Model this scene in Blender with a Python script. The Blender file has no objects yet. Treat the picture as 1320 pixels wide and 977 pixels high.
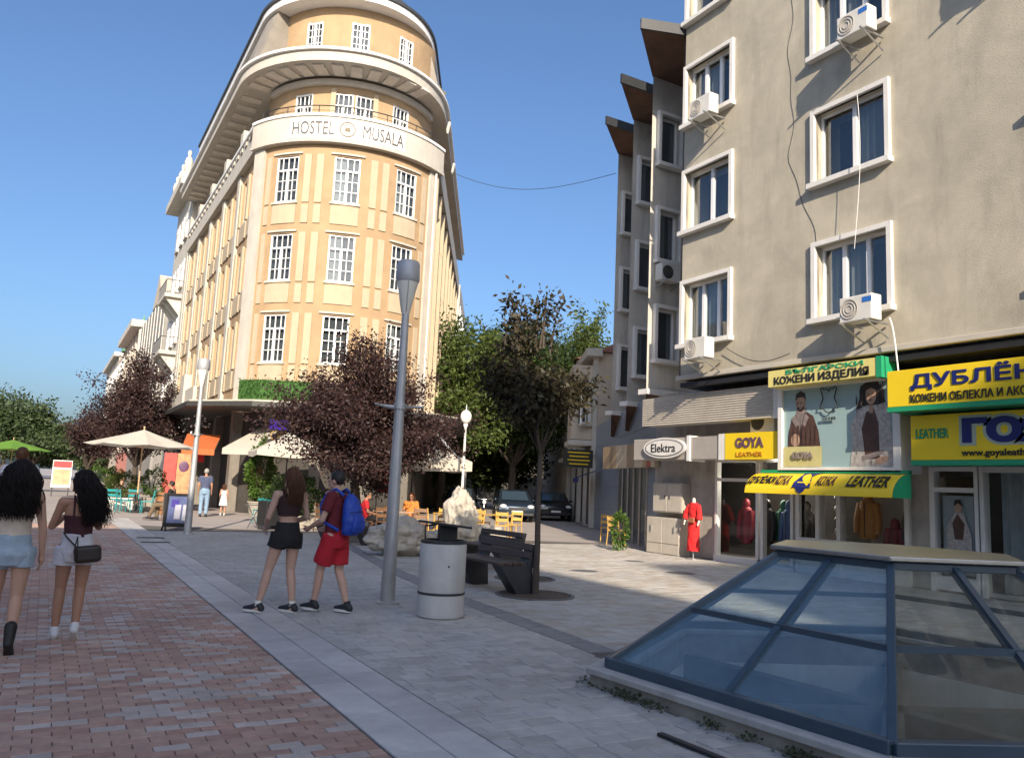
import bpy, bmesh, math, random
import numpy as np
from mathutils import Vector, Matrix, noise, geometry
R = math.radians
random.seed(7)
SC = bpy.context.scene
COL = SC.collection

# ---------------------------------------------------------------- camera, sky, sun, exposure
YAW, PITCH, ROLL, CAMH = R(29.6), R(7.7), R(2.6), 1.58
cam_data = bpy.data.cameras.new('camera')
cam_data.sensor_width = 36.0
cam_data.lens = 36.0 * 1040.0 / 1320.0
cam_data.clip_end = 3000.0
cam = bpy.data.objects.new('camera', cam_data)
COL.objects.link(cam)
_f0 = Vector((math.sin(YAW), math.cos(YAW), 0)); _r0 = Vector((math.cos(YAW), -math.sin(YAW), 0)); _u0 = Vector((0, 0, 1))
CF = _f0 * math.cos(PITCH) + _u0 * math.sin(PITCH)
_u = _u0 * math.cos(PITCH) - _f0 * math.sin(PITCH)
CR = _r0 * math.cos(ROLL) + _u * math.sin(ROLL)
CU = _u * math.cos(ROLL) - _r0 * math.sin(ROLL)
_m = Matrix((CR, CU, -CF)).transposed().to_4x4()
_m.translation = Vector((0, 0, CAMH))
cam.matrix_world = _m
SC.camera = cam

SUN_AZ, SUN_EL = R(21.8), R(26.0)            # light travels towards azimuth (from +Y towards +X), downwards
L = Vector((math.sin(SUN_AZ) * math.cos(SUN_EL), math.cos(SUN_AZ) * math.cos(SUN_EL), -math.sin(SUN_EL)))
world = bpy.data.worlds.new('World'); SC.world = world; world.use_nodes = True
wn = world.node_tree.nodes; wl = world.node_tree.links
bg = wn['Background']
sky = wn.new('ShaderNodeTexSky'); sky.sky_type = 'NISHITA'; sky.sun_disc = False
sky.sun_elevation = SUN_EL
sky.sun_rotation = SUN_AZ + math.pi           # sun stands behind the camera
sky.air_density = 1.0; sky.dust_density = 3.2; sky.ozone_density = 6.0; sky.altitude = 0
wl.new(sky.outputs[0], bg.inputs[0]); bg.inputs[1].default_value = 0.09
sun_data = bpy.data.lights.new('sun', 'SUN'); sun_data.energy = 3.6; sun_data.angle = R(0.5); sun_data.color = (1.0, 0.86, 0.68)
sun = bpy.data.objects.new('sun', sun_data); COL.objects.link(sun)
sun.rotation_euler = L.to_track_quat('-Z', 'Y').to_euler()
sun.location = (0, 0, 60)
SC.view_settings.view_transform = 'Standard'; SC.view_settings.look = 'None'
SC.view_settings.exposure = 1.1; SC.view_settings.gamma = 1.0; SC.view_settings.use_curve_mapping = False
SC.cycles.max_bounces = 8; SC.cycles.transparent_max_bounces = 16
SC.cycles.use_denoising = True
SC.cycles.sample_clamp_indirect = 6.0

# ---------------------------------------------------------------- helpers
WM = {}

def thing(name, label, cat, loc=(0, 0, 0), rz=0.0, group=None, kind=None):
    o = bpy.data.objects.new(name, None); COL.objects.link(o)
    o.location = loc; o.rotation_euler = (0, 0, rz); o.empty_display_size = 0.2
    WM[o] = Matrix.Translation(Vector(loc)) @ Matrix.Rotation(rz, 4, 'Z')
    tag(o, label, cat, group, kind)
    return o

def tag(o, label=None, cat=None, group=None, kind=None):
    if label: o['label'] = label
    if cat: o['category'] = cat
    if group: o['group'] = group
    if kind: o['kind'] = kind
    return o

def link(name, me, parent=None, loc=None, rz=0.0, mat=None):
    o = bpy.data.objects.new(name, me); COL.objects.link(o)
    if parent is not None: o.parent = parent
    if loc is not None: o.location = loc
    o.rotation_euler = (0, 0, rz)
    if parent is not None and parent in WM:
        WM[o] = WM[parent] @ Matrix.Translation(Vector(loc or (0, 0, 0))) @ Matrix.Rotation(rz, 4, 'Z')
    return o

def copy_tree(o, parent=None):
    c = o.copy(); COL.objects.link(c)
    if parent is not None: c.parent = parent
    for ch in o.children: copy_tree(ch, c)
    return c

class MB:
    def __init__(s): s.v = []; s.f = []; s.mi = []; s.cur = 0
    def add(s, vs, fs):
        b = len(s.v); s.v.extend(vs)
        for f in fs: s.f.append([i + b for i in f]); s.mi.append(s.cur)
        return s
    def box(s, x0, x1, y0, y1, z0, z1):
        return s.add([(x0,y0,z0),(x1,y0,z0),(x1,y1,z0),(x0,y1,z0),(x0,y0,z1),(x1,y0,z1),(x1,y1,z1),(x0,y1,z1)],
                     [(0,3,2,1),(4,5,6,7),(0,1,5,4),(1,2,6,5),(2,3,7,6),(3,0,4,7)])
    def obox(s, c, sz, M):            # oriented box, M 3x3 or 4x4
        hx, hy, hz = sz[0]/2, sz[1]/2, sz[2]/2; c = Vector(c); M = M.to_3x3() if len(M) == 4 else M
        vs = [tuple(c + M @ Vector(p)) for p in [(-hx,-hy,-hz),(hx,-hy,-hz),(hx,hy,-hz),(-hx,hy,-hz),(-hx,-hy,hz),(hx,-hy,hz),(hx,hy,hz),(-hx,hy,hz)]]
        return s.add(vs, [(0,3,2,1),(4,5,6,7),(0,1,5,4),(1,2,6,5),(2,3,7,6),(3,0,4,7)])
    def bar(s, p0, p1, w, h, up=(0,0,1)):
        p0 = Vector(p0); p1 = Vector(p1); d = p1 - p0; l = d.length; x = d.normalized(); u = Vector(up)
        if abs(x.dot(u)) > .98: u = Vector((1, 0, 0))
        y = u.cross(x).normalized(); z = x.cross(y)
        return s.obox((p0 + p1) / 2, (l, w, h), Matrix((x, y, z)).transposed())
    def prism(s, poly, z0, z1):       # poly CCW
        n = len(poly); vs = [(p[0], p[1], z0) for p in poly] + [(p[0], p[1], z1) for p in poly]
        fs = [tuple(range(n - 1, -1, -1)), tuple(range(n, 2 * n))] + [(i, (i+1) % n, n + (i+1) % n, n + i) for i in range(n)]
        return s.add(vs, fs)
    def cyl(s, p0, p1, r0, r1=None, n=12, caps=True):
        return s.tube([p0, p1], [r0, r0 if r1 is None else r1], n, caps)
    def tube(s, pts, rs, n=8, caps=True):
        pts = [Vector(p) for p in pts]
        if not hasattr(rs, '__len__'): rs = [rs] * len(pts)
        vs = []; fs = []; prev = None
        for i, p in enumerate(pts):
            d = (pts[min(i+1, len(pts)-1)] - pts[max(i-1, 0)])
            d = d.normalized() if d.length > 1e-9 else Vector((0, 0, 1))
            if prev is None:
                a = Vector((1, 0, 0)) if abs(d.x) < .9 else Vector((0, 1, 0)); x = (a - d * a.dot(d)).normalized()
            else:
                x = prev - d * prev.dot(d); x = x.normalized() if x.length > 1e-6 else d.orthogonal().normalized()
            prev = x; y = d.cross(x)
            for k in range(n):
                t = 2 * math.pi * k / n; vs.append(tuple(p + (x * math.cos(t) + y * math.sin(t)) * rs[i]))
        for i in range(len(pts) - 1):
            for k in range(n):
                a = i*n + k; b = i*n + (k+1) % n; fs.append((a, b, b + n, a + n))
        if caps: fs.append(tuple(range(n - 1, -1, -1))); fs.append(tuple(range((len(pts)-1)*n, len(pts)*n)))
        return s.add(vs, fs)
    def lathe(s, prof, n=20, c=(0, 0), a0=0.0, a1=None):
        full = a1 is None; a1 = 2 * math.pi if full else a1; m = n if full else n + 1; vs = []; fs = []
        for r, z in prof:
            for k in range(m):
                t = a0 + (a1 - a0) * k / n; vs.append((c[0] + r * math.cos(t), c[1] + r * math.sin(t), z))
        for i in range(len(prof) - 1):
            for k in range(n):
                k2 = (k + 1) % m; fs.append((i*m + k, i*m + k2, (i+1)*m + k2, (i+1)*m + k))
        return s.add(vs, fs)
    def ball(s, c, r, n=10, m=7, M=None):
        r = r if hasattr(r, '__len__') else (r, r, r); vs = []; fs = []; c = Vector(c)
        for i in range(m + 1):
            ph = math.pi * i / m
            for k in range(n):
                t = 2*math.pi*k/n; p = Vector((r[0]*math.sin(ph)*math.cos(t), r[1]*math.sin(ph)*math.sin(t), r[2]*math.cos(ph)))
                if M is not None: p = M @ p
                vs.append(tuple(c + p))
        for i in range(m):
            for k in range(n):
                a = i*n + k; b = i*n + (k+1) % n
                if i == 0: fs.append((a, a + n, b + n))
                elif i == m - 1: fs.append((a, a + n, b))
                else: fs.append((a, a + n, b + n, b))
        return s.add(vs, fs)
    def poly(s, pts): return s.add([tuple(p) for p in pts], [tuple(range(len(pts)))])
    def mesh(s, name, mats, smooth=False, M=None):
        me = bpy.data.meshes.new(name)
        vs = s.v if M is None else [tuple(M @ Vector(p)) for p in s.v]
        me.from_pydata(vs, [], s.f)
        if not isinstance(mats, (list, tuple)): mats = [mats]
        for m in mats: me.materials.append(m)
        if len(mats) > 1: me.polygons.foreach_set('material_index', s.mi)
        if smooth:
            me.polygons.foreach_set('use_smooth', [True] * len(me.polygons))
            if smooth != 2: me.set_sharp_from_angle(angle=R(38))
        me.update(); return me
    def build(s, name, mat, parent=None, smooth=False, world=False, bevel=0):
        M = WM[parent].inverted() if (world and parent in WM) else None
        me = s.mesh(name, mat, smooth, M)
        o = link(name, me, parent)
        if bevel:
            b = o.modifiers.new('bevel', 'BEVEL'); b.width = bevel; b.segments = 2; b.limit_method = 'ANGLE'; b.angle_limit = R(40)
        return o

def box(name, mat, parent, x0, x1, y0, y1, z0, z1, bevel=0, world=False):
    return MB().box(x0, x1, y0, y1, z0, z1).build(name, mat, parent, bevel=bevel, world=world)

def wall_holes(us, zs, holes, P, depth, du=None):
    """wall sheet with openings; P(u, z, d) maps to a point, d inward"""
    U = set(us); Z = set(zs)
    for a, b, c, d in holes: U.update((a, b)); Z.update((c, d))
    if du:
        lo, hi = min(U), max(U); k = int((hi - lo) / du); U.update(lo + (hi - lo) * i / k for i in range(1, k))
    U = sorted(U); Z = sorted(Z)
    U = [u for i, u in enumerate(U) if i == 0 or u - U[i-1] > 1e-5]
    mb = MB()
    for i in range(len(U) - 1):
        for j in range(len(Z) - 1):
            uc = (U[i] + U[i+1]) / 2; zc = (Z[j] + Z[j+1]) / 2
            if any(a < uc < b and c < zc < d for a, b, c, d in holes): continue
            mb.poly([P(U[i], Z[j], 0), P(U[i+1], Z[j], 0), P(U[i+1], Z[j+1], 0), P(U[i], Z[j+1], 0)])
    for a, b, c, d in holes:
        for (p, q) in (((a, c), (b, c)), ((b, c), (b, d)), ((b, d), (a, d)), ((a, d), (a, c))):
            mb.poly([P(p[0], p[1], 0), P(p[0], p[1], depth), P(q[0], q[1], depth), P(q[0], q[1], 0)])
    return mb

TMP = bpy.data.scenes.new('workbench')
def evaluated(o):
    TMP.collection.objects.link(o); vl = TMP.view_layers[0]; vl.update()
    me = bpy.data.meshes.new_from_object(o.evaluated_get(vl.depsgraph))
    TMP.collection.objects.unlink(o); return me
def text_mesh(s, size=1.0, extrude=.01, bold=0.0, align='CENTER', wx=1.0, spacing=1.0):
    cu = bpy.data.curves.new('t', 'FONT'); cu.body = s; cu.size = size; cu.extrude = extrude; cu.offset = bold
    cu.align_x = align; cu.align_y = 'CENTER'; cu.space_character = spacing; cu.resolution_u = 3
    o = bpy.data.objects.new('t', cu)
    me = evaluated(o)
    bpy.data.objects.remove(o); bpy.data.curves.remove(cu)
    if wx != 1.0:
        for v in me.vertices: v.co.x *= wx
    return me

def lettering(s, size, mat, parent, P, bold=0.0, extrude=.008, width=None, height=None, spacing=1.0, name='lettering', align='CENTER'):
    """text laid by P(x, y, d): x along the sign, y up, d out of the face"""
    me = text_mesh(s, size, extrude, bold, align, 1.0, spacing)
    xs = [v.co.x for v in me.vertices]; ys = [v.co.y for v in me.vertices]
    cx = (min(xs) + max(xs)) / 2; cy = (min(ys) + max(ys)) / 2
    kx = width / (max(xs) - min(xs)) if width else 1; ky = height / (max(ys) - min(ys)) if height else (kx if width else 1)
    Mi = WM[parent].inverted() if parent in WM else Matrix()
    for v in me.vertices: v.co = Mi @ Vector(P((v.co.x - cx) * kx, (v.co.y - cy) * ky, v.co.z))
    me.materials.clear(); me.materials.append(mat)
    return link(name, me, parent)

# ---------------------------------------------------------------- materials
def _n(nt, t, **k):
    n = nt.nodes.new(t)
    for a, b in k.items(): setattr(n, a, b)
    return n

def M(name, col, rough=.6, var=.18, scale=3.0, bump=0.0, bscale=80.0, metal=0.0, spec=.5, stain=0.0, stain_col=None, trans=0.0, sss=0.0, hue=0.0, objrand=0.0, attr=None, zs=1.0, pos=False, patch=0.0, patch_scale=.35):
    m = bpy.data.materials.new(name); m.use_nodes = True; nt = m.node_tree; L_ = nt.links
    b = nt.nodes['Principled BSDF']; b.inputs['Roughness'].default_value = rough; b.inputs['Metallic'].default_value = metal
    b.inputs['Specular IOR Level'].default_value = spec
    tc = _n(nt, 'ShaderNodeNewGeometry' if pos else 'ShaderNodeTexCoord'); TC = tc.outputs['Position' if pos else 'Object']; out = None
    base = _n(nt, 'ShaderNodeRGB'); base.outputs[0].default_value = (*col, 1); out = base.outputs[0]
    mp = _n(nt, 'ShaderNodeMapping'); mp.inputs['Scale'].default_value = (1, 1, zs); L_.new(TC, mp.inputs[0])
    if attr:
        at = _n(nt, 'ShaderNodeAttribute', attribute_name=attr); mx = _n(nt, 'ShaderNodeMix', data_type='RGBA', blend_type='MULTIPLY'); mx.inputs[0].default_value = 1
        L_.new(out, mx.inputs[6]); L_.new(at.outputs['Color'], mx.inputs[7]); out = mx.outputs[2]
    if var:
        nz = _n(nt, 'ShaderNodeTexNoise'); nz.inputs['Scale'].default_value = scale; nz.inputs['Detail'].default_value = 6; nz.inputs['Roughness'].default_value = .62
        L_.new(mp.outputs[0], nz.inputs['Vector'])
        mr = _n(nt, 'ShaderNodeMapRange'); mr.inputs[1].default_value = .25; mr.inputs[2].default_value = .75; mr.inputs[3].default_value = 1 - var; mr.inputs[4].default_value = 1 + var
        L_.new(nz.outputs['Fac'], mr.inputs[0])
        mx = _n(nt, 'ShaderNodeMix', data_type='RGBA', blend_type='MULTIPLY'); mx.inputs[0].default_value = 1
        L_.new(out, mx.inputs[6]); L_.new(mr.outputs[0], mx.inputs[7]); out = mx.outputs[2]
        rr = _n(nt, 'ShaderNodeMapRange'); rr.inputs[3].default_value = max(0, rough - .08); rr.inputs[4].default_value = min(1, rough + .1)
        L_.new(nz.outputs['Fac'], rr.inputs[0]); L_.new(rr.outputs[0], b.inputs['Roughness'])
    if objrand:
        oi = _n(nt, 'ShaderNodeObjectInfo'); mr = _n(nt, 'ShaderNodeMapRange'); mr.inputs[3].default_value = 1 - objrand; mr.inputs[4].default_value = 1 + objrand
        L_.new(oi.outputs['Random'], mr.inputs[0]); mx = _n(nt, 'ShaderNodeMix', data_type='RGBA', blend_type='MULTIPLY'); mx.inputs[0].default_value = 1
        L_.new(out, mx.inputs[6]); L_.new(mr.outputs[0], mx.inputs[7]); out = mx.outputs[2]
    if stain:
        mp2 = _n(nt, 'ShaderNodeMapping'); mp2.inputs['Scale'].default_value = (1.1, 1.1, .16); L_.new(TC, mp2.inputs[0])
        nz = _n(nt, 'ShaderNodeTexNoise'); nz.inputs['Scale'].default_value = 2.4; nz.inputs['Detail'].default_value = 8; nz.inputs['Roughness'].default_value = .7; L_.new(mp2.outputs[0], nz.inputs['Vector'])
        mr = _n(nt, 'ShaderNodeMapRange'); mr.inputs[1].default_value = .5; mr.inputs[2].default_value = .72; mr.inputs[4].default_value = stain; L_.new(nz.outputs['Fac'], mr.inputs[0])
        mx = _n(nt, 'ShaderNodeMix', data_type='RGBA'); sc = stain_col or tuple(c * .35 for c in col); mx.inputs[7].default_value = (*sc, 1)
        L_.new(mr.outputs[0], mx.inputs[0]); L_.new(out, mx.inputs[6]); out = mx.outputs[2]
    if patch:
        nz = _n(nt, 'ShaderNodeTexNoise'); nz.inputs['Scale'].default_value = patch_scale; nz.inputs['Detail'].default_value = 9; nz.inputs['Roughness'].default_value = .68; nz.inputs['Distortion'].default_value = .6; L_.new(TC, nz.inputs['Vector'])
        mr = _n(nt, 'ShaderNodeMapRange'); mr.inputs[1].default_value = .36; mr.inputs[2].default_value = .66; mr.inputs[3].default_value = 1 - patch; mr.inputs[4].default_value = 1 + patch*.6; L_.new(nz.outputs['Fac'], mr.inputs[0])
        mx = _n(nt, 'ShaderNodeMix', data_type='RGBA', blend_type='MULTIPLY'); mx.inputs[0].default_value = 1; L_.new(out, mx.inputs[6]); L_.new(mr.outputs[0], mx.inputs[7]); out = mx.outputs[2]
    L_.new(out, b.inputs['Base Color'])
    if bump:
        nb = _n(nt, 'ShaderNodeTexNoise'); nb.inputs['Scale'].default_value = bscale; nb.inputs['Detail'].default_value = 5; L_.new(TC, nb.inputs['Vector'])
        bp = _n(nt, 'ShaderNodeBump'); bp.inputs['Strength'].default_value = min(1, bump); bp.inputs['Distance'].default_value = .01; L_.new(nb.outputs['Fac'], bp.inputs['Height']); L_.new(bp.outputs[0], b.inputs['Normal'])
    if sss:
        b.inputs['Subsurface Weight'].default_value = sss; b.inputs['Subsurface Radius'].default_value = (.012, .005, .003)
    if trans:
        tr = _n(nt, 'ShaderNodeBsdfTranslucent'); L_.new(out, tr.inputs[0]); ms = _n(nt, 'ShaderNodeMixShader'); ms.inputs[0].default_value = trans
        L_.new(b.outputs[0], ms.inputs[1]); L_.new(tr.outputs[0], ms.inputs[2]); L_.new(ms.outputs[0], nt.nodes['Material Output'].inputs[0])
    return m

def glass_mat(name, tint=(.9, .95, .95), refl=.12, rough=.02, ior=1.5, dust_sheen=0.0, dust_sheen_col=(.4, .42, .42), top=.85):
    """thin pane: see-through tint plus mirror by Fresnel"""
    m = bpy.data.materials.new(name); m.use_nodes = True; nt = m.node_tree; nt.nodes.remove(nt.nodes['Principled BSDF'])
    t = _n(nt, 'ShaderNodeBsdfTransparent'); t.inputs[0].default_value = (*tint, 1)
    g = _n(nt, 'ShaderNodeBsdfGlossy'); g.inputs['Roughness'].default_value = rough; g.inputs[0].default_value = (.95, .97, 1, 1)
    lw0 = _n(nt, 'ShaderNodeLayerWeight'); lw0.inputs[0].default_value = .5; lw = _n(nt, 'ShaderNodeMath', operation='POWER'); lw.inputs[1].default_value = 4.0; nt.links.new(lw0.outputs['Facing'], lw.inputs[0])
    mr = _n(nt, 'ShaderNodeMapRange'); mr.inputs[3].default_value = refl; mr.inputs[4].default_value = top; nt.links.new(lw.outputs[0], mr.inputs[0])
    tc = _n(nt, 'ShaderNodeTexCoord'); nz = _n(nt, 'ShaderNodeTexNoise'); nz.inputs['Scale'].default_value = 1.3; nt.links.new(tc.outputs['Object'], nz.inputs['Vector'])
    bp = _n(nt, 'ShaderNodeBump'); bp.inputs['Strength'].default_value = .015; bp.inputs['Distance'].default_value = .05; nt.links.new(nz.outputs[0], bp.inputs['Height']); nt.links.new(bp.outputs[0], g.inputs['Normal'])
    ms = _n(nt, 'ShaderNodeMixShader'); nt.links.new(mr.outputs[0], ms.inputs[0]); nt.links.new(t.outputs[0], ms.inputs[1]); nt.links.new(g.outputs[0], ms.inputs[2])
    last = ms.outputs[0]
    if dust_sheen:
        df = _n(nt, 'ShaderNodeBsdfDiffuse'); df.inputs[0].default_value = (*dust_sheen_col, 1)  # diffuse film: some dust, with pale reflected light painted into its colour
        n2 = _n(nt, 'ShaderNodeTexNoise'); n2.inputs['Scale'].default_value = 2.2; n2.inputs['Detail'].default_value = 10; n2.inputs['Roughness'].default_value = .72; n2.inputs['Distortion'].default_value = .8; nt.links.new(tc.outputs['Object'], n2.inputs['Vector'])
        r2 = _n(nt, 'ShaderNodeMapRange'); r2.inputs[1].default_value = .3; r2.inputs[2].default_value = .75; r2.inputs[3].default_value = dust_sheen*.55; r2.inputs[4].default_value = dust_sheen*1.6; nt.links.new(n2.outputs[0], r2.inputs[0])
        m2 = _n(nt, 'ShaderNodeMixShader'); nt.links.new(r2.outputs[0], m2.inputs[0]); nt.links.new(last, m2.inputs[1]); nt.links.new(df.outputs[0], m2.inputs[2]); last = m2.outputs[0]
    nt.links.new(last, nt.nodes['Material Output'].inputs[0])
    return m

m_white = M('white_paint', (.78, .77, .74), .45, .06, 4, stain=.25, stain_col=(.5, .48, .42))
m_pvc = M('window_plastic', (.8, .8, .79), .35, .05, 2)
m_dark = M('dark_metal', (.03, .032, .035), .45, .2, 6)
m_black = M('black_plastic', (.018, .018, .02), .5, .2, 8)
m_room = M('dim_room', (.08, .085, .09), .9, .4, 1.2)
m_curtain = M('net_curtain', (.24, .25, .25), .9, .25, 5, zs=.05)
m_pane = glass_mat('window_glass', (.75, .8, .82), .13)
m_pane_old = glass_mat('old_window_glass', (.7, .75, .77), .045, top=.7)
m_shopglass = glass_mat('shop_glass', (.9, .93, .93), .03, top=.6)
m_steel = M('galvanised_steel', (.42, .43, .44), .38, .12, 5, metal=.85, stain=.2, stain_col=(.2, .19, .18))
m_concrete = M('concrete', (.4, .385, .36), .85, .16, 2.2, bump=.3, bscale=40, stain=.5, stain_col=(.16, .15, .13))
# ================================================================ ground, paving, skylight
m_joint = M('sandy_joint', (.12, .108, .095), .95, .3, 14, bump=.4)
m_far = M('far_paving', (.36, .32, .295), .8, .18, .6, bump=.2, bscale=8)
m_slab = M('stone_band', (.52, .5, .48), .62, .16, 2.6, bump=.15, bscale=60, stain=.3, stain_col=(.26, .25, .24), objrand=.1, pos=True, patch=.2, patch_scale=.7)
BR = [M('brick_a', (.47, .295, .225), .78, .22, 9, bump=.4, bscale=120, objrand=.09, pos=True, patch=.2, patch_scale=.5), M('brick_b', (.42, .25, .19), .8, .22, 9, bump=.4, bscale=120, objrand=.09, pos=True, patch=.2, patch_scale=.5),
      M('brick_c', (.5, .335, .255), .75, .2, 9, bump=.4, bscale=120, objrand=.09, pos=True, patch=.2, patch_scale=.5), M('brick_pale', (.51, .43, .385), .72, .15, 9, bump=.3, bscale=120, objrand=.1, pos=True, patch=.25, patch_scale=.5)]
GP = [M('paver_a', (.46, .44, .41), .72, .16, 7, bump=.4, bscale=110, objrand=.07, pos=True, patch=.17, patch_scale=.6), M('paver_b', (.42, .4, .37), .74, .18, 7, bump=.4, bscale=110, objrand=.07, pos=True, patch=.17, patch_scale=.6),
      M('paver_c', (.48, .46, .43), .72, .16, 7, bump=.4, bscale=110, objrand=.07, pos=True, patch=.17, patch_scale=.6), M('paver_warm', (.43, .385, .33), .75, .16, 7, bump=.4, bscale=110, objrand=.07, pos=True, patch=.17, patch_scale=.6)]
HS = 2.47
H_A = Vector((4.25, 5.62)); H_ang = R(-85)
H_C = H_A + HS * Vector((math.cos(H_ang + R(60)), math.sin(H_ang + R(60))))
def hexa(r): return [H_C + r * Vector((math.cos(H_ang + R(60) + math.pi + R(60) * k), math.sin(H_ang + R(60) + math.pi + R(60) * k))) for k in range(6)]
HEX = hexa(HS)                      # k=0 is corner A, counter-clockwise: A, B, C ...
HOUT = hexa(HS + .30)
HIN = hexa(HS - .1)
def in_poly(p, poly):
    c = False; n = len(poly)
    for i in range(n):
        a, b = poly[i], poly[(i+1) % n]
        if (a[1] > p[1]) != (b[1] > p[1]) and p[0] < (b[0]-a[0]) * (p[1]-a[1]) / (b[1]-a[1]) + a[0]: c = not c
    return c
# ground sheet with the opening under the skylight
S_ = 900.0
pts = [Vector((-S_, -S_)), Vector((S_, -S_)), Vector((S_, S_)), Vector((-S_, S_))] + [Vector(p) for p in HIN]
res = geometry.delaunay_2d_cdt(pts, [], [[0, 1, 2, 3]] + [[4 + k for k in range(6)]], 0, 1e-5)
mb = MB()
for t in res[2]:
    c = (res[0][t[0]] + res[0][t[1]] + res[0][t[2]]) / 3
    if not in_poly(c, HIN): mb.add([(res[0][i].x, res[0][i].y, -.016) for i in t], [(0, 1, 2)])
ground = tag(mb.build('ground', m_far), kind='structure')
DR = [(4.6, -3.0), (4.9, 6.0), (5.05, 6.78), (5.27, 10.3), (5.68, 13.85), (6.6, 19.0), (7.6, 24.0)]
def drain_x(y):
    for a, b in zip(DR, DR[1:]):
        if a[1] <= y <= b[1]: return a[0] + (b[0]-a[0]) * (y-a[1]) / (b[1]-a[1])
    return DR[-1][0] if y > DR[-1][1] else DR[0][0]
bed = MB().box(-9, 15.4, -2, 3.0, -.015, -.0125); bed = MB()
bed.poly([(-9, -2, -.012), (1.93, -2, -.012), (1.93, 27, -.012), (-9, 27, -.012)])
red = tag(bed.build('red_paving', m_joint), kind='structure')
bed = MB()
p2 = [Vector((1.93, -2)), Vector((15.4, -2)), Vector((15.4, 21)), Vector((1.93, 27))] + [Vector(p) for p in HIN]
res = geometry.delaunay_2d_cdt(p2, [], [[0, 1, 2, 3], [4 + k for k in range(6)]], 0, 1e-5)
for t in res[2]:
    c = (res[0][t[0]] + res[0][t[1]] + res[0][t[2]]) / 3
    if not in_poly(c, HIN): bed.add([(res[0][i].x, res[0][i].y, -.012) for i in t], [(0, 1, 2)])
grey = tag(bed.build('grey_paving', m_joint), kind='structure')

def in_view(x, y):
    v = Vector((x, y, 0)) - Vector((0, 0, CAMH)); d = v.dot(CF)
    if d < .5: return False
    u = v.dot(CR) / d * 1040; w = -v.dot(CU) / d * 1040
    return abs(u) < 690 and w < 500
def brick_box(w, d, h=.02, ch=.004):
    mb = MB(); a, b = w / 2, d / 2
    vs = [(-a, -b, -h), (a, -b, -h), (a, b, -h), (-a, b, -h), (-a, -b, -ch), (a, -b, -ch), (a, b, -ch), (-a, b, -ch),
          (-a + ch, -b + ch, 0), (a - ch, -b + ch, 0), (a - ch, b - ch, 0), (-a + ch, b - ch, 0)]
    fs = [(0, 1, 5, 4), (1, 2, 6, 5), (2, 3, 7, 6), (3, 0, 4, 7), (4, 5, 9, 8), (5, 6, 10, 9), (6, 7, 11, 10), (7, 4, 8, 11), (8, 9, 10, 11)]
    return mb.add(vs, fs)
def lay(items, mats, sizes, parent, name):
    """items: (x, y, dz, material index, size index or own size); the 300 largest in view one by one, the rest joined"""
    vis = [i for i in items if isinstance(i[4], int) and in_view(i[0], i[1])]
    vis.sort(key=lambda i: i[0]**2 + i[1]**2)
    near = vis[:300]; ns = set(id(i) for i in near); cache = {}
    for it in near:
        k = (it[3], it[4])
        if k not in cache: cache[k] = brick_box(*sizes[it[4]]).mesh(name, mats[it[3]])
        link(name, cache[k], parent, (it[0], it[1], it[2]), random.choice((0, math.pi)) + random.gauss(0, .006))
    rest = [i for i in items if id(i) not in ns]; T = [brick_box(*s) for s in sizes]
    V = []; F = []; MI = []
    for it in rest:
        t = T[it[4]] if isinstance(it[4], int) else brick_box(*it[4]); b = len(V)
        V.extend((v[0] + it[0], v[1] + it[1], v[2] + it[2]) for v in t.v)
        F.extend([j + b for j in f] for f in t.f); MI.extend([it[3]] * len(t.f))
    mb = MB(); mb.v = V; mb.f = F; mb.mi = MI
    tag(mb.build(name + '_mass', mats, parent), kind='stuff')
rnd = random.Random(3)
items = []
for j in range(232):
    y = 3.2 + j * .102; off = .1 if j % 2 else 0
    for i in range(44):
        x = 1.93 - .1 - off - i * .2035
        if x < -6.4 or (y > 14 and x < -3): continue
        if not in_view(x, y) and rnd.random() < .0: continue
        pale = .26 * max(0, min(1, (x + 1.6) / 2.6)) + .015
        n_ = noise.noise((x * .9, y * .7, 3))
        m_ = 3 if rnd.random() < pale * (1 + n_) else rnd.choice((0, 0, 1, 2, 0))
        items.append((x, y, rnd.gauss(0, .0013), m_, 0))
for j in range(1, 232, 2): items.append((1.93 - .05, 3.2 + j*.102, rnd.gauss(0, .0013), rnd.choice((0, 1, 2, 3, 3)), 1))
lay(items, BR, [(.198, .097), (.096, .097)], red, 'brick')
# stone band
y = 2.0; k = 0
while y < 30:
    l = .88
    for xx, w_ in ((1.95, .325), (2.28, .325)):
        box('slab', m_slab, grey, xx, xx + w_ - .006, y + (.0 if xx < 2 else .3), y + l - .008 + (.0 if xx < 2 else .3), -.03, rnd.gauss(0.001, .001), bevel=.004)
    y += l
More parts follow.
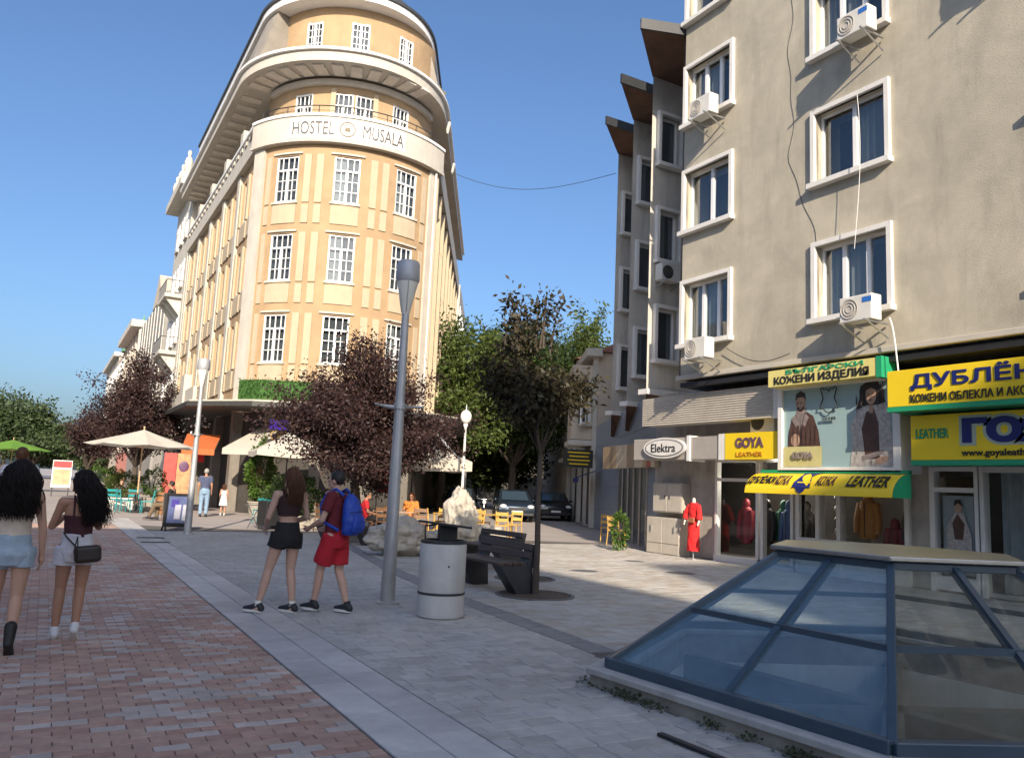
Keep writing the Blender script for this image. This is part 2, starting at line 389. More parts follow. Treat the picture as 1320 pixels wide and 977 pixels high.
# grey pavers: left of the drain in mixed courses, right of it larger and warmer
items = []
szs = [(.245, .158), (.16, .158), (.33, .158), (.39, .24), (.2, .24)]
y = 2.2; row = 0
while y < 24.0:
    x = 2.615; w = rnd.uniform(.06, .24); items.append((x + w/2, y + .08, 0, rnd.choice((0, 1, 2)), (w, .158))); x += w + .005; dx = drain_x(y) - .17
    while x < dx:
        s = rnd.choice((0, 0, 1, 2)); w = szs[s][0]
        if x + w > dx: s = (max(.03, dx - x), .158); w = s[0]
        c = (x + w / 2, y + .08)
        if not in_poly(c, hexa(HS + .14)): items.append((c[0], c[1], rnd.gauss(0, .0015), rnd.choice((0, 0, 1, 2)), s))
        x += w + .007
    y += .165; row += 1
y = 2.2
while y < 20.5:
    x = drain_x(y) + .17; w = rnd.uniform(.08, .38); items.append((x + w/2, y + .08, 0, rnd.choice((0, 2, 3)), (w, .158))) if not in_poly((x + w/2, y + .08), hexa(HS + .14)) else None; x += w + .005
    while x < 15.0:
        s = rnd.choice((0, 0, 1, 2)); w = szs[s][0]; c = (x + w / 2, y + .08)
        if not in_poly(c, hexa(HS + .14)): items.append((c[0], c[1], rnd.gauss(0, .0012), rnd.choice((0, 2, 3, 3, 2)), s))
        x += w + .007
    y += .165
lay(items, GP, szs, grey, 'paver')
# drain channel
m_drain = M('drain_stone', (.24, .235, .235), .7, .3, 6, bump=.3)
prev = None
for a, b in zip(DR[2:], DR[3:]):
    n = max(1, int((Vector(b) - Vector(a)).length / .5)); 
    for k in range(n):
        p = Vector(a).lerp(Vector(b), (k + .01) / n); q = Vector(a).lerp(Vector(b), (k + .985) / n)
        MB().bar((p.x, p.y, -.02), (q.x, q.y, -.02), .3, .03).build('drain_slab', m_drain, grey)

# ---------------- skylight over the underpass
m_kerb = M('skylight_kerb', (.43, .415, .39), .8, .18, 5, bump=.35, bscale=70, stain=.45, stain_col=(.2, .19, .17))
m_kerbside = M('kerb_side', (.3, .27, .23), .9, .3, 6, bump=.5, bscale=50)
m_blue = M('blue_grey_frame', (.045, .075, .105), .35, .15, 4, spec=.6)
m_skyglass = glass_mat('skylight_glass', (.72, .87, .95), .14, .012, dust_sheen=.24, dust_sheen_col=(.3, .45, .54))  # bluish film paints in bright reflections and a lit interior over the dust
m_clearglass = glass_mat('dusty_sheen_glass', (.86, .88, .84), .03, .03, dust_sheen=.1, dust_sheen_col=(.45, .45, .4), top=.5)
m_cap = M('brushed_cap', (.45, .44, .41), .32, .14, 8, metal=.9, stain=.35, stain_col=(.25, .23, .2))
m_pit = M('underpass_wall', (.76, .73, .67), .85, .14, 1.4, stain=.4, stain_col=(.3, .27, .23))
sk = thing('glass_skylight', 'low six-sided glass skylight with blue tinted panes on a stone kerb', 'skylight', (H_C.x, H_C.y, 0))
mb = MB(); ko, ki = hexa(HS + .2), hexa(HS - .12)
for k in range(6):
    a, b, c, d = ko[k], ko[(k+1) % 6], ki[(k+1) % 6], ki[k]
    mb.add([(*a, .09), (*b, .09), (*c, .09), (*d, .09), (*a, .14), (*b, .14), (*c, .14), (*d, .14)], [(0, 3, 2, 1), (4, 5, 6, 7), (0, 1, 5, 4), (1, 2, 6, 5), (2, 3, 7, 6), (3, 0, 4, 7)])
mb.build('kerb', m_kerb, sk, world=True, bevel=.008)
mb = MB(); ko, ki = hexa(HS + .16), hexa(HS - .1)
for k in range(6):
    a, b, c, d = ko[k], ko[(k+1) % 6], ki[(k+1) % 6], ki[k]
    mb.add([(*a, -.2), (*b, -.2), (*c, -.2), (*d, -.2), (*a, .09), (*b, .09), (*c, .09), (*d, .09)], [(0, 1, 5, 4), (2, 3, 7, 6), (4, 5, 6, 7)])
mb.build('kerb_base', m_kerbside, sk, world=True)
ZB, ZT = .18, 1.14; TOP = hexa(HS * .4)
def hp(k, t): b = HEX[k % 6]; c = TOP[k % 6]; p = b.lerp(c, t); return Vector((p.x, p.y, ZB + (ZT - ZB) * t))
mb = MB()
for k in range(6):
    mb.bar(hp(k, 0), hp(k, 1), .06, .06); mb.bar(hp(k, 0) + Vector((0, 0, -.01)), hp(k+1, 0) + Vector((0, 0, -.01)), .09, .1); mb.bar(hp(k, .985), hp(k+1, .985), .06, .06)
mb.build('frame', m_blue, sk, world=True, bevel=.008)
for k in range(6):
    m0 = (hp(k, 0) + hp(k+1, 0)) / 2; m1 = (hp(k, 1) + hp(k+1, 1)) / 2
    MB().bar(m0, m1, .05, .05).build('glazing_bar', m_blue, sk, world=True); MB().bar(hp(k, .47), hp(k+1, .47), .05, .045).build('glazing_bar', m_blue, sk, world=True)
    for t0, t1 in ((0, .47), (.47, 1)):
        for s0, s1 in ((0, .5), (.5, 1)):
            q = [hp(k, t0).lerp(hp(k+1, t0), s0), hp(k, t0).lerp(hp(k+1, t0), s1), hp(k, t1).lerp(hp(k+1, t1), s1), hp(k, t1).lerp(hp(k+1, t1), s0)]
            c = sum(q, Vector()) / 4; q = [c + (p - c) * .975 for p in q]
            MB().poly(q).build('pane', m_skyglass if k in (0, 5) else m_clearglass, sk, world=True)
mb = MB(); cp = hexa(HS * .4 + .1); mb.prism([(p.x, p.y) for p in cp], ZT + .02, ZT + .06); mb.build('cap_plate', m_cap, sk, world=True, bevel=.01)
# the underpass below
up = MB(); w = hexa(HS - .1); w2 = hexa(HS + 1.6)
for k in range(6):
    a, b = w[k], w[(k+1) % 6]; c, d = w2[k], w2[(k+1) % 6]
    up.poly([(*b, -.2), (*a, -.2), (*a, -.75), (*b, -.75)])
    up.poly([(*b, -.75), (*a, -.75), (*c, -.75), (*d, -.75)]); up.poly([(*d, -.75), (*c, -.75), (*c, -3.3), (*d, -3.3)])
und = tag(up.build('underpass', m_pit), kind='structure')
MB().poly([(p.x, p.y, -3.3) for p in w2]).build('underpass_floor', M('underpass_floor', (.42, .38, .33), .6, .15, 2), und)
mb = MB()
for k in (0, 1, 2):
    a, b = w[k], w[(k + 3) % 6]; mb.bar((a.x, a.y, -.28), (b.x, b.y, -.28), .16, .3)
mb.build('beam', M('dusty_beam', (.1, .105, .1), .8, .3, 6), und)
mb = MB(); rl = [H_C + Vector((-1.0, .9)), H_C + Vector((-.7, -.2)), H_C + Vector((-.1, -.9))]
mb.tube([(p.x, p.y, -1.5 - .35 * i) for i, p in enumerate(rl)], .03); mb.tube([(p.x, p.y, -1.95 - .35 * i) for i, p in enumerate(rl)], .02)
for i, p in enumerate(rl): mb.cyl((p.x, p.y, -3.2), (p.x, p.y, -1.5 - .35 * i), .025)
mb.build('handrail', m_dark, und, smooth=True)
mb = MB()
for i in range(7):
    p = H_C + Vector((-.3 + i * .3, -.6 + .25 * i)); mb.obox((p.x, p.y, -3.2 + i * .16), (.34, 2.2, .16 + .001 * i), Matrix.Rotation(R(40), 3, 'Z'))
mb.build('stair', m_concrete, und)
# weeds and dirt along the kerb, black strip on the paving
m_weed = M('weed_leaf', (.055, .075, .025), .7, .4, 30, trans=.3)
wd = MB(); e0, e1 = hexa(HS + .3)[0], hexa(HS + .3)[1]
nrm = Vector(((e1 - e0).y, -(e1 - e0).x)).normalized()
for i in range(1500):
    t = rnd.random() ** .9; p = e0.lerp(e1, t) + nrm * (-.1 + abs(rnd.gauss(0, .07)) - .02); z = rnd.random() * .05
    if noise.noise((p.x * 4, p.y * 4, 0)) + .25 < rnd.random() * .6: continue
    a = rnd.random() * 6.28; s = .012 + rnd.random() * .018; d = Vector((math.cos(a), math.sin(a), rnd.uniform(-.2, .9))) * s; e = Vector((-math.sin(a), math.cos(a), 0)) * s * .45; q = Vector((p.x, p.y, z))
    wd.poly([q, q + d * .6 + e, q + d * 1.3, q + d * .6 - e])
tag(wd.build('weeds', m_weed), 'small weeds and leaf litter along the skylight kerb', 'weeds', kind='stuff')
mb = MB(); mb.bar((3.72, 4.35, .012), (3.78, 3.0, .012), .05, .022); tag(mb.build('rubber_strip', m_black, bevel=.004), 'loose black strip lying on grey pavers below the skylight', 'strip')

# tree pits, manhole covers, drain grates
m_soil = M('pit_soil', (.09, .07, .055), .95, .4, 8, bump=1, bscale=30); m_iron = M('cast_iron', (.14, .135, .13), .6, .3, 12, bump=.6, bscale=60)
for i, (x, y, r) in enumerate(((6.6, 10.62, .55), (7.6, 12.6, .5))):
    t = thing('tree_pit', ['round soil pit at the foot of the slim young tree', 'empty round soil pit behind the bench and slim tree'][i], 'tree pit', (x, y, 0), 0, 'round tree pits')
    MB().lathe([(r, .003), (r*.7, .012), (.01, .02)], 28).build('soil', m_soil, t, smooth=True); MB().lathe([(r, .0), (r, .016), (r + .05, .016), (r + .05, .0)], 32).build('steel_edge', m_iron, t)
for i, (x, y, r) in enumerate(((9.6, 13.6, .27), (11.6, 13.0, .3), (12.3, 15.4, .22))):
    t = thing('manhole_cover', ['iron manhole cover in the sunny strip nearest the bench', 'iron manhole cover in front of the mannequin in red', 'small iron cover near the electric cabinets'][i], 'manhole cover', (x, y, 0), 0, 'iron covers in the paving')
    MB().lathe([(r, .002), (r, .007), (r*.9, .007), (r*.9, .004), (.01, .004)], 28).build('cover', m_iron, t); MB().lathe([(r + .05, .001), (r + .05, .006), (r + .004, .006)], 28).build('ring', m_concrete, t)
for i, (x, y) in enumerate(((2.35, 20.2), (2.4, 21.6))):
    t = thing('drain_grate', ['nearer dark drain grate set in the stone band', 'farther dark drain grate set in the stone band'][i], 'drain grate', (x, y, 0), 0, 'drain grates in the stone band'); MB().box(-.32, .32, -.16, .16, .0025, .005).build('frame', m_iron, t)
    for k in range(6): MB().box(-.28, .28, -.13 + k*.045, -.105 + k*.045, .005, .009).build('grate_bar', m_black, t)
# ================================================================ flatiron hostel
m_yel = M('ochre_plaster', (.385, .265, .15), .85, .12, 1.2, bump=.15, bscale=30, stain=.4, stain_col=(.33, .21, .105), patch=.12, patch_scale=.4)
m_cream = M('cream_relief', (.44, .36, .25), .85, .08, 2, stain=.15, stain_col=(.6, .48, .33))
m_gplas = M('grey_trim', (.48, .445, .385), .85, .1, 1.5, stain=.35, stain_col=(.38, .35, .31))
m_soff = M('soffit_plaster', (.64, .59, .51), .9, .14, 1.2, stain=.35, stain_col=(.3, .27, .23))
m_slate = M('dark_roof_metal', (.045, .05, .055), .6, .25, 2)
m_roofg = M('weathered_zinc', (.26, .235, .2), .7, .2, 1.2, stain=.45, stain_col=(.15, .13, .11))
m_gut = M('gutter', (.55, .53, .48), .5, .15, 3)
m_letter = M('sign_letters', (.09, .085, .08), .6, .1, 3)
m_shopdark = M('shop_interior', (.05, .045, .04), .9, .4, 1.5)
HA = Vector((7.2, 37.2)); HB = Vector((14.9, 34.9)); HMID = (HA + HB) / 2
hc = (HB - HA).normalized(); hn = Vector((hc.y, -hc.x))
if hn.y > 0: hn = -hn
SAG = 1.9; half = (HB - HA).length / 2; HR = (half**2 + SAG**2) / (2 * SAG); HC = HMID - hn * (HR - SAG); HPH = math.asin(half / HR)
SDIR = Vector((math.sin(R(28.3)), math.cos(R(28.3)))); SN = Vector((SDIR.y, -SDIR.x))
def drum(ph, r): return HC + r * (hn * math.cos(ph) + hc * math.sin(ph))
def out_rz(o): return math.atan2(o[0], -o[1])
hos = thing('hostel_building', 'ochre flatiron corner building with rounded front and white lettered band', 'building', (HC.x, HC.y, 0))
hosI = WM[hos].inverted()

# one tall window: frame with transom and muntins, dark panes behind; origin bottom centre, -y outward
def tall_window(w, h, cols=2, tr=.3, dark=True, rows=3, bars=4):
    fr = MB(); t = .07
    fr.box(-w/2, -w/2 + t, -.03, .06, 0, h); fr.box(w/2 - t, w/2, -.03, .06, 0, h); fr.box(-w/2 + t, w/2 - t, -.03, .06, h - t, h); fr.box(-w/2 + t, w/2 - t, -.03, .06, 0, t)
    zt = h * (1 - tr); fr.box(-w/2 + t, w/2 - t, -.04, .06, zt - .04, zt + .04)
    for k in range(1, cols): x = -w/2 + w * k / cols; fr.box(x - .055, x + .055, -.035, .06, t, zt - .04)
    for k in range(1, bars): x = -w/2 + w * k / bars; fr.box(x - .018, x + .018, -.01, .04, zt + .04, h - t)
    for c in range(cols):
        x0 = -w/2 + t + (w - 2*t) * c / cols; x1 = -w/2 + t + (w - 2*t) * (c+1) / cols
        xm = (x0 + x1) / 2; fr.box(xm - .015, xm + .015, -.01, .04, t, zt - .04)
        for r in range(1, rows): z = t + (zt - t) * r / rows; fr.box(x0, x1, -.008, .038, z - .013, z + .013)
    pn = MB(); pn.poly([(-w/2 + .03, .03, .03), (w/2 - .03, .03, .03), (w/2 - .03, .03, h - .03), (-w/2 + .03, .03, h - .03)])
    rm = MB(); rm.poly([(-w/2, .16, 0), (w/2, .16, 0), (w/2, .16, h), (-w/2, .16, h)])
    return fr, pn, rm
def put_window(parent, tmpl, p, rz, z, sill=True, w=1.2, msill=None, curtain=False):
    loc = WM[parent].inverted() @ Vector((p[0], p[1], z)); wo = link('window', tmpl[0], parent, loc, rz)
    link('pane', tmpl[1], wo); link('room_behind', tmpl[2], wo)
    if curtain: link('curtain', tmpl[3], wo)
    if sill: link('sill', tmpl[4], wo)
    return wo
def win_template(w, h, frame_mat, **k):
    a, b, c = tall_window(w, h, **k)
    cu = MB(); n = 14
    for i in range(n):
        x0 = -w/2 + .04 + (w*.42) * i / n; x1 = -w/2 + .04 + (w*.42) * (i+1) / n; cu.poly([(x0, .1 + .02 * (i % 2), .05), (x1, .1 + .02 * ((i+1) % 2), .05), (x1, .1 + .02 * ((i+1) % 2), h - .05), (x0, .1 + .02 * (i % 2), h - .05)])
    si = MB().box(-w/2 - .1, w/2 + .1, -.14, .02, -.1, -.01)
    return (a.mesh('window', frame_mat), b.mesh('pane', m_pane_old), c.mesh('room', m_room), cu.mesh('curtain', m_curtain), si.mesh('sill', m_gplas))
T_h = win_template(1.16, 2.15, m_pvc); T_a = win_template(.95, 1.75, m_pvc, tr=.35, rows=2); T_u = win_template(.85, 1.45, m_pvc, tr=.0001, rows=4, cols=2, bars=1)
ROWS = (6.6, 10.28, 13.92); WPH = [R(-32), R(-1), R(31)]
wu = 1.16 / 2 / HR
holes = [(ph - wu, ph + wu, z, z + 2.15) for ph in WPH for z in ROWS]
def PD(r):
    def f(u, z, d): p = drum(u, r - d); return (p.x, p.y, z)
    return f
wall_holes([-HPH, HPH], [4.4, 16.7], holes, PD(HR), .2, du=R(3)).build('front_wall', m_yel, hos, world=True)
for ph in WPH:
    for z in ROWS:
        p = drum(ph, HR - .1); o = p - HC; put_window(hos, T_h, p, out_rz(o), z, curtain=random.random() < .3)
def drum_box(ph, w, z0, z1, proud, name, mat, r=None, back=.1):
    r = HR if r is None else r; n = max(1, int(w / .35)); mb = MB()
    for k in range(n):
        a = ph + (-w/2 + w*k/n) / r; b = ph + (-w/2 + w*(k+1)/n) / r
        q = [drum(a, r - back), drum(b, r - back), drum(b, r + proud), drum(a, r + proud)]
        vs = [(p.x, p.y, z0) for p in q] + [(p.x, p.y, z1) for p in q]; fs = [(4, 5, 6, 7)[::-1], (0, 1, 2, 3), (2, 3, 7, 6)]
        if k == 0: fs.append((3, 0, 4, 7))
        if k == n - 1: fs.append((1, 2, 6, 5))
        mb.add(vs, fs)
    return mb.build(name, mat, hos, world=True)
for ri, z in enumerate(ROWS):
    for ph in WPH:
        drum_box(ph, 1.22, z - 1.02, z - .16, .045, 'relief_panel', m_cream)
        drum_box(ph, 1.5, z + 2.22, z + 2.3, .08, 'window_head', m_gplas)
    for ph in (R(-20.5), R(-14.3), R(12.3), R(18.3)):
        drum_box(ph, .32, z - .06, z + 2.2, .05, 'cream_strip', m_cream); drum_box(ph, .32, z - 1.02, z - .16, .05, 'cream_strip', m_cream)
    for ph in (R(-43), R(43)):
        drum_box(ph, .26, z - .06, z + 2.2, .05, 'cream_strip', m_cream); drum_box(ph, .26, z - 1.02, z - .16, .05, 'cream_strip', m_cream)
for ph in (-HPH, HPH): drum_box(ph, .75, 4.4, 16.68, .12, 'corner_pilaster', m_gplas, back=.5)
drum_box(0, 2 * HPH * HR + .9, 16.66, 17.82, .28, 'lettered_band', m_gplas, back=.6)
drum_box(0, 2 * HPH * HR + .9, 16.6, 16.72, .34, 'band_moulding', m_gplas, back=.6)
drum_box(0, 2 * HPH * HR + .9, 17.82, 17.95, .34, 'band_moulding', m_white, back=.6)
def PT(ph0, r, z0):
    def f(x, y, d): p = drum(ph0 + x / r, r + d); return (p.x, p.y, z0 + y)
    return f
drum_box(R(-2), 5.1, 16.78, 17.72, .3, 'name_board', M('sign_white', (.74, .72, .68), .7, .08, 3), back=-.1)
lettering('HOSTEL', .8, m_letter, hos, PT(R(-18.5), HR + .3, 17.25), width=1.95, height=.62, extrude=.02)
lettering('MUSALA', .8, m_letter, hos, PT(R(15.2), HR + .3, 17.25), width=1.95, height=.62, extrude=.02)
mb = MB(); 
for r1, r2 in ((.36, .31), (.24, .215)):
    n = 24
    for k in range(n):
        a, b = 2*math.pi*k/n, 2*math.pi*(k+1)/n; f = PT(R(-2.2), HR + .3, 17.25)
        mb.poly([f(r1*math.cos(a), r1*math.sin(a), .02), f(r1*math.cos(b), r1*math.sin(b), .02), f(r2*math.cos(b), r2*math.sin(b), .02), f(r2*math.cos(a), r2*math.sin(a), .02)])
f = PT(R(-2.2), HR + .3, 17.25)
for k in (-1, 0, 1):
    c = k * .075; mb.poly([f(c - .06, -.1, .02), f(c + .05, -.1, .02), f(c + .035, .1, .02), f(c - .02, .1, .02)])
mb.build('round_emblem', M('emblem_gold', (.16, .12, .07), .6), hos, world=True)
# rail over the band
mb = MB(); mb.tube([(*drum(-HPH + 2*HPH*k/24, HR + .1), 18.4) for k in range(25)], .025, 6)
mb.tube([(*drum(-HPH + 2*HPH*k/24, HR + .1), 18.18) for k in range(25)], .012, 5)
for k in range(0, 25, 4): mb.cyl((*drum(-HPH + 2*HPH*k/24, HR + .1), 17.9), (*drum(-HPH + 2*HPH*k/24, HR + .1), 18.4), .02, n=6)
mb.build('railing', m_dark, hos, world=True, smooth=True)
mb = MB(); mb.poly([(*drum(-HPH*1.25 + 2.5*HPH*k/20, HR + .2), 17.6) for k in range(21)] + [(*(HC + SDIR * 3), 17.6)]); mb.build('terrace_floor', m_soff, hos, world=True)
# recessed attic storey and the upper attic
RA = 4.15; PH2 = R(62)
w2 = .95/2/RA; hol = [(ph - w2, ph + w2, 17.85, 19.6) for ph in (R(-34), R(-7), R(7.4), R(33))]
wall_holes([-PH2*1.3, PH2*1.3], [17.5, 20.5], hol, PD(RA), .15, du=R(4)).build('attic_wall', m_yel, hos, world=True)
for ph in (R(-34), R(-7), R(7.4), R(33)):
    p = drum(ph, RA - .06); put_window(hos, T_a, p, out_rz(p - HC), 17.85, sill=False)
for ph in (R(-13.4), R(13.9)): drum_box(ph, .22, 17.6, 19.8, .06, 'cream_strip', m_cream, r=RA)
hol = [(ph - .85/2/RA, ph + .85/2/RA, 21.75, 23.2) for ph in (R(-30), R(1), R(34))]
wall_holes([-PH2*1.2, PH2*1.2], [20.6, 24.0], hol, PD(RA), .12, du=R(4)).build('upper_attic_wall', m_yel, hos, world=True)
for ph in (R(-30), R(1), R(34)):
    p = drum(ph, RA - .05); put_window(hos, T_u, p, out_rz(p - HC), 21.75, sill=False)
# projecting slab with modillions, wings, eaves
def slab_poly(r, n=40, far=(58.5, 26.0)):
    pts = [(HC.x - r, far[0])]
    a0 = math.pi; a1 = 2*math.pi + math.atan2(SN.y, SN.x)
    for k in range(n + 1): a = a0 + (a1 - a0) * k / n; q_ = max(0, min(1, (k/n - .5) / .5)); rr = r - .85*q_*q_*(3 - 2*q_); pts.append((HC.x + rr*math.cos(a), HC.y + rr*math.sin(a)))
    e = HC + SN * (r - .85) + SDIR * far[1]; pts.append((e.x, e.y)); return pts
MB().prism(slab_poly(5.75), 20.36, 20.84).build('cornice_slab', m_gplas, hos, world=True)
MB().prism(slab_poly(5.9), 20.84, 20.96).build('cornice_lip', m_white, hos, world=True)
mb = MB(); 
for k in range(15):
    ph = R(-66 + 132 * k / 14)
    if ph > R(40): continue
    c = drum(ph, 4.95); 
    MB().obox((c.x, c.y, 20.32), (.52, .95, .08), Matrix.Rotation(out_rz(c - HC), 3, 'Z')).build('modillion', m_soff, hos, world=True)
for k in range(16): MB().obox((HC.x - 4.95, 40.2 + k * 1.15, 20.32), (.95, .5, .08), Matrix.Identity(3)).build('modillion', m_soff, hos, world=True)
drum_box(0, 2*R(64)*4.4, 19.95, 20.2, .12, 'ceiling_moulding', m_gplas, r=4.25)
MB().prism(slab_poly(4.95, far=(58.3, 25.5)), 23.95, 24.3).build('roof_eave', m_white, hos, world=True)
MB().prism(slab_poly(5.05, far=(58.4, 26.3)), 24.3, 24.45).build('roof_edge', m_slate, hos, world=True)
lo, hi = slab_poly(5.6, far=(58.3, 25.5)), slab_poly(4.75, far=(58.3, 25.5))
mb = MB(); n = len(lo)
for k in range(n - 1):
    if 5 < k < 37: continue
    mb.poly([(*lo[k], 20.98), (*lo[k+1], 20.98), (*hi[k+1], 24.0), (*hi[k], 24.0)])
mb.build('mansard', m_roofg, hos, world=True)
mb = MB()
for (r0, r1) in ((20.98, 24.0),):
    for k in (5, 37): a, b = lo[k+ (1 if k == 5 else 0)], hi[k + (1 if k == 5 else 0)]; c = HC + (Vector(b) - HC).normalized() * 4.0; MB().poly([(*a, 20.98), (*b, 24.0), (c.x, c.y, 24.0), (c.x, c.y, 20.98)]).build('mansard_end', m_roofg, hos, world=True)

top = slab_poly(3.0, far=(57, 25)); mb = MB(); hi2 = slab_poly(5.0, far=(58.3, 25.5))
for k in range(len(top) - 1): mb.poly([(*hi2[k], 24.46), (*hi2[k+1], 24.46), (*top[k+1], 26.3), (*top[k], 26.3)])
mb.build('roof', m_slate, hos, world=True)
mb = MB()
for k in range(1, 10): p = drum(R(-60 + 120*k/10), 4.98); mb.cyl((p.x, p.y, 24.46), (p.x, p.y, 24.6), .05, n=6)

# moss and grass on the cornice
m_moss = M('cornice_moss', (.16, .145, .07), .9, .4, 10); mb = MB(); rg = random.Random(5)
for i in range(900):
    ph = R(rg.uniform(-58, 60)); r = rg.uniform(4.3, 5.2); p = drum(ph, r); s = rg.uniform(.06, .16); a = rg.random()*6.28
    mb.poly([(p.x, p.y, 20.96), (p.x + s*.4*math.cos(a), p.y + s*.4*math.sin(a), 20.96 + s*2.2), (p.x + s*math.cos(a), p.y + s*math.sin(a), 20.96 + s*.6)])
tag(mb.build('cornice_grass', m_moss, hos, world=True), kind='stuff')
# rain pipes
mb = MB(); p = drum(HPH * .99, HR + .2); mb.tube([(p.x, p.y, 4.5), (p.x, p.y, 17.6)], .06, 8); q = HC + SN * 4.95; 
mb.build('rain_pipe', m_gut, hos, world=True, smooth=True)
for (x, y, z) in ((q.x + SDIR.x*.5, q.y + SDIR.y*.5, 20.5), (q.x + SDIR.x*6, q.y + SDIR.y*6, 20.5)):
    MB().lathe([(.05, z - .5), (.16, z), (.16, z + .12), (.05, z + .14)], 10, (x, y)).build('rainwater_head', m_gut, hos, world=True)

# left wing
XW = 7.2; Y0, Y1 = 37.3, 58.3; NB = 5; bw = (Y1 - Y0) / NB
def PL(u, z, d): return (XW + d, Y0 + (Y1 - Y0) - u, z)          # u runs towards the camera
hol = []; wpos = []
for b in range(NB):
    for q in (.3, .7):
        yc = Y0 + bw * (b + q)
        for z in ROWS: u = Y1 - yc; hol.append((u - .5, u + .5, z, z + 2.15)); wpos.append((yc, z))
wall_holes([0, Y1 - Y0], [4.4, 16.7], hol, PL, .22).build('street_wall', m_yel, hos, world=True)
T_l = win_template(1.0, 2.15, m_pvc)
for yc, z in wpos: put_window(hos, T_l, (XW + .12, yc), -math.pi/2, z)
for b in range(NB + 1): box('pilaster', m_gplas, hos, XW - .16, XW, Y0 + bw*b - .3 + (.3 if b == 0 else 0), Y0 + bw*b + .3, 4.4, 16.64, world=True)
for b in range(NB):
    for z in ROWS:
        for q in (.1, .5, .9):
            yc = Y0 + bw * (b + q); box('cream_strip', m_cream, hos, XW - .1, XW, yc - .2, yc + .2, z - .06, z + 2.2, world=True); box('cream_strip', m_cream, hos, XW - .1, XW, yc - .2, yc + .2, z - 1.0, z - .16, world=True)
        for q in (.3, .7): yc = Y0 + bw * (b + q); box('relief_panel', m_cream, hos, XW - .07, XW, yc - .5, yc + .5, z - 1.0, z - .16, world=True)
box('street_band', m_gplas, hos, XW - .3, XW + .3, Y0 + .1, Y1, 16.66, 17.82, world=True)
box('band_moulding', m_white, hos, XW - .4, XW + .2, Y0 + .3, Y1, 17.84, 17.98, world=True)
for k in range(20): yc = Y0 + 1 + k; box('dentil', m_gplas, hos, XW - .36, XW - .31, yc, yc + .5, 17.55, 17.75, world=True)
for k in range(4): yc = Y0 + 3 + k * 4.4; box('parapet_post', m_gplas, hos, XW - .35, XW + .25, yc, yc + .7, 17.98, 18.7, world=True)
mb = MB(); mb.poly([(XW + 1, Y1, 17.5), (XW + 1, Y0 + 2, 17.5), (XW + 1, Y0 + 2, 20.2), (XW + 1, Y1, 20.2)]); mb.build('attic_street_wall', m_yel, hos, world=True)
box('end_wall', m_gplas, hos, XW + .05, XW + 14, Y1 - .3, Y1, 0, 23.2, world=True)
# right wing
def PR(u, z, d): p = HB + SDIR * u - SN * d; return (p.x, p.y, z)
hol = []; wp = []
for b in range(8):
    for z in ROWS: u = 1.8 + b * 2.9; hol.append((u - .55, u + .55, z, z + 2.15)); wp.append((u, z))
wall_holes([.1, 25], [4.4, 16.7], hol, PR, .22).build('side_wall', m_yel, hos, world=True)
for u, z in wp: p = HB + SDIR * u - SN * .12; put_window(hos, T_l, p, out_rz(SN), z)
for b in range(9):
    p = HB + SDIR * (.35 + b * 2.9); MB().obox((p.x, p.y, 10.5), (.4, .5, 12.2), Matrix.Rotation(out_rz(SN), 3, 'Z')).build('pilaster', m_cream, hos, world=True)
p = HB + SDIR * 12.5; MB().obox((p.x, p.y, 17.25), (25, .6, 1.14), Matrix.Rotation(out_rz(SN), 3, 'Z')).build('side_band', m_gplas, hos, world=True)
p = HB + SDIR * 13.2 - SN; MB().obox((p.x, p.y, 18.9), (24, .1, 2.6), Matrix.Rotation(out_rz(SN), 3, 'Z')).build('attic_side_wall', m_yel, hos, world=True)
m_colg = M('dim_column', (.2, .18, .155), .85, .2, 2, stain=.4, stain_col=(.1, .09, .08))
# ground floor: dark shop fronts, columns, canopy with artificial grass front
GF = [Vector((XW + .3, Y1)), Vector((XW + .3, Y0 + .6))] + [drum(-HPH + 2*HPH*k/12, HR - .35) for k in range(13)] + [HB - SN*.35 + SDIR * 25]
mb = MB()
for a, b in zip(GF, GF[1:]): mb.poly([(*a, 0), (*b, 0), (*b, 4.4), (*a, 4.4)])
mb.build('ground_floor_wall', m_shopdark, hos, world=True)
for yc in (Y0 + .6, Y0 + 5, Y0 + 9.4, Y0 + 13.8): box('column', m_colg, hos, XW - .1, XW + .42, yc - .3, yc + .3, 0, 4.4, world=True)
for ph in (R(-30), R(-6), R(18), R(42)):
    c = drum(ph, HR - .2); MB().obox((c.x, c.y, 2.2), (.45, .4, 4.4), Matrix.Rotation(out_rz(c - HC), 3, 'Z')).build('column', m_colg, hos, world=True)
can = [(4.9, 57), (4.9, 36.4), (7.0, 33.6), (10.6, 32.0), (14.5, 32.3), (17.2, 34.0)]; e = HB + SN*1.6 + SDIR * 14; can += [(e.x, e.y), (e.x - 4, e.y + 1), (12, 40), (9, 57)]
m_canopy = M('canopy_fascia', (.045, .045, .043), .5, .15, 2)
MB().prism(can, 4.42, 4.62).build('canopy', m_canopy, hos, world=True)
MB().prism([(HC.x + (x - HC.x)*.985, HC.y + (y - HC.y)*.985) for x, y in can], 4.63, 4.7).build('canopy_top', m_gplas, hos, world=True)
box('parapet', m_gplas, hos, 5.2, 5.35, 37, 56.5, 4.71, 5.35, world=True)
for yc in (39.5, 45): box('parapet_panel', m_gplas, hos, 5.12, 5.45, yc, yc + 1.2, 4.71, 6.1, world=True)
m_turf = M('artificial_grass', (.045, .125, .022), .8, .35, 40, bump=.8, bscale=150)
tf = [(6.7, 34.8), (7.35, 33.95), (9.3, 33.06)]
mb = MB(); rt = random.Random(9)
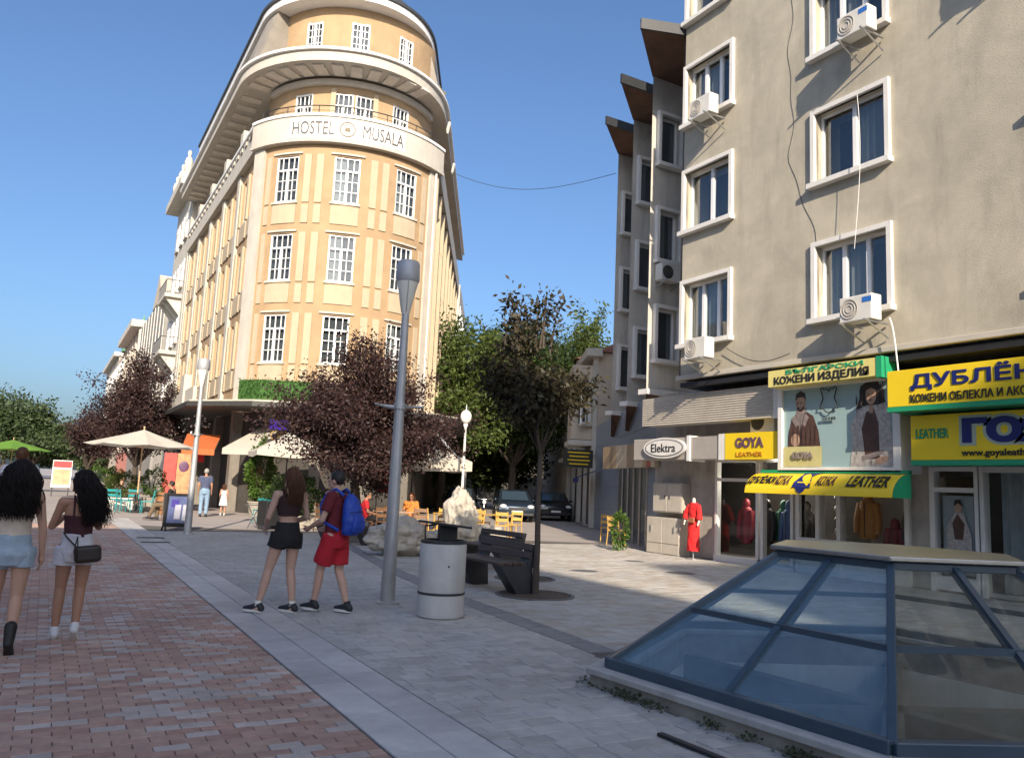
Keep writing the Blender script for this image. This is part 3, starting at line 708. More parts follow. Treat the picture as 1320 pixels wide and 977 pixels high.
for a, b in zip(tf, tf[1:]):
    a, b = Vector(a), Vector(b); mb.bar((a.x, a.y, 5.15), (b.x, b.y, 5.15), .12, .82)
    n = Vector(((b-a).y, -(b-a).x)).normalized()
    for i in range(int((b-a).length * 420)):
        p = a.lerp(b, rt.random()) + n * .06; z = rt.uniform(4.78, 5.6); q = Vector((p.x, p.y, z)); d = Vector((n.x + rt.gauss(0, .6), n.y + rt.gauss(0, .6), rt.gauss(0, .7))) * .07; t_ = Vector((-n.y, n.x, 0)) * .02
        mb.poly([q - t_, q + t_, q + d])
tag(mb.build('grass_screen', m_turf, hos, world=True), kind='stuff')
# ================================================================ apartment block with shops on the right
m_render = M('grey_render', (.45, .41, .325), .92, .12, 1.6, bump=.5, bscale=38, stain=.45, stain_col=(.27, .245, .195), patch=.16, patch_scale=.55)
m_render2 = M('stained_render', (.52, .49, .44), .92, .2, .8, bump=.35, bscale=45, stain=.55, stain_col=(.25, .235, .21))
m_trim = M('window_surround', (.72, .7, .66), .7, .07, 3, stain=.25, stain_col=(.5, .47, .42))
m_soffb = M('rusty_soffit', (.13, .075, .05), .9, .3, 2, stain=.5, stain_col=(.06, .04, .03))
m_aclt = M('air_unit_shell', (.66, .64, .59), .5, .08, 4, stain=.25, stain_col=(.42, .39, .33))
m_aclt2 = M('air_unit_grille', (.47, .44, .39), .6, .1, 4)
m_fan = M('dark_fan', (.07, .065, .06), .7, .2, 6)
m_yellow = M('sign_yellow', (.84, .6, .02), .35, .05, 2)
m_green = M('sign_green', (.02, .3, .14), .4, .05, 2)
m_navy = M('sign_navy', (.012, .02, .13), .4, .05, 2)
m_ink = M('sign_black', (.02, .018, .018), .5, .05, 2)
m_shopwhite = M('shop_frame_white', (.74, .72, .68), .4, .08, 3, stain=.2, stain_col=(.5, .47, .42))
FX = 13.8; YN, YF = -12.0, 15.6
apt = thing('apartment_building', 'grey rendered apartment block with white windows above leather shops', 'building', (FX, YF, 0))
def PF(u, z, d): return (FX + d, YF - u, z)
cols = [(9.66, 11.36), (13.9, 15.5), (5.0, 6.7), (.6, 2.3)]
zrow = (5.42, 8.4, 11.32, 14.25, 17.2)
hol = []; 
for (a, b) in cols:
    for z in zrow: hol.append((YF - b, YF - a, z, z + 1.55))
wall_holes([0, YF - YN], [4.6, 20.2], hol, PF, .2).build('street_wall', m_render, apt, world=True)
def modern_window(w, h, n, rd=.6):
    fr = MB(); t = .06
    fr.box(-w/2, -w/2 + t, -.02, .05, 0, h); fr.box(w/2 - t, w/2, -.02, .05, 0, h); fr.box(-w/2 + t, w/2 - t, -.02, .05, h - t, h); fr.box(-w/2 + t, w/2 - t, -.02, .05, 0, t)
    for k in range(1, n): x = -w/2 + w*k/n; fr.box(x - .05, x + .05, -.03, .05, t, h - t)
    pn = []
    for k in range(n): x0 = -w/2 + w*k/n + .04; x1 = -w/2 + w*(k+1)/n - .04; q = MB(); q.poly([(x0, .01, .04), (x1, .01, .04), (x1, .01, h - .04), (x0, .01, h - .04)]); pn.append(q.mesh('pane', m_pane))
    sr = MB(); e = .1
    sr.box(-w/2 - e, -w/2, -.27, -.12, -.02, h + e); sr.box(w/2, w/2 + e, -.27, -.12, -.02, h + e); sr.box(-w/2, w/2, -.27, -.12, h, h + e)
    si = MB().box(-w/2 - e - .04, w/2 + e + .04, -.36, .0, -.13, -.02)
    rm = MB(); rm.box(-w/2, w/2, rd, rd + .02, 0, h); rm.box(-w/2, w/2, .06, rd, -.02, 0)
    cu = MB(); m = 18; cw = w * .55
    for i in range(m):
        x0 = -w/2 + cw*i/m; x1 = -w/2 + cw*(i+1)/m; y0 = min(.14, rd - .03) + min(.03, rd*.2)*math.sin(i*1.9); y1 = min(.14, rd - .03) + min(.03, rd*.2)*math.sin((i+1)*1.9); cu.poly([(x0, y0, .03), (x1, y1, .03), (x1, y1, h - .03), (x0, y0, h - .03)])
    return dict(frame=fr.mesh('window', m_pvc), panes=pn, surround=sr.mesh('surround', m_trim), sill=si.mesh('sill', m_trim), room=rm.mesh('room', m_room), curtain=cu.mesh('curtain', m_curtain))
def put_modern(parent, t, p, rz, z, curtain=True, flip=False):
    wo = link('window', t['frame'], parent, WM[parent].inverted() @ Vector((p[0], p[1], z)), rz)
    for q in t['panes']: link('pane', q, wo)
    for k in ('surround', 'sill', 'room'): link(k if k != 'room' else 'room_behind', t[k], wo)
    if curtain:
        c = link('curtain', t['curtain'], wo)
        if flip: c.scale = (-1, 1, 1)
    return wo
T3 = modern_window(1.7, 1.55, 3); T2 = modern_window(1.7, 1.55, 2); T3b = modern_window(1.6, 1.55, 3); T2b = modern_window(1.6, 1.55, 2)
for ci, (a, b) in enumerate(cols):
    for ri, z in enumerate(zrow):
        t = [(T3, T2, T3, T2, T3), (T3b, T2b, T3b, T2b, T3b), (T2, T3, T2, T3, T2), (T2, T3, T2, T3, T2)][ci][ri]
        put_modern(apt, t, (FX + .19, (a + b) / 2), -math.pi/2, z, curtain=(ci + ri) % 3 != 2 or ci == 0, flip=(ri % 2 == 1))
box('ledge', m_gplas, apt, FX - .08, FX + 1.6, YN, YF + .1, 4.49, 4.6, world=True, bevel=.01)
box('back_block', m_render, apt, FX + .8, FX + 10, YN, YF - .05, 4.61, 20.19, world=True)
mb = MB(); mb.poly([(FX, YF, 4.6), (FX + 3, YF, 4.6), (FX + 3, YF, 20.2), (FX, YF, 20.2)]); mb.build('return_wall', m_render2, apt, world=True)
mb = MB().box(FX - .5, FX + 10, YN, YF + .4, 20.21, 20.5); mb.build('roof_slab', m_soffb, apt, world=True)
# saw-tooth bays along the side street
C1 = Vector((14.57, 17.9)); ST = SDIR * 3.3
T1 = modern_window(.78, 1.5, 1, .07)
for k in range(3):
    c = C1 + ST * k; w = 2.6 if k < 1 else 3.0; zt = 14.0 + .2*k
    hl = [(.28, 1.06, z, z + 1.5) for z in (5.45, 8.4, 11.35)]
    def PB(u, z, d, c=c): return (c.x + u, c.y + d, z)
    wall_holes([0, w], [4.55, zt], hl, PB, .15).build('bay_wall', m_render2, apt, world=True)
    nx = Vector((c.x + 3.45, c.y + 3.7)); mb = MB(); mb.poly([(*c, 4.55), (*nx, 4.55), (*nx, zt), (*c, zt)]); mb.poly([(*c, 4.55), (c.x + w, c.y, 4.55), (*nx, 4.55)]); mb.build('bay_return', m_render2, apt, world=True)
    for z in (5.45, 8.4, 11.35): put_modern(apt, T1, (c.x + .67, c.y + .14), 0, z, curtain=(k + int(z)) % 2 == 0)
    d = Vector((-1.95, -1.8)); r_ = Vector((1.3, -.45)) if k == 0 else Vector((2.0, 0))
    pl_ = [c + d, c + d + r_, c + Vector((2.4, -.1)), c + Vector((1.4, .9)), c + Vector((-.02, .02))]
    MB().prism([(p.x, p.y) for p in pl_], zt, zt + .14).build('eave_slab', m_soffb, apt, world=True)
    e0 = c + d; e1 = c + d + r_; MB().bar((e0.x, e0.y - .02, zt + .1), (e1.x, e1.y - .02, zt + .1), .08, .3).build('gutter', m_dark, apt, world=True)
    MB().prism([(c.x - .05, c.y - .12), (c.x + 1.6, c.y - .12), (c.x + 1.6, c.y + .3), (c.x - .05, c.y + .3)], 4.4, 4.549).build('bay_ledge', m_trim, apt, world=True)
    MB().add([(c.x, c.y, 4.4), (c.x + 1.5, c.y, 4.4), (c.x + 1.9, c.y + 1.6, 3.7), (c.x + .9, c.y + 1.2, 3.7), (c.x + 3.4, c.y + 3.6, 4.4)], [(0, 1, 2, 3), (0, 3, 4), (1, 4, 2), (3, 2, 4)]).build('corbel', m_soffb, apt, world=True)
mb = MB().prism([(C1.x + 2.6, 16), (26, 16), (30, 32), (C1.x + ST.x*3 + 1, C1.y + ST.y*3)], 4.6, 14.3); mb.build('rear_block', m_render2, apt, world=True)
mb = MB(); mb.tube([(13.95, 15.75, 4.6), (13.95, 15.75, 20)], .05, 8); mb.build('rain_pipe', m_dark, apt, world=True, smooth=True)
# ground-floor walls
SX = 15.05
m_shoplamp = bpy.data.materials.new('lit_spot'); m_shoplamp.use_nodes = True; _b = m_shoplamp.node_tree.nodes['Principled BSDF']; _b.inputs['Emission Color'].default_value = (1, .9, .75, 1); _b.inputs['Emission Strength'].default_value = 6
for _i, (_y, _l) in enumerate(((15.0, 'lit ceiling spot inside the corner shop, nearer the red dress'), (14.5, 'lit ceiling spot inside the corner shop, nearer the open doorway'))):
    t = thing('ceiling_spot', _l, 'ceiling lamp', (16.1, _y, 2.05), 0, 'lit spots in the corner shop'); MB().lathe([(.07, 0), (.08, .05), (.05, .1), (.01, .1)], 12).build('housing', m_white, t); MB().lathe([(.065, -.002), (.001, -.012)], 12).build('bulb', m_shoplamp, t); MB().cyl((0, 0, .1), (0, 0, 2.2), .01, n=5).build('drop_rod', m_dark, t)
    _ld = bpy.data.lights.new('spot_light', 'POINT'); _ld.energy = 18; _ld.color = (1, .9, .75); _ld.shadow_soft_size = .06; _lo = bpy.data.objects.new('spot_light', _ld); COL.objects.link(_lo); _lo.parent = t; _lo.location = (0, 0, -.1)
m_shopwall = M('shabby_shop_wall', (.4, .37, .33), .85, .25, 2.5, stain=.6, stain_col=(.2, .18, .16))
m_tile = M('blue_grey_tile', (.2, .24, .3), .35, .12, 1.5)
box('soffit', m_black, apt, FX, SX + .5, YN, YF, 4.3, 4.42, world=True)
shop_holes = [(15.2, 15.75, 0, 0)]
def PS(u, z, d): return (SX + d, 18.0 - u, z)
hol = [(18 - 15.55, 18 - 13.05, .12, 2.55), (18 - 12.85, 18 - 10.2, .75, 1.95), (18 - 9.75, 18 - 6.2, .1, 2.3)]
wall_holes([0, 30], [0, 4.43], hol, PS, .12).build('shop_wall', m_shopwall, apt, world=True)
box('shop_back', m_shopdark, apt, SX + 2.2, SX + 2.3, YN, 18, 0, 4.3, world=True)
box('shop_floor', M('shop_floor', (.3, .27, .24), .5, .1, 2), apt, SX, SX + 2.2, YN, 17.6, -.01, .02, world=True)
sh = SDIR * 1; w0 = Vector((15.05, 18.0)); 
def tilew(a, b, z0, z1, mat, name): MB().poly([(*a, z0), (*b, z0), (*b, z1), (*a, z1)]).build(name, mat, apt, world=True)
for k in range(12):
    for z0, z1 in ((0, .9), (.91, 1.8), (1.81, 2.7), (2.71, 3.6), (3.61, 4.5)):
        a = w0 + SDIR * (k * 1.1); b = w0 + SDIR * (k * 1.1 + 1.09)
        if 1 <= k <= 5 and z0 < 2.6: continue
        tilew(a, b, z0, z1, m_tile, 'tile')
a = w0 + SDIR * 1.1 - SN * -.0; b = w0 + SDIR * 6.6
for k in range(5):
    p = w0 + SDIR * (1.1 + 1.1*k) ; q = w0 + SDIR * (2.2 + 1.1*k)
    MB().poly([(p.x + .06, p.y, .15), (q.x + .06, q.y, .15), (q.x + .06, q.y, 2.6), (p.x + .06, p.y, 2.6)]).build('shop_pane', m_shopglass, apt, world=True)
    MB().bar((p.x, p.y, 0), (p.x, p.y, 2.7), .07, .07).build('shop_mullion', m_steel, apt, world=True)
MB().poly([(*(w0 + SDIR*.6 + SN*1.5), 0), (*(w0 + SDIR*7 + SN*1.5), 0), (*(w0 + SDIR*7 + SN*1.5), 3), (*(w0 + SDIR*.6 + SN*1.5), 3)]).build('shop_back', m_shopdark, apt, world=True)

# ---- air conditioners
def ac_unit(name, label, x, y, z, rz=-math.pi/2, logo=True, bracket=True, fan=None):
    fan = fan or m_aclt2
    t = thing(name, label, 'air conditioner', (x, y, z), rz, 'air conditioner units on the apartment block')
    w, d, h = .72, .3, .5
    MB().box(-w/2, w/2, -d, 0, 0, h).build('case', m_aclt, t, bevel=.02)
    n = 20; g = MB()
    for k in range(3):
        r = .07 + k * .06; g.tube([( -.13 + r*math.cos(6.283*i/n), -d - .012, h/2 + r*math.sin(6.283*i/n)) for i in range(n + 1)], .006, 4, False)
    g.build('fan_grille', m_aclt2 if fan is m_aclt2 else m_dark, t)
    MB().add([(-.13 + .2*math.cos(6.283*i/n), -d - .003, h/2 + .2*math.sin(6.283*i/n)) for i in range(n)], [tuple(range(n))]).build('fan_opening', fan, t)
    if logo: box('badge', M('badge_blue', (.03, .15, .5), .4) if 'badge_blue' not in bpy.data.materials else bpy.data.materials['badge_blue'], t, .16, .36, -d - .006, -d - .001, h - .16, h - .06)
    if bracket:
        for sx in (-.28, .28):
            b = MB(); b.bar((sx, 0.3, -.02), (sx, -d - .12, -.02), .035, .035); b.bar((sx, .3, -.3), (sx, -d - .05, -.03), .025, .025); b.build('bracket', m_steel, t)
    return t
ac_unit('air_conditioner', 'pale air conditioner under the top right window, long shadow below', FX - .34, 9.95, 10.95)
ac_unit('air_conditioner', 'pale air conditioner at the lowest right-column window above the shop ledge', FX - .34, 9.95, 5.05)
ac_unit('air_conditioner', 'pale air conditioner at the upper window nearest the building corner', FX - .34, 14.35, 10.95, logo=False)
ac_unit('air_conditioner', 'pale air conditioner at the lowest window nearest the building corner', FX - .34, 14.4, 4.85, logo=False)
ac_unit('air_conditioner', 'air conditioner near the facade edge above the large yellow sign, high up', FX - .34, 6.55, 11.5)
ac_unit('air_conditioner', 'air conditioner with dark fan on the shaded side bay', C1.x + .55, C1.y - .05, 7.72, 0, logo=False, fan=m_fan)
ac_unit('air_conditioner', 'air conditioner with dark fan standing on the yellow shop sign', 14.55, 13.3, 3.12, logo=False, bracket=False, fan=m_fan)
# cables on the facade
def cable(label, pts, r=.012, mat=m_dark):
    return tag(MB().tube(pts, r, 5).build('cable', mat, smooth=True), label, 'cable')
rc = random.Random(4)
cable('dark cable wandering down the render between the two window columns', [(FX - .003, 12.05 - .9*min(1, max(0, (9.2 - z) / 3)) + .06*math.sin(z*2.3) + .04*math.sin(z*4.9), z) for z in np.linspace(13.5, 6.95, 40)], .007, m_fan)
cable('thin pale cord hanging past the middle window', [(FX - .32, 10.15 - .12*math.sin(z*.9), z) for z in np.linspace(9.8, 6.6, 14)], .006, m_white)
cable('pale hose from the low air conditioner to the signs', [(FX - .25, 9.5 - .15*t, 5.1 - .9*t + .2*math.sin(3*t)) for t in np.linspace(0, 1.2, 10)], .014, m_white)
cable('grey wire looping along the ledge to the corner air conditioner', [(FX - .1, 13.9 - 1.9*t, 5.1 - .35*t - .25*math.sin(3.1*t)) for t in np.linspace(0, 1, 12)], .01, m_dark)
WIRE_A = Vector((15.6, 35.8, 17.4)); WIRE_B = Vector((18.2, 24.5, 14.0))
cable('thin overhead wire from hostel to apartment block', [WIRE_A.lerp(WIRE_B, t) - Vector((0, 0, .9*math.sin(math.pi*t))) for t in np.linspace(0, 1, 24)], .012)

# ---- shop signs
def face(X, yc, zc):           # sign face towards the street; x runs to the right in view (-Y)
    def f(x, y, d): return (X - d, yc - x, zc + y)
    return f
t = thing('corrugated_fascia', 'ribbed beige metal fascia box above the corner shop', 'fascia', (14.0, 15, 3.4))
mb = MB(); n = 26; x0, x1, ya, yb, z0, z1 = 14.0, 14.6, 12.72, 17.35, 3.42, 4.16
pr = []
for k in range(n + 1): z = z0 + (z1 - z0)*k/n; pr.append((x0 + (.025 if k % 2 else 0), z))
mb.add([(p[0], ya, p[1]) for p in pr] + [(p[0], yb, p[1]) for p in pr], [(k, k+1, n+2+k, n+1+k)[::-1] for k in range(n)])
mb.build('ribbed_front', M('beige_metal', (.5, .46, .4), .5, .12, 2, stain=.3, stain_col=(.33, .3, .25)), t, world=True)
mb = MB().box(x0 + .03, x1, ya, yb, z0, z1); mb.build('box_body', m_aclt, t, world=True); box('end_cap', m_aclt, t, x0 - .02, x1, ya - .22, ya - .003, z0 - .03, z1 + .03, world=True)
t = thing('shop_beam_sign', 'grey shop beam with a white oval name plate', 'sign', (14.0, 16, 2.5))
box('beam', M('taupe_panel', (.36, .33, .3), .5, .1, 2), t, 14.02, 14.5, 14.24, 17.7, 2.5, 3.06, world=True, bevel=.01)
box('white_edge', m_shopwhite, t, 13.97, 14.5, 15.42, 15.52, 2.46, 3.1, world=True)
def oval(name, mat, parent, X, yc, zc, a, b, th):
    n = 36; mb = MB(); mb.add([(X, yc + a*math.cos(6.2832*k/n), zc + b*math.sin(6.2832*k/n)) for k in range(n)] + [(X + th, yc + a*math.cos(6.2832*k/n), zc + b*math.sin(6.2832*k/n)) for k in range(n)], [tuple(range(n))] + [(k, n + k, n + (k+1) % n, (k+1) % n) for k in range(n)])
    return mb.build(name, mat, parent, world=True)
oval('plate', m_shopwhite, t, 13.93, 16.35, 2.8, .82, .27, .08); oval('rim', M('rim_grey', (.2, .2, .21), .5), t, 13.922, 16.35, 2.8, .75, .23, .006); oval('plate_face', m_shopwhite, t, 13.914, 16.35, 2.8, .7, .2, .006)
lettering('Elektra', .3, m_ink, t, face(13.91, 16.35, 2.8), width=.95, height=.22)
t = thing('yellow_shop_sign', 'small yellow GOYA LEATHER sign over the glass door', 'sign', (14.0, 13.4, 2.5))
box('panel', m_yellow, t, 13.98, 14.6, 12.6, 14.2, 2.48, 3.1, world=True, bevel=.008); box('side_panel', m_shopwhite, t, 13.99, 14.6, 14.202, 14.42, 2.48, 3.1, world=True)
m_plum = M('sign_brown', (.13, .07, .1), .4)
lettering('GOYA', .3, m_plum, t, face(13.97, 13.42, 2.87), width=.86, height=.24, bold=.012); lettering('LEATHER', .16, M('sign_orange', (.45, .18, .02), .4), t, face(13.97, 13.42, 2.6), width=.8, height=.1)
t = thing('top_yellow_sign', 'narrow yellow sign reading about leather goods above the poster', 'sign', (13.9, 11, 4.1))
m_paley = M('sign_pale_yellow', (.74, .64, .22), .4, .06, 2)
box('panel', m_paley, t, 13.58, 14.0, 9.82, 12.5, 4.02, 4.38, world=True, bevel=.008); box('green_end', m_green, t, 13.57, 14.0, 9.7, 9.818, 3.99, 4.4, world=True)
lettering('КОЖЕНИ ИЗДЕЛИЯ', .25, m_ink, t, face(13.575, 11.15, 4.13), width=2.35, height=.2, bold=.008); lettering('БЪЛГАРСКИ', .14, m_green, t, face(13.575, 11.05, 4.31), width=1.9, height=.1, bold=.004)
t = thing('large_yellow_sign', 'wide yellow sign with big dark blue letters and green lower edge', 'sign', (13.6, 7, 3.3))
box('panel', m_yellow, t, 13.45, 14.2, 3.2, 9.5, 3.38, 4.05, world=True, bevel=.01); box('green_edge', m_green, t, 13.44, 14.2, 3.2, 9.5, 3.29, 3.377, world=True)
lettering('ДУБЛЁНКИ', .4, m_navy, t, face(13.44, 7.57, 3.83), width=2.9, height=.36, bold=.01); lettering('КОЖЕНИ ОБЛЕКЛА И АКСЕСОАРИ', .2, m_ink, t, face(13.44, 7.7, 3.51), width=2.65, height=.15, bold=.003)
t = thing('lower_yellow_sign', 'lower yellow sign with outlined dark blue letters and web address', 'sign', (13.9, 7, 2.3))
box('panel', m_yellow, t, 13.8, 14.3, 3.4, 9.28, 2.42, 3.24, world=True, bevel=.01); box('green_edge', m_green, t, 13.79, 14.3, 3.4, 9.28, 2.33, 2.417, world=True)
lettering('LEATHER', .2, m_green, t, face(13.79, 8.86, 2.9), width=.62, height=.17, bold=.004)
lettering('ГОЯ', .5, M('sign_outline', (.4, .45, .35), .4), t, face(13.798, 7.56, 2.93), width=1.6, height=.54, bold=.075, extrude=.004); lettering('ГОЯ', .5, m_navy, t, face(13.785, 7.56, 2.93), width=1.48, height=.44, bold=.03)
lettering('www.goyaleather.com', .2, m_ink, t, face(13.79, 7.55, 2.53), width=1.55, height=.15, bold=.003)
# poster lightbox
t = thing('poster_box', 'framed shop poster of two models in leather coats', 'poster', (13.9, 11, 2.2))
box('board', M('poster_teal', (.3, .42, .43), .35, .1, 1), t, 13.97, 14.5, 9.72, 12.4, 2.3, 4.02, world=True)
mb = MB(); mb.box(13.9, 14.55, 12.4, 12.52, 2.2, 4.08); mb.box(13.9, 14.55, 9.56, 9.72, 2.2, 4.08); mb.box(13.9, 14.55, 9.72, 12.4, 3.98, 4.04); mb.box(13.9, 14.55, 9.72, 12.4, 2.2, 2.3); mb.build('frame', m_shopwhite, t, world=True, bevel=.008)
PF_ = face(13.965, 11.06, 3.16)
_pl = [0]
def flat(name, mat, pts, lift=0):
    _pl[0] += 1; MB().poly([PF_(x, y, .002 + _pl[0]*.0003) for x, y in pts]).build(name, mat, t, world=True)
def ell(cx, cy, a, b, n=20, r=0): return [(cx + a*math.cos(6.283*k/n)*math.cos(r) - b*math.sin(6.283*k/n)*math.sin(r), cy + a*math.cos(6.283*k/n)*math.sin(r) + b*math.sin(6.283*k/n)*math.cos(r)) for k in range(n)]
m_pskin = M('print_skin', (.42, .27, .19), .4, .2, 6); m_pbr = M('print_brown', (.085, .045, .035), .4, .4, 9); m_phair = M('print_hair', (.022, .018, .017), .4, .3, 9); m_pfur = M('print_fur', (.42, .39, .36), .4, .4, 14); m_pgr = M('print_grey', (.24, .2, .19), .4, .4, 9)
flat('print', m_pbr, [(-1.24, -.86), (-1.22, -.2), (-1.12, .2), (-.98, .3), (-.72, .32), (-.55, .22), (-.42, -.1), (-.36, -.5), (-.5, -.86)])
flat('print', m_pgr, [(-1.0, .26), (-.9, -.1), (-.78, .3), (-.72, .42), (-.98, .42)]); flat('print', m_pskin, ell(-.88, .5, .13, .19)); flat('print', m_phair, [(-1.02, .56), (-1.0, .72), (-.88, .78), (-.76, .72), (-.74, .56), (-.8, .64), (-.95, .64)])
flat('print', m_pskin, ell(-1.02, -.28, .12, .14)); flat('print', m_pskin, ell(-.85, -.78, .2, .07))
flat('print', m_pfur, [(.34, -.86), (.42, -.3), (.36, -.05), (.55, .3), (.66, .48), (1.08, .5), (1.24, .2), (1.3, -.4), (1.32, -.86)])
flat('print', m_pbr, [(.7, -.7), (.62, -.1), (.72, .22), (.9, .3), (1.0, 0), (1.02, -.7)]); flat('print', m_phair, [(.5, .28), (.58, .5), (.6, .75), (.78, .85), (1.0, .82), (1.1, .62), (1.16, .4), (1.0, .36), (.74, .36)])
flat('print', m_pskin, ell(.84, .56, .12, .19)); flat('print', m_phair, [(.7, .7), (.84, .78), (.98, .7), (.94, .66), (.84, .7), (.74, .66)]); flat('print', m_pskin, [(.78, .36), (.9, .36), (.88, .2), (.8, .2)]); flat('print', m_pgr, [(.6, -.64), (1.1, -.52), (1.12, -.6), (.62, -.74)])
flat('print', m_pskin, ell(1.06, -.72, .16, .07, r=.3)); 
flat('print', m_phair, [(-.98, .4), (-.93, .34), (-.88, .325), (-.83, .34), (-.78, .4), (-.8, .44), (-.88, .41), (-.96, .44)])
flat('print', m_pskin, ell(-.88, .405, .05, .028)); flat('print', M('print_skin_dark', (.27, .16, .11), .4, .2, 9), [(-.885, .52), (-.865, .46), (-.9, .455)]); flat('print', bpy.data.materials['print_skin_dark'], [(-.98, .56), (-.955, .5), (-.96, .42), (-.99, .46)])
flat('print', m_phair, [(-.9, .3), (-.86, -.3), (-.84, -.86), (-.86, -.86)]); flat('print', m_pgr, [(-1.13, .18), (-1.02, .27), (-.93, .06), (-1.0, .0)]); flat('print', m_pgr, [(-.66, .2), (-.75, .29), (-.83, .06), (-.76, .0)])
for _k in range(7): flat('print', m_phair, [(-1.2 + _k*.115, -.4 - .06*(_k % 3)), (-1.185 + _k*.115, -.2), (-1.19 + _k*.115, .02 + .05*(_k % 2)), (-1.205 + _k*.115, -.2)])
_rp = random.Random(12)
for _k in range(60):
    _x, _y = _rp.uniform(.42, 1.28), _rp.uniform(-.8, .42)
    if .62 < _x < 1.02 and -.7 < _y < .3: continue
    _a = _rp.uniform(-2.2, -.9); _l = _rp.uniform(.05, .13); flat('print', _rp.choice((m_pgr, m_pfur, m_pbr, m_pfur)), [(_x, _y), (_x + .02, _y + .01), (_x + _l*math.cos(_a), _y + _l*math.sin(_a))])
for _k in range(16):
    _x = _rp.choice((_rp.uniform(.5, .68), _rp.uniform(1.0, 1.14))); _y = _rp.uniform(.3, .6); flat('print', _rp.choice((m_phair, m_pbr)), [(_x, _y + .22), (_x + .025, _y + .2), (_x + _rp.uniform(-.06, .06), _y - .14)])
flat('print', bpy.data.materials['print_skin_dark'], [(.87, .58), (.88, .5), (.845, .5)]); flat('print', bpy.data.materials['print_skin_dark'], [(.74, .62), (.73, .5), (.77, .42), (.76, .54)])
for cx, cy in ((-.93, .52), (-.84, .52), (.8, .58), (.9, .58)): flat('print', m_phair, ell(cx, cy, .022, .012, 8))
for cx, cy in ((-.88, .41), (.85, .46)): flat('print', m_pbr, ell(cx, cy, .04, .012, 8))
hide = [(0, .3), (.05, .36), (.12, .34), (.16, .4), (.2, .36), (.17, .26), (.14, .12), (.2, -.02), (.22, -.14), (.14, -.12), (.08, -.2), (0, -.24)]
hide = hide + [(-x, y) for x, y in hide[::-1][1:-1]]
mb = MB(); mb.tube([PF_(-.12 + x, .46 + y*.85, .05) for x, y in hide + hide[:1]], .012, 5); mb.build('hide_outline', m_ink, t, world=True)
lettering('LEATHER', .1, m_ink, t, face(13.915, 11.18, 3.3), width=.34, height=.06)
flat('print', M('print_yellow', (.55, .5, .22), .4, .1, 3), [(-1.32, -.42), (-.32, -.42), (-.32, -.85), (-1.32, -.85)]); lettering('GOYA', .2, m_pgr, t, face(13.905, 11.85, 2.55), width=.55, height=.15, bold=.01)
# curved awning
t = thing('yellow_awning', 'curved yellow awning with green rim lettered for leather and sheepskin', 'awning', (13.6, 11, 1.7))
n = 8; prf = [(13.95 - .55*math.sin(math.pi/2*k/n), 2.17 - .45*(1 - math.cos(math.pi/2*k/n))) for k in range(n + 1)]
mb = MB(); ya, yb = 9.4, 13.0
mb.add([(p[0], ya, p[1]) for p in prf] + [(p[0], yb, p[1]) for p in prf], [(k, k+1, n+2+k, n+1+k)[::-1] for k in range(n)]); mb.build('fabric', m_yellow, t, world=True, smooth=True)
MB().add([(p[0], ya - .01, p[1]) for p in prf] + [(13.95, ya - .01, 1.72)], [tuple(range(n + 2))]).build('end_panel', m_green, t, world=True)
box('rim', m_green, t, 13.9, 14.0, ya, yb, 2.172, 2.24, world=True)
def aw(yc):
    def f(x, y, d):
        k = max(0, min(1, .55 - y / .5)); a = math.pi/2*k; return (13.95 - .55*math.sin(a) - (.012 + d)*math.cos(a*.0), yc - x, 2.17 - .45*(1 - math.cos(a)) + .012)
    return f
lettering('LEATHER', .2, m_ink, t, aw(9.98), width=.9, height=.2, bold=.006); lettering('ДУБЛЁНКИ', .2, m_ink, t, aw(12.6), width=.72, height=.2, bold=.006)
lettering('КОЖА', .2, m_pbr, t, aw(12.02), width=.36, height=.19, bold=.002); lettering('КОЖА', .2, m_pbr, t, aw(10.93), width=.42, height=.19, bold=.002)
fh = aw(11.48); mb = MB(); mb.add([fh(x*1.05, y*.8 - .03, .006) for x, y in hide], [tuple(range(len(hide)))]); mb.build('hide_print', m_navy, t, world=True)
# shop fronts: doors and windows
t = thing('glass_shop_door', 'white framed glass shop front beside the red dress', 'shop front', (SX, 14.3, 0))
mb = MB()
for y in (13.05, 13.95, 14.1, 15.48): mb.box(SX - .06, SX + .08, y, y + .08, .1, 2.55)
mb.box(SX - .055, SX + .075, 13.05, 15.55, 2.0, 2.08); mb.box(SX - .055, SX + .075, 13.05, 15.55, 2.48, 2.55); mb.box(SX - .1, SX + .1, 14.1, 15.55, 0, .16); mb.box(SX - .1, SX + .1, 13.0, 14.1, 0, .05)
mb.build('frame', m_shopwhite, t, world=True)
for a, b, c, d in ((14.18, 15.48, .16, 2.0), (14.18, 15.48, 2.08, 2.48), (13.13, 13.95, 2.08, 2.48)): MB().poly([(SX + .01, a, c), (SX + .01, b, c), (SX + .01, b, d), (SX + .01, a, d)]).build('pane', m_shopglass, t, world=True)
t = thing('shop_display_window', 'white framed display window with jackets under the yellow awning', 'shop window', (SX, 11.5, 0))
mb = MB()
for y in (10.14, 11.75, 12.3, 12.85): mb.box(SX - .09, SX + .1, y, y + .1, .0, 2.1)
mb.box(SX - .085, SX + .095, 10.24, 12.85, .65, .78); mb.box(SX - .085, SX + .095, 10.24, 12.85, 1.95, 2.1); mb.box(SX - .02, SX, 10.24, 12.85, 0, .65); mb.build('frame', m_shopwhite, t, world=True)
MB().poly([(SX, 10.2, .78), (SX, 12.85, .78), (SX, 12.85, 1.95), (SX, 10.2, 1.95)]).build('pane', m_shopglass, t, world=True)
box('display_back', M('display_backing', (.55, .52, .47), .8, .1, 2), t, SX + .9, SX + .95, 10.0, 11.72, .3, 2.2, world=True)
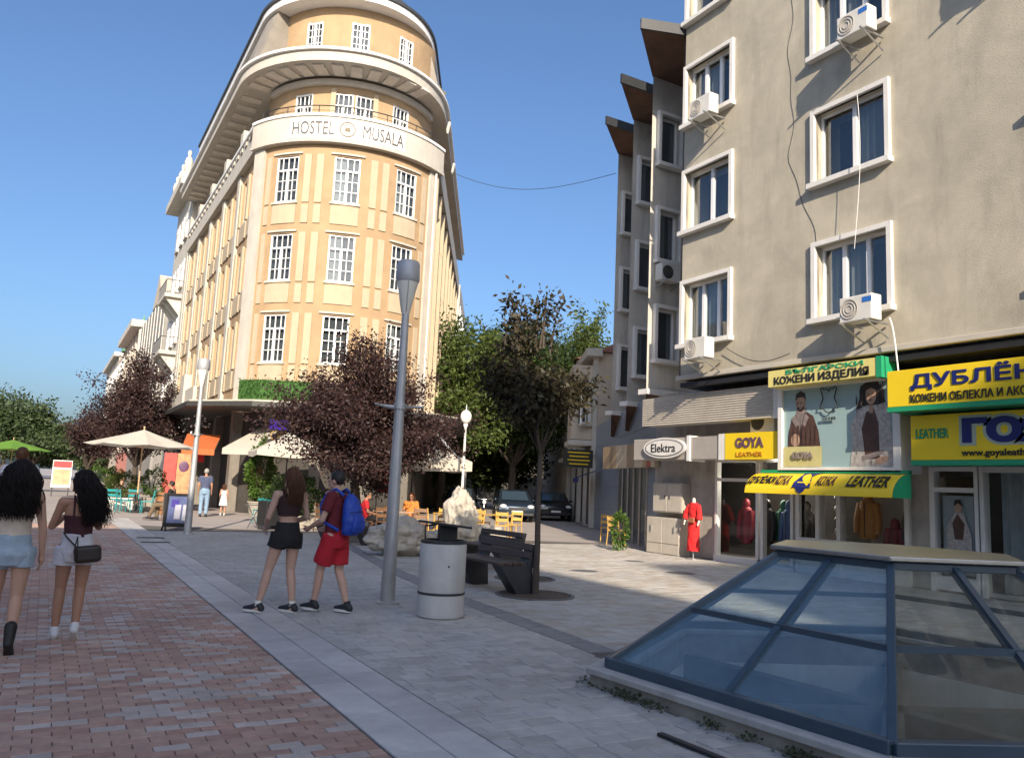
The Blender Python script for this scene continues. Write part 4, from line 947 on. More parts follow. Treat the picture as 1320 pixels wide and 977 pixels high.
t = thing('curtained_shop_front', 'white shop door and grey curtained glass below the blue lettered sign', 'shop front', (SX, 8, 0))
mb = MB()
for y in (9.6, 8.72, 8.64, 6.2): mb.box(SX - .09, SX + .1, y, y + .1, .0, 2.36)
mb.box(SX - .08, SX + .09, 8.74, 9.6, 1.88, 1.97); mb.box(SX - .08, SX + .09, 6.3, 8.64, 2.26, 2.36); mb.box(SX - .08, SX + .09, 8.74, 9.6, 2.28, 2.36); mb.box(SX - .08, SX + .09, 8.74, 9.6, .05, .3); mb.build('frame', m_shopwhite, t, world=True)
MB().poly([(SX, 6.3, .1), (SX, 9.6, .1), (SX, 9.6, 2.3), (SX, 6.3, 2.3)]).build('pane', m_shopglass, t, world=True)
mb = MB(); nn = 46
for i in range(nn):
    y0 = 6.3 + 2.2*i/nn; y1 = 6.3 + 2.2*(i+1)/nn; mb.poly([(SX + .25 + .05*math.sin(i*1.3), y0, .1), (SX + .25 + .05*math.sin((i+1)*1.3), y1, .1), (SX + .25 + .05*math.sin((i+1)*1.3), y1, 2.3), (SX + .25 + .05*math.sin(i*1.3), y0, 2.3)])
mb.build('curtain', M('grey_curtain', (.3, .32, .32), .9, .2, 3), t, world=True)
P2 = face(SX + .03, 9.2, 1.2)
MB().poly([P2(-.3, -.85, 0), P2(.3, -.85, 0), P2(.3, .62, 0), P2(-.3, .62, 0)]).build('door_poster', M('poster_grey', (.3, .33, .34), .5, .2, 3), t, world=True)
for pts, m_ in (([(-.2, -.8), (-.22, 0), (-.05, .3), (.12, .3), (.26, -.1), (.28, -.8)], m_pfur), ([(-.1, .1), (.0, .28), (.14, .1), (.1, -.2), (-.06, -.2)], m_pbr), (ell(.02, .4, .08, .11), m_pskin), ([(-.07, .42), (-.04, .54), (.07, .55), (.11, .42), (.02, .48)], m_phair), (ell(.0, -.55, .07, .1), m_pskin), ([(-.08, -.52), (0, -.4), (.08, -.52), (0, -.46)], m_phair)):
    _pl[0] += 1; MB().poly([P2(x, y, .01 + _pl[0]*.0003) for x, y in pts]).build('poster_print', m_, t, world=True)
# ================================================================ other buildings
def block(name, label, poly, z1, mat, roofmat=None, cat='building', roof_h=0):
    c = Vector((sum(p[0] for p in poly)/len(poly), sum(p[1] for p in poly)/len(poly)))
    t = thing(name, label, cat, (c.x, c.y, 0)); MB().prism(poly, -.01, z1).build('wall', mat, t, world=True)
    if roof_h:
        mb = MB(); n = len(poly); o = [(c.x + (p[0]-c.x)*1.03, c.y + (p[1]-c.y)*1.03) for p in poly]; i = [(c.x + (p[0]-c.x)*.35, c.y + (p[1]-c.y)*.5) for p in poly]
        mb.add([(*p, z1) for p in o] + [(*p, z1 + roof_h) for p in i], [(k, (k+1) % n, n + (k+1) % n, n + k) for k in range(n)] + [tuple(range(n, 2*n))]); mb.build('roof', roofmat, t, world=True)
    return t
m_ornate = M('white_ornate_plaster', (.5, .47, .405), .85, .12, 1.5, stain=.3, stain_col=(.42, .38, .3))
m_net = M('scaffold_netting', (.25, .24, .225), .95, .1, 1.2, stain=.4, stain_col=(.27, .26, .24))
m_pink = M('pink_plaster', (.55, .22, .17), .85, .1, 1.5)
m_tileroof = M('clay_roof', (.3, .12, .07), .85, .3, 3)
m_beige = M('beige_plaster', (.5, .43, .34), .88, .14, 1.2, stain=.4, stain_col=(.3, .25, .2))
W_s = win_template(1.1, 2.0, m_pvc)
# ornate white house next to the hostel
t = block('ornate_house', 'narrow white ornate house with balconies beside the ochre hostel', [(7.0, 58.6), (20, 58.6), (20, 66.5), (7.0, 66.5)], 21.6, m_ornate)
for z in (6.6, 10.6, 14.6, 18.2):
    for y in (60.3, 62.5, 64.8): put_window(t, W_s, (6.98, y), -math.pi/2, z)
for z in (9.9, 13.9):
    y0, y1 = 59.4, 63.6; box('balcony', m_ornate, t, 5.9, 7.0, y0, y1, z - .25, z, world=True)
    for s in range(3): MB().add([(5.95, y0 + .3 + s*1.6, z - .25), (7.0, y0 + .3 + s*1.6, z - .25), (7.0, y0 + .3 + s*1.6, z - 1.5), (5.95, y0 + .7 + s*1.6, z - .25), (7.0, y0 + .7 + s*1.6, z - .25), (7.0, y0 + .7 + s*1.6, z - 1.5)], [(0, 1, 2), (5, 4, 3), (0, 2, 5, 3)]).build('balcony_bracket', m_ornate, t, world=True)
    mb = MB(); mb.bar((5.95, y0, z + .95), (5.95, y1, z + .95), .05, .05)
    for k in range(22): yy = y0 + (y1 - y0)*k/21; mb.cyl((5.95, yy, z), (5.95, yy, z + .95), .018, n=5)
    mb.bar((5.95, y0, z + .95), (7.0, y0, z + .95), .05, .05); mb.build('balcony_rail', m_dark, t, world=True)
box('cornice', m_ornate, t, 6.1, 20.3, 58.6, 66.9, 21.6, 22.2, world=True)
rg = random.Random(2)
for y in (59.5, 62.6, 65.6):
    z = 22.2; prof = [(.4, z), (.4, z + .4), (.2, z + .5), (.26, z + .9), (.3, z + 1.3), (.2, z + 1.6), (.1, z + 1.7), (.15, z + 1.9), (.12, z + 2.1), (.02, z + 2.2)]
    MB().lathe(prof, 12, (6.6, y)).build('roof_statue', m_ornate, t, world=True, smooth=True)
t = block('netted_house', 'tall house wrapped in grey scaffold netting', [(6.8, 66.6), (20, 66.6), (20, 87), (6.8, 87)], 15.6, m_net)
MB().add([(6.75, 70, 15.6), (6.75, 76.5, 15.6), (6.75, 73.3, 18.2), (9, 70, 15.6), (9, 76.5, 15.6), (9, 73.3, 18.2)], [(0, 1, 2)[::-1], (3, 4, 5), (0, 2, 5, 3), (1, 4, 5, 2)]).build('gable', m_beige, t, world=True)
for k in range(9): box('net_seam', m_gut, t, 6.74, 6.8, 67 + k*2.4, 67.06 + k*2.4, 3, 15.5, world=True)
t = block('pink_house', 'pink and white house with tall windows beyond the netted house', [(7.0, 87.2), (20, 87.2), (20, 104), (7.0, 104)], 15.8, m_pink)
for k in range(5):
    for z in (5, 9.5, 13.6): put_window(t, W_s, (6.97, 88.8 + k*3.3), -math.pi/2, z)
for k in range(6): box('pilaster', m_ornate, t, 6.7, 7.0, 87.4 + k*3.2, 88.0 + k*3.2, 3.5, 15.8, world=True)
box('cornice', m_ornate, t, 5.9, 20, 87, 104.2, 15.8, 16.5, world=True)
t = block('corner_dome_house', 'cream house with a green dome far down the street', [(7.2, 104.4), (20, 104.4), (20, 124), (7.2, 124)], 16.4, m_beige)
for k in range(6):
    for z in (5, 9.5, 13.6): put_window(t, W_s, (7.17, 106 + k*3.2), -math.pi/2, z)
MB().lathe([(2.2, 16.4), (2.2, 17.6), (1.9, 18.8), (1.1, 19.9), (.2, 20.4), (.05, 21.4)], 16, (9, 112)).build('dome', M('copper_green', (.12, .28, .16), .7, .2, 2), t, world=True, smooth=True)
t = block('street_end_house', 'pale house closing the row at the far end', [(7.4, 124.5), (20, 124.5), (20, 150), (7.4, 150)], 17.4, m_ornate)
for k in range(7):
    for z in (5, 9.5, 14): put_window(t, W_s, (7.37, 126.5 + k*3.3), -math.pi/2, z)
box('cornice', m_ornate, t, 6.7, 20, 124.3, 150.2, 17.4, 18.0, world=True)
# side street: old beige house, then others
def side(d, off): p = Vector((15.05, 18.0)) + SDIR * d + SN * off; return (p.x, p.y)
t = block('old_side_house', 'old two-storey beige house with an oriel in the side street', [side(13.3, 0), side(13.3, 9), side(25, 9), side(25, 0)][::1], 7.9, m_beige, m_tileroof, roof_h=2.0)
for d in (14.4, 17.4, 20.2, 23): p = side(d, -.04); put_window(t, W_s, p, out_rz(-SN), 4.6)
for d in (13.5, 15.9, 18.8, 21.6, 24.6): p = side(d, -.08); MB().obox((p[0], p[1], 3.9), (.5, .2, 7.8), Matrix.Rotation(out_rz(-SN), 3, 'Z')).build('pilaster', m_ornate, t, world=True)
p = side(14.4, -.5); MB().obox((p[0], p[1], 5.6), (1.9, 1.2, 3.4), Matrix.Rotation(out_rz(-SN), 3, 'Z')).build('oriel', m_beige, t, world=True, bevel=.02)
p = side(14.4, -.62); MB().obox((p[0], p[1], 3.75), (2.1, 1.2, .25), Matrix.Rotation(out_rz(-SN), 3, 'Z')).build('oriel_base', m_ornate, t, world=True, bevel=.05)
q = side(13.4, -.3); put_window(t, W_s, (q[0], q[1]), R(10), 4.6)
p = side(19, -.2); MB().obox((p[0], p[1], 7.85), (12.2, .7, .35), Matrix.Rotation(out_rz(-SN), 3, 'Z')).build('cornice', m_ornate, t, world=True)
p = side(19, -.35); MB().obox((p[0], p[1], 3.3), (12, .6, .2), Matrix.Rotation(out_rz(-SN), 3, 'Z')).build('string_course', m_ornate, t, world=True)
for d in (14.7, 17, 20): p = side(d, -.03); MB().obox((p[0], p[1], 1.45), (1.7, .06, 2.7), Matrix.Rotation(out_rz(-SN), 3, 'Z')).build('shop_opening', m_shopdark, t, world=True)
t = block('far_side_house', 'dark old house further down the side street', [side(25.2, .3), side(25.2, 9), side(52, 9), side(52, .3)], 9.5, m_beige, m_tileroof, roof_h=2.2)
for d in (27, 30, 33, 36): p = side(d, .26); put_window(t, W_s, p, out_rz(-SN), 5)
t = block('white_wing_house', 'white house edge behind the ochre hostel side wing', [tuple(HB + SDIR*25.2 + SN*.4), tuple(HB + SDIR*40 + SN*.4), tuple(HB + SDIR*40 - SN*8), tuple(HB + SDIR*25.2 - SN*8)], 17.5, m_ornate)
for k in range(4):
    for z in (6, 10, 14): p = HB + SDIR*(27 + k*3) + SN*.43; put_window(t, W_s, p, out_rz(SN), z)
# houses behind the camera across the street: they shade the square
for nm, lab, poly, h in (('street_side_house', 'long house row across the street whose shade falls on the square', [(-26, -100), (-8, -100), (-8, -17), (-26, -17)], 22.0), ('tall_side_house', 'taller house across the street shading the shop end of the square', [(-13, -130), (-7.6, -130), (-7.6, -48), (-13, -48)], 33.0)):
    t = block(nm, lab, poly, h, m_beige)
    y = poly[2][1] - 3
    while y > -100:
        for z in (6, 10, 14, 18): put_window(t, W_s, (poly[1][0] + .02, y), math.pi/2, z)
        y -= 6
for nm, lab, poly, h in (('added_opposite_house', 'unseen low house row added opposite to darken glass reflections', [(-28, 4), (-15, 4), (-15, 44), (-28, 44)], 13.0), ('added_opposite_house', 'unseen taller house added further along to darken glass reflections', [(-28, 45), (-16, 45), (-16, 95), (-28, 95)], 15.0)):  # unseen rows added to dim the bright horizon mirrored in the shop glass
    t = block(nm, lab, poly, h, m_ornate)
    for k in range(9):
        for z in (1.2, 5, 9): put_window(t, W_s, (poly[1][0] + .02, poly[1][1] + 2.5 + k*4.2), math.pi/2, z)
_e = [side(66, -22), side(66, 16), side(78, 16), side(78, -22)]
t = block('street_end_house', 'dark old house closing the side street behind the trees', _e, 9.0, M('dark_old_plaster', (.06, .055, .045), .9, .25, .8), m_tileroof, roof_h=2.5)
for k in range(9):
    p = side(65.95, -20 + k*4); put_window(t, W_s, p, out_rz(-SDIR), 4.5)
# signs in the side street
m_bsign = M('black_sign', (.03, .03, .025), .5, .1, 2)
p = side(11.2, -1.0); t = thing('dark_wall_sign', 'small black and yellow sign projecting into the side street', 'sign', (p[0], p[1], 2.6))
MB().obox((p[0], p[1], 2.95), (1.3, .1, .75), Matrix.Rotation(R(-15), 3, 'Z')).build('panel', m_bsign, t, world=True)
for k in range(4): MB().obox((p[0] + .02*0, p[1] - .06, 3.2 - k*.16), (1.0 - .15*(k % 2), .012, .05), Matrix.Rotation(R(-15), 3, 'Z')).build('text_line', m_yellow, t, world=True)
p = side(10.2, -.5); t = thing('striped_sign_box', 'box sign with brown, cream and red stripes over a shop window', 'sign', (p[0], p[1], 2.5))
cs = [M('stripe_%d' % i, c, .6) for i, c in enumerate(((.3, .22, .14), (.5, .42, .3), (.36, .09, .05), (.42, .3, .18)))]
rg = random.Random(8); a_ = Vector((14.93, 17.8)); dd = Vector((16.2, 22.0)) - a_
for k in range(14):
    q0 = a_ + dd*(k/14); q1 = a_ + dd*((k + .97)/14); MB().bar((*q0, 2.72), (*q1, 2.72), .12, .72).build('stripe', cs[rg.randrange(4)], t, world=True)
p = side(11.8, -.8); t = thing('blue_awning', 'small dark blue awning in the side street', 'awning', (p[0], p[1], 2.1))
MB().add([(*side(10.8, -.1), 2.5), (*side(13, -.1), 2.5), (*side(13, -1.0), 2.15), (*side(10.8, -1.0), 2.15)], [(0, 1, 2, 3)]).build('fabric', M('awning_blue', (.01, .02, .12), .7), t, world=True)
MB().add([(*side(13, -1.0), 2.15), (*side(10.8, -1.0), 2.15), (*side(10.8, -1.0), 1.95), (*side(13, -1.0), 1.95)], [(0, 1, 2, 3)]).build('valance', bpy.data.materials['awning_blue'], t, world=True)
# ================================================================ trees
def leaf_mat(name, c1, c2, trans=.3):
    m = bpy.data.materials.new(name); m.use_nodes = True; nt = m.node_tree; b = nt.nodes['Principled BSDF']; b.inputs['Roughness'].default_value = .55; b.inputs['Specular IOR Level'].default_value = .35
    at = _n(nt, 'ShaderNodeAttribute', attribute_name='rnd'); cr = _n(nt, 'ShaderNodeMix', data_type='RGBA'); cr.inputs[6].default_value = (*c1, 1); cr.inputs[7].default_value = (*c2, 1)
    nt.links.new(at.outputs['Fac'], cr.inputs[0]); nt.links.new(cr.outputs[2], b.inputs['Base Color'])
    tr = _n(nt, 'ShaderNodeBsdfTranslucent'); nt.links.new(cr.outputs[2], tr.inputs[0]); ms = _n(nt, 'ShaderNodeMixShader'); ms.inputs[0].default_value = trans
    nt.links.new(b.outputs[0], ms.inputs[1]); nt.links.new(tr.outputs[0], ms.inputs[2]); nt.links.new(ms.outputs[0], nt.nodes['Material Output'].inputs[0])
    return m
m_plumleaf = leaf_mat('plum_leaf', (.024, .012, .014), (.078, .042, .036), .2)
m_plumleaf2 = leaf_mat('bronze_plum_leaf', (.026, .022, .014), (.085, .072, .035), .3)
m_leaf = leaf_mat('green_leaf', (.04, .075, .018), (.15, .19, .045), .4)
m_leafd = leaf_mat('dark_green_leaf', (.016, .036, .01), (.065, .1, .024), .3)
m_leafp = leaf_mat('park_leaf', (.03, .05, .02), (.09, .13, .05), .3)
m_bush = leaf_mat('bush_leaf', (.04, .09, .015), (.13, .22, .04), .35)
m_bark = M('bark', (.075, .058, .047), .92, .35, 9, bump=.9, bscale=35, zs=.3)
def leaves_mesh(name, P, size, mat, seed, droop=.3, aspect=.5, out=None):
    """P: Nx3 leaf centres; each leaf a folded quad of its own size and turn"""
    rs = np.random.RandomState(seed); n = len(P)
    d = rs.normal(size=(n, 3)); 
    if out is not None: d = d*.8 + out
    d[:, 2] -= droop; d /= np.linalg.norm(d, axis=1)[:, None] + 1e-9
    a = rs.normal(size=(n, 3)); s = np.cross(d, a); s /= np.linalg.norm(s, axis=1)[:, None] + 1e-9; nn = np.cross(d, s)
    L_ = (size * rs.uniform(.45, 1.5, n))[:, None]; W_ = L_ * aspect
    v = np.stack([P, P + d*L_*.5 + s*W_*.5 + nn*L_*.08, P + d*L_, P + d*L_*.5 - s*W_*.5 + nn*L_*.08], 1).reshape(-1, 3)
    me = bpy.data.meshes.new(name); me.vertices.add(4*n); me.vertices.foreach_set('co', v.astype(np.float32).ravel())
    me.loops.add(4*n); me.loops.foreach_set('vertex_index', np.arange(4*n, dtype=np.int32)); me.polygons.add(n); me.polygons.foreach_set('loop_start', np.arange(0, 4*n, 4, dtype=np.int32))
    try: me.polygons.foreach_set('loop_total', np.full(n, 4, np.int32))
    except Exception: pass
    me.update(calc_edges=True); at = me.attributes.new('rnd', 'FLOAT', 'FACE'); at.data.foreach_set('value', rs.beta(2, 2.4, n).astype(np.float32)); me.materials.append(mat)
    return me
def tree(name, label, base, h, crown_c, crown_r, n_leaves, leaf, mat, seed, trunk_r=.14, group=None, fork=.35, nb=26, upright=.35, lean=(0, 0), spikes=0, clump=.22, cat='tree', lowcut=None, aspect=.5):
    """trunk with limbs reaching into an uneven crown; leaves hang in clusters round the twigs"""
    rs = random.Random(seed); t = thing(name, label, cat, (*base, 0), 0, group)
    cc = Vector(crown_c); cr = Vector(crown_r); tr = MB(); fk = Vector((lean[0], lean[1], h*fork))
    tr.tube([(0, 0, -.05), (lean[0]*.3 + .01, lean[1]*.3, fk.z*.35), (lean[0]*.7, lean[1]*.7 + .02, fk.z*.7), fk], [trunk_r*1.25, trunk_r, trunk_r*.88, trunk_r*.8], 10)
    br = MB(); tw = []
    for i in range(nb):
        for _ in range(60):
            u = Vector((rs.gauss(0, 1), rs.gauss(0, 1), rs.gauss(0, 1))).normalized() * (rs.random() ** .4); 
            if u.z > -.75: break
        bump = 1 + .33*noise.noise((u.x*2.2 + seed, u.y*2.2, u.z*2.2)) + .12*noise.noise((u.x*5 + seed, u.y*5, u.z*5))
        e = cc + Vector((u.x*cr.x, u.y*cr.y, u.z*cr.z)) * bump
        if lowcut and e.z < lowcut: e.z = lowcut + rs.random()*.2
        m1 = fk.lerp(e, .45) + Vector((rs.gauss(0, .06), rs.gauss(0, .06), upright*(e - fk).length*.22)); r0 = trunk_r*rs.uniform(.25, .5)
        pts = [fk, fk.lerp(m1, .55) + Vector((rs.gauss(0, .03), rs.gauss(0, .03), 0)), m1, m1.lerp(e, .6), e]
        br.tube(pts, [r0, r0*.8, r0*.55, r0*.3, r0*.1], 6); tw.append((m1.lerp(e, .35), e))
        for _ in range(4):
            s = m1.lerp(e, rs.random()); q = s + Vector((rs.gauss(0, cr.x*.3), rs.gauss(0, cr.y*.3), abs(rs.gauss(0, cr.z*.22))))
            br.tube([s, s.lerp(q, .5) + Vector((0, 0, .04)), q], [r0*.28, r0*.18, r0*.06], 4); tw.append((s, q))
    for i in range(spikes):
        a = rs.random()*6.28; s = cc + Vector((math.cos(a)*cr.x*.5*rs.random(), math.sin(a)*cr.y*.5*rs.random(), cr.z*.5)); q = s + Vector((rs.gauss(0, .15), rs.gauss(0, .15), cr.z*rs.uniform(.55, .95))); br.tube([s, s.lerp(q, .5), q], [.02, .014, .006], 4); tw += [(s, q)]*1
    tr.build('trunk', m_bark, t, smooth=True); br.build('limbs', m_bark, t, smooth=True)
    k = np.random.RandomState(seed); A = np.array([list(a) for a, b in tw]); B = np.array([list(b) for a, b in tw]); idx = k.randint(0, len(tw), n_leaves); f = k.beta(1.6, 1.0, n_leaves)[:, None]
    C = A[idx]*(1 - f) + B[idx]*f; off = np.clip(k.normal(size=(n_leaves, 3)), -1.7, 1.7) * clump * np.array([cr.x, cr.y, cr.z*.8]) * k.uniform(.15, 1, n_leaves)[:, None]
    P = C + off; o_ = off / (np.linalg.norm(off, axis=1)[:, None] + 1e-6)
    link('crown', leaves_mesh('crown', P, leaf, mat, seed, out=o_*.6, aspect=aspect), t)
    return t
tree('plum_tree', 'broad dark purple plum tree in front of the rounded hostel corner', (8.35, 23.6), 5.6, (-.05, -.1, 3.0), (2.75, 2.5, 2.1), 72000, .098, m_plumleaf, 11, .17, fork=.28, nb=34, spikes=14, group='purple plum trees', lean=(-.2, .1), clump=.16, lowcut=1.15)
tree('plum_tree', 'slim young plum tree with upright twigs rising beside the bench', (6.6, 10.62), 4.6, (-.2, .2, 3.25), (.88, .9, .95), 9500, .085, m_plumleaf2, 12, .045, fork=.46, nb=16, upright=.8, spikes=9, group='purple plum trees', clump=.2)
tree('plum_tree', 'dark purple plum tree shading the terrace left of the hostel', (3.9, 44.5), 6.4, (0, 0, 4.5), (2.6, 3.0, 2.2), 34000, .13, m_plumleaf, 13, .16, fork=.28, nb=28, spikes=10, group='purple plum trees', clump=.17)
tree('plum_tree', 'smaller dark plum tree behind the terrace, furthest up the street', (2.4, 60), 5.0, (0, 0, 4.0), (2.0, 2.2, 1.9), 11000, .165, m_plumleaf, 14, .14, fork=.3, nb=20, group='purple plum trees', clump=.2)
# green trees in the side street
gs = [((20.5, 44), 12.0, (4.2, 4.2, 4.4), m_leaf, 'light green street tree with sunlit crown beside the hostel wing'), ((26.5, 46), 13.5, (4.6, 4.6, 5.2), m_leafd, 'dark green street tree behind the slim plum tree'), ((33.2, 46.8), 15.2, (3.6, 3.6, 5.0), m_leaf, 'tall green street tree rising above the old side house'), ((24, 56), 14, (5.5, 5, 6), m_leafd, 'dark leafy tree deep in the side street'), ((22.5, 50.5), 9, (3.6, 3.6, 4.2), m_leafd, 'low dark tree between the parked cars and hostel wing'), ((28.8, 52), 9, (3.8, 3.8, 4.4), m_leafd, 'low dark tree behind the parked hatchback'), ((32, 62), 15, (6, 6, 6.5), m_leafd, 'dark leafy tree closing the side street view')]
for i, (b, h, r, m, lab) in enumerate(gs):
    tree('street_tree', lab, b, h, (0, 0, h - r[2]*1.05), r, 30000, .26, m, 30 + i, .28, fork=.22, nb=40, group='green trees along the side street', clump=.15, lowcut=3.3 if i < 3 else 1.0)
ps = [((-5, 130), 12.5, 6, 'tall park tree at the street end, leftmost in view'), ((-1.5, 128), 10.5, 5, 'rounded park tree at the far street end'), ((2.2, 135), 8.5, 4.4, 'low park tree at the far street end beside the terrace'), ((5.5, 122), 7, 3.4, 'small park tree just left of the terrace plum trees'), ((-9, 150), 14.5, 7, 'large park tree behind the others at the street end')]
for i, (b, h, r, lab) in enumerate(ps):
    tree('park_tree', lab, b, h, (0, 0, h*.55), (r, r, h*.42), 15000, .5, m_leafp, 50 + i, .3, fork=.2, nb=30, group='park trees at the far end of the street', clump=.17, lowcut=1.5)
# shrubs in planters
def bush(name, label, base, r, z0, n, leaf, mat, seed, pot=None, group=None, cat='shrub'):
    t = thing(name, label, cat, (*base, 0), 0, group); k = np.random.RandomState(seed); u = k.normal(size=(n, 3)); u /= np.linalg.norm(u, axis=1)[:, None]; q = u * (k.uniform(.35, 1, n) ** .5)[:, None] * np.array(r)
    q *= (1 + .25*np.sin(u[:, :1]*7 + seed)*np.cos(u[:, 2:3]*6)); P = q + np.array([0, 0, z0 + r[2]]); link('foliage', leaves_mesh('foliage', P, leaf, mat, seed, out=u*.7), t)
    mb = MB()
    for i in range(5): a = i*1.257; mb.tube([(0, 0, z0*.6), (r[0]*.3*math.cos(a), r[1]*.3*math.sin(a), z0 + r[2]), (r[0]*.6*math.cos(a), r[1]*.6*math.sin(a), z0 + r[2]*1.6)], [.02, .015, .006], 5)
    mb.build('stem', m_bark, t)
    if pot:
        kind, pr, ph, pm = pot
        if kind == 'round': MB().lathe([(pr*.75, 0), (pr, ph), (pr*1.06, ph), (pr*1.06, ph - .05), (pr*.9, ph - .06), (.01, ph - .07)], 18).build('pot', pm, t, smooth=True)
        else: mb = MB().box(-pr, pr, -pr*.6, pr*.6, 0, ph); mb.build('planter', pm, t, bevel=.01)
    return t
m_pot = M('stone_pot', (.3, .27, .23), .85, .2, 5); m_wood = M('barrel_wood', (.26, .12, .045), .7, .3, 7, zs=6); m_white_pot = M('white_planter', (.6, .58, .55), .6, .1, 4)
bush('hedge_planter', 'round green hedge in a planter at the terrace edge', (2.2, 38.0), (.75, .75, .6), .5, 2600, .09, m_bush, 61, ('box', .6, .5, m_white_pot), 'terrace plants')
bush('hedge_planter', 'yellow-green leafy planter next to the round hedge', (2.75, 36.5), (.65, .6, .5), .5, 2200, .09, m_leaf, 62, ('box', .55, .5, m_white_pot), 'terrace plants')
bush('conifer_shrub', 'small bright green conifer behind the teal chairs', (3.9, 36.3), (.5, .5, .6), .55, 2200, .07, m_bush, 63, ('round', .35, .55, m_pot), 'terrace plants')
bush('tall_potted_plant', 'tall green plant in a stone pot by the hostel entrance', (7.55, 33.5), (.5, .5, 1.25), .5, 3200, .13, m_bush, 64, ('round', .4, .6, m_pot), 'terrace plants')
bush('terrace_hedge', 'dark hedge behind the walking pair', (7.15, 26.6), (.9, .6, .75), .25, 3200, .1, m_leafd, 65, ('box', .8, .4, m_pot), 'terrace plants')
bush('corner_vine', 'small leafy vine beside the electric cabinets', (14.05, 18.25), (.22, .2, .5), .05, 600, .1, m_bush, 66, None, None)
# ================================================================ street furniture, terrace, cars, shop goods
m_pole = M('lamp_pole_grey', (.46, .47, .48), .45, .14, 4, metal=.45, stain=.3, stain_col=(.3, .3, .3))
m_lampglass = M('frosted_lamp_cone', (.72, .7, .62), .3, .08, 4); m_lampcap = M('lamp_cap', (.42, .43, .45), .45, .1, 4, metal=.25)
def street_lamp(label, x, y, rz=0, s=1.0):
    t = thing('street_lamp', label, 'street lamp', (x, y, 0), rz, 'tapered street lamps')
    MB().lathe([(.16, 0), (.16, .02), (.098, .03), (.092, .5), (.076, 1.8), (.061, 3.0), (.05, 3.9), (.05, 3.92), (.001, 3.92)], 18).build('pole', m_pole, t, smooth=True)
    MB().lathe([(.048, 3.9), (.055, 3.93), (.148, 4.36), (.148, 4.38)], 20).build('glass_cone', m_lampglass, t, smooth=True)
    MB().lathe([(.15, 4.36), (.167, 4.4), (.156, 4.63), (.138, 4.66), (.01, 4.67)], 20).build('cap', m_lampcap, t, smooth=True)
    MB().lathe([(.001, 4.02), (.03, 4.04), (.045, 4.28), (.03, 4.36)], 12).build('bulb', m_white, t, smooth=True)
    mb = MB()
    for k in range(3): a = k*2.09; mb.cyl((.06*math.cos(a), .06*math.sin(a), 3.93), (.15*math.cos(a), .15*math.sin(a), 4.38), .008, n=5)
    mb.build('rib', m_steel, t)
    n = 16; mb = MB(); mb.lathe([(.06, 2.58), (.085, 2.58), (.085, 2.66), (.06, 2.66)], 14); mb.build('collar', m_pole, t)
    for sg, z in ((1, 2.63), (-1, 2.6)):
        mb = MB(); mb.tube([(sg*(.1 + .3*k/6), .05*math.sin(k/6*3.14), z + .02*k/6) for k in range(7)], [.03, .028, .025, .022, .02, .018, .015], 6); mb.build('banner_arm', m_pole, t, smooth=True)
    return t
street_lamp('tall tapered grey street lamp in front of the spreading plum tree', 4.12, 10.33, R(15))
street_lamp('tapered street lamp beside the advertising board near the hostel', 3.42, 22.9, R(60))
t = thing('globe_lamp', 'white globe lamp on a thin pale post behind the standing stone', 'street lamp', (10.7, 21.5, 0))
MB().lathe([(.09, 0), (.06, .1), (.045, .3), (.035, 3.3), (.07, 3.35), (.07, 3.42)], 12).build('post', m_white, t, smooth=True)
MB().ball((0, 0, 3.62), (.17, .17, .21), 16, 10).build('globe', M('opal_glass', (.8, .78, .72), .3, .03, 2), t, smooth=2); MB().cyl((0, 0, 3.8), (0, 0, 4.0), .02, .005, 8).build('finial', m_white, t)
# litter bin
m_bin = M('bin_concrete', (.5, .49, .47), .75, .12, 4, bump=.2, bscale=40, stain=.45, stain_col=(.27, .26, .24))
t = thing('litter_bin', 'round pale concrete litter bin with a dark metal hood', 'litter bin', (4.34, 9.15, 0))
MB().lathe([(.26, 0), (.285, .02), (.285, .27), (.282, .28), (.282, .3), (.285, .31), (.285, .86), (.27, .88), (.24, .88), (.24, .6)], 32).build('drum', m_bin, t, smooth=True)
MB().lathe([(.2855, .275), (.291, .28), (.291, .3), (.2855, .305)], 32).build('band', m_dark, t, smooth=True)
MB().lathe([(.25, .86), (.285, .885), (.285, .915), (.25, .92), (.25, .87)], 28).build('rim', m_dark, t, smooth=True)
mb = MB(); mb.tube([(-.24, .02, .9), (-.25, .02, 1.08), (-.1, .02, 1.1)], .012, 6); mb.build('handle', m_dark, t)
mb = MB(); mb.obox((.03, .05, 1.1), (.56, .4, .03), Matrix.Rotation(R(6), 3, 'Y')); mb.build('hood', m_dark, t, bevel=.008)
mb = MB(); mb.box(0, .24, .12, .2, .9, 1.09); mb.build('hood_support', m_dark, t)
MB().ball((-.05, -.284, .62), (.012, .006, .014), 8, 6).build('lock', m_black, t)
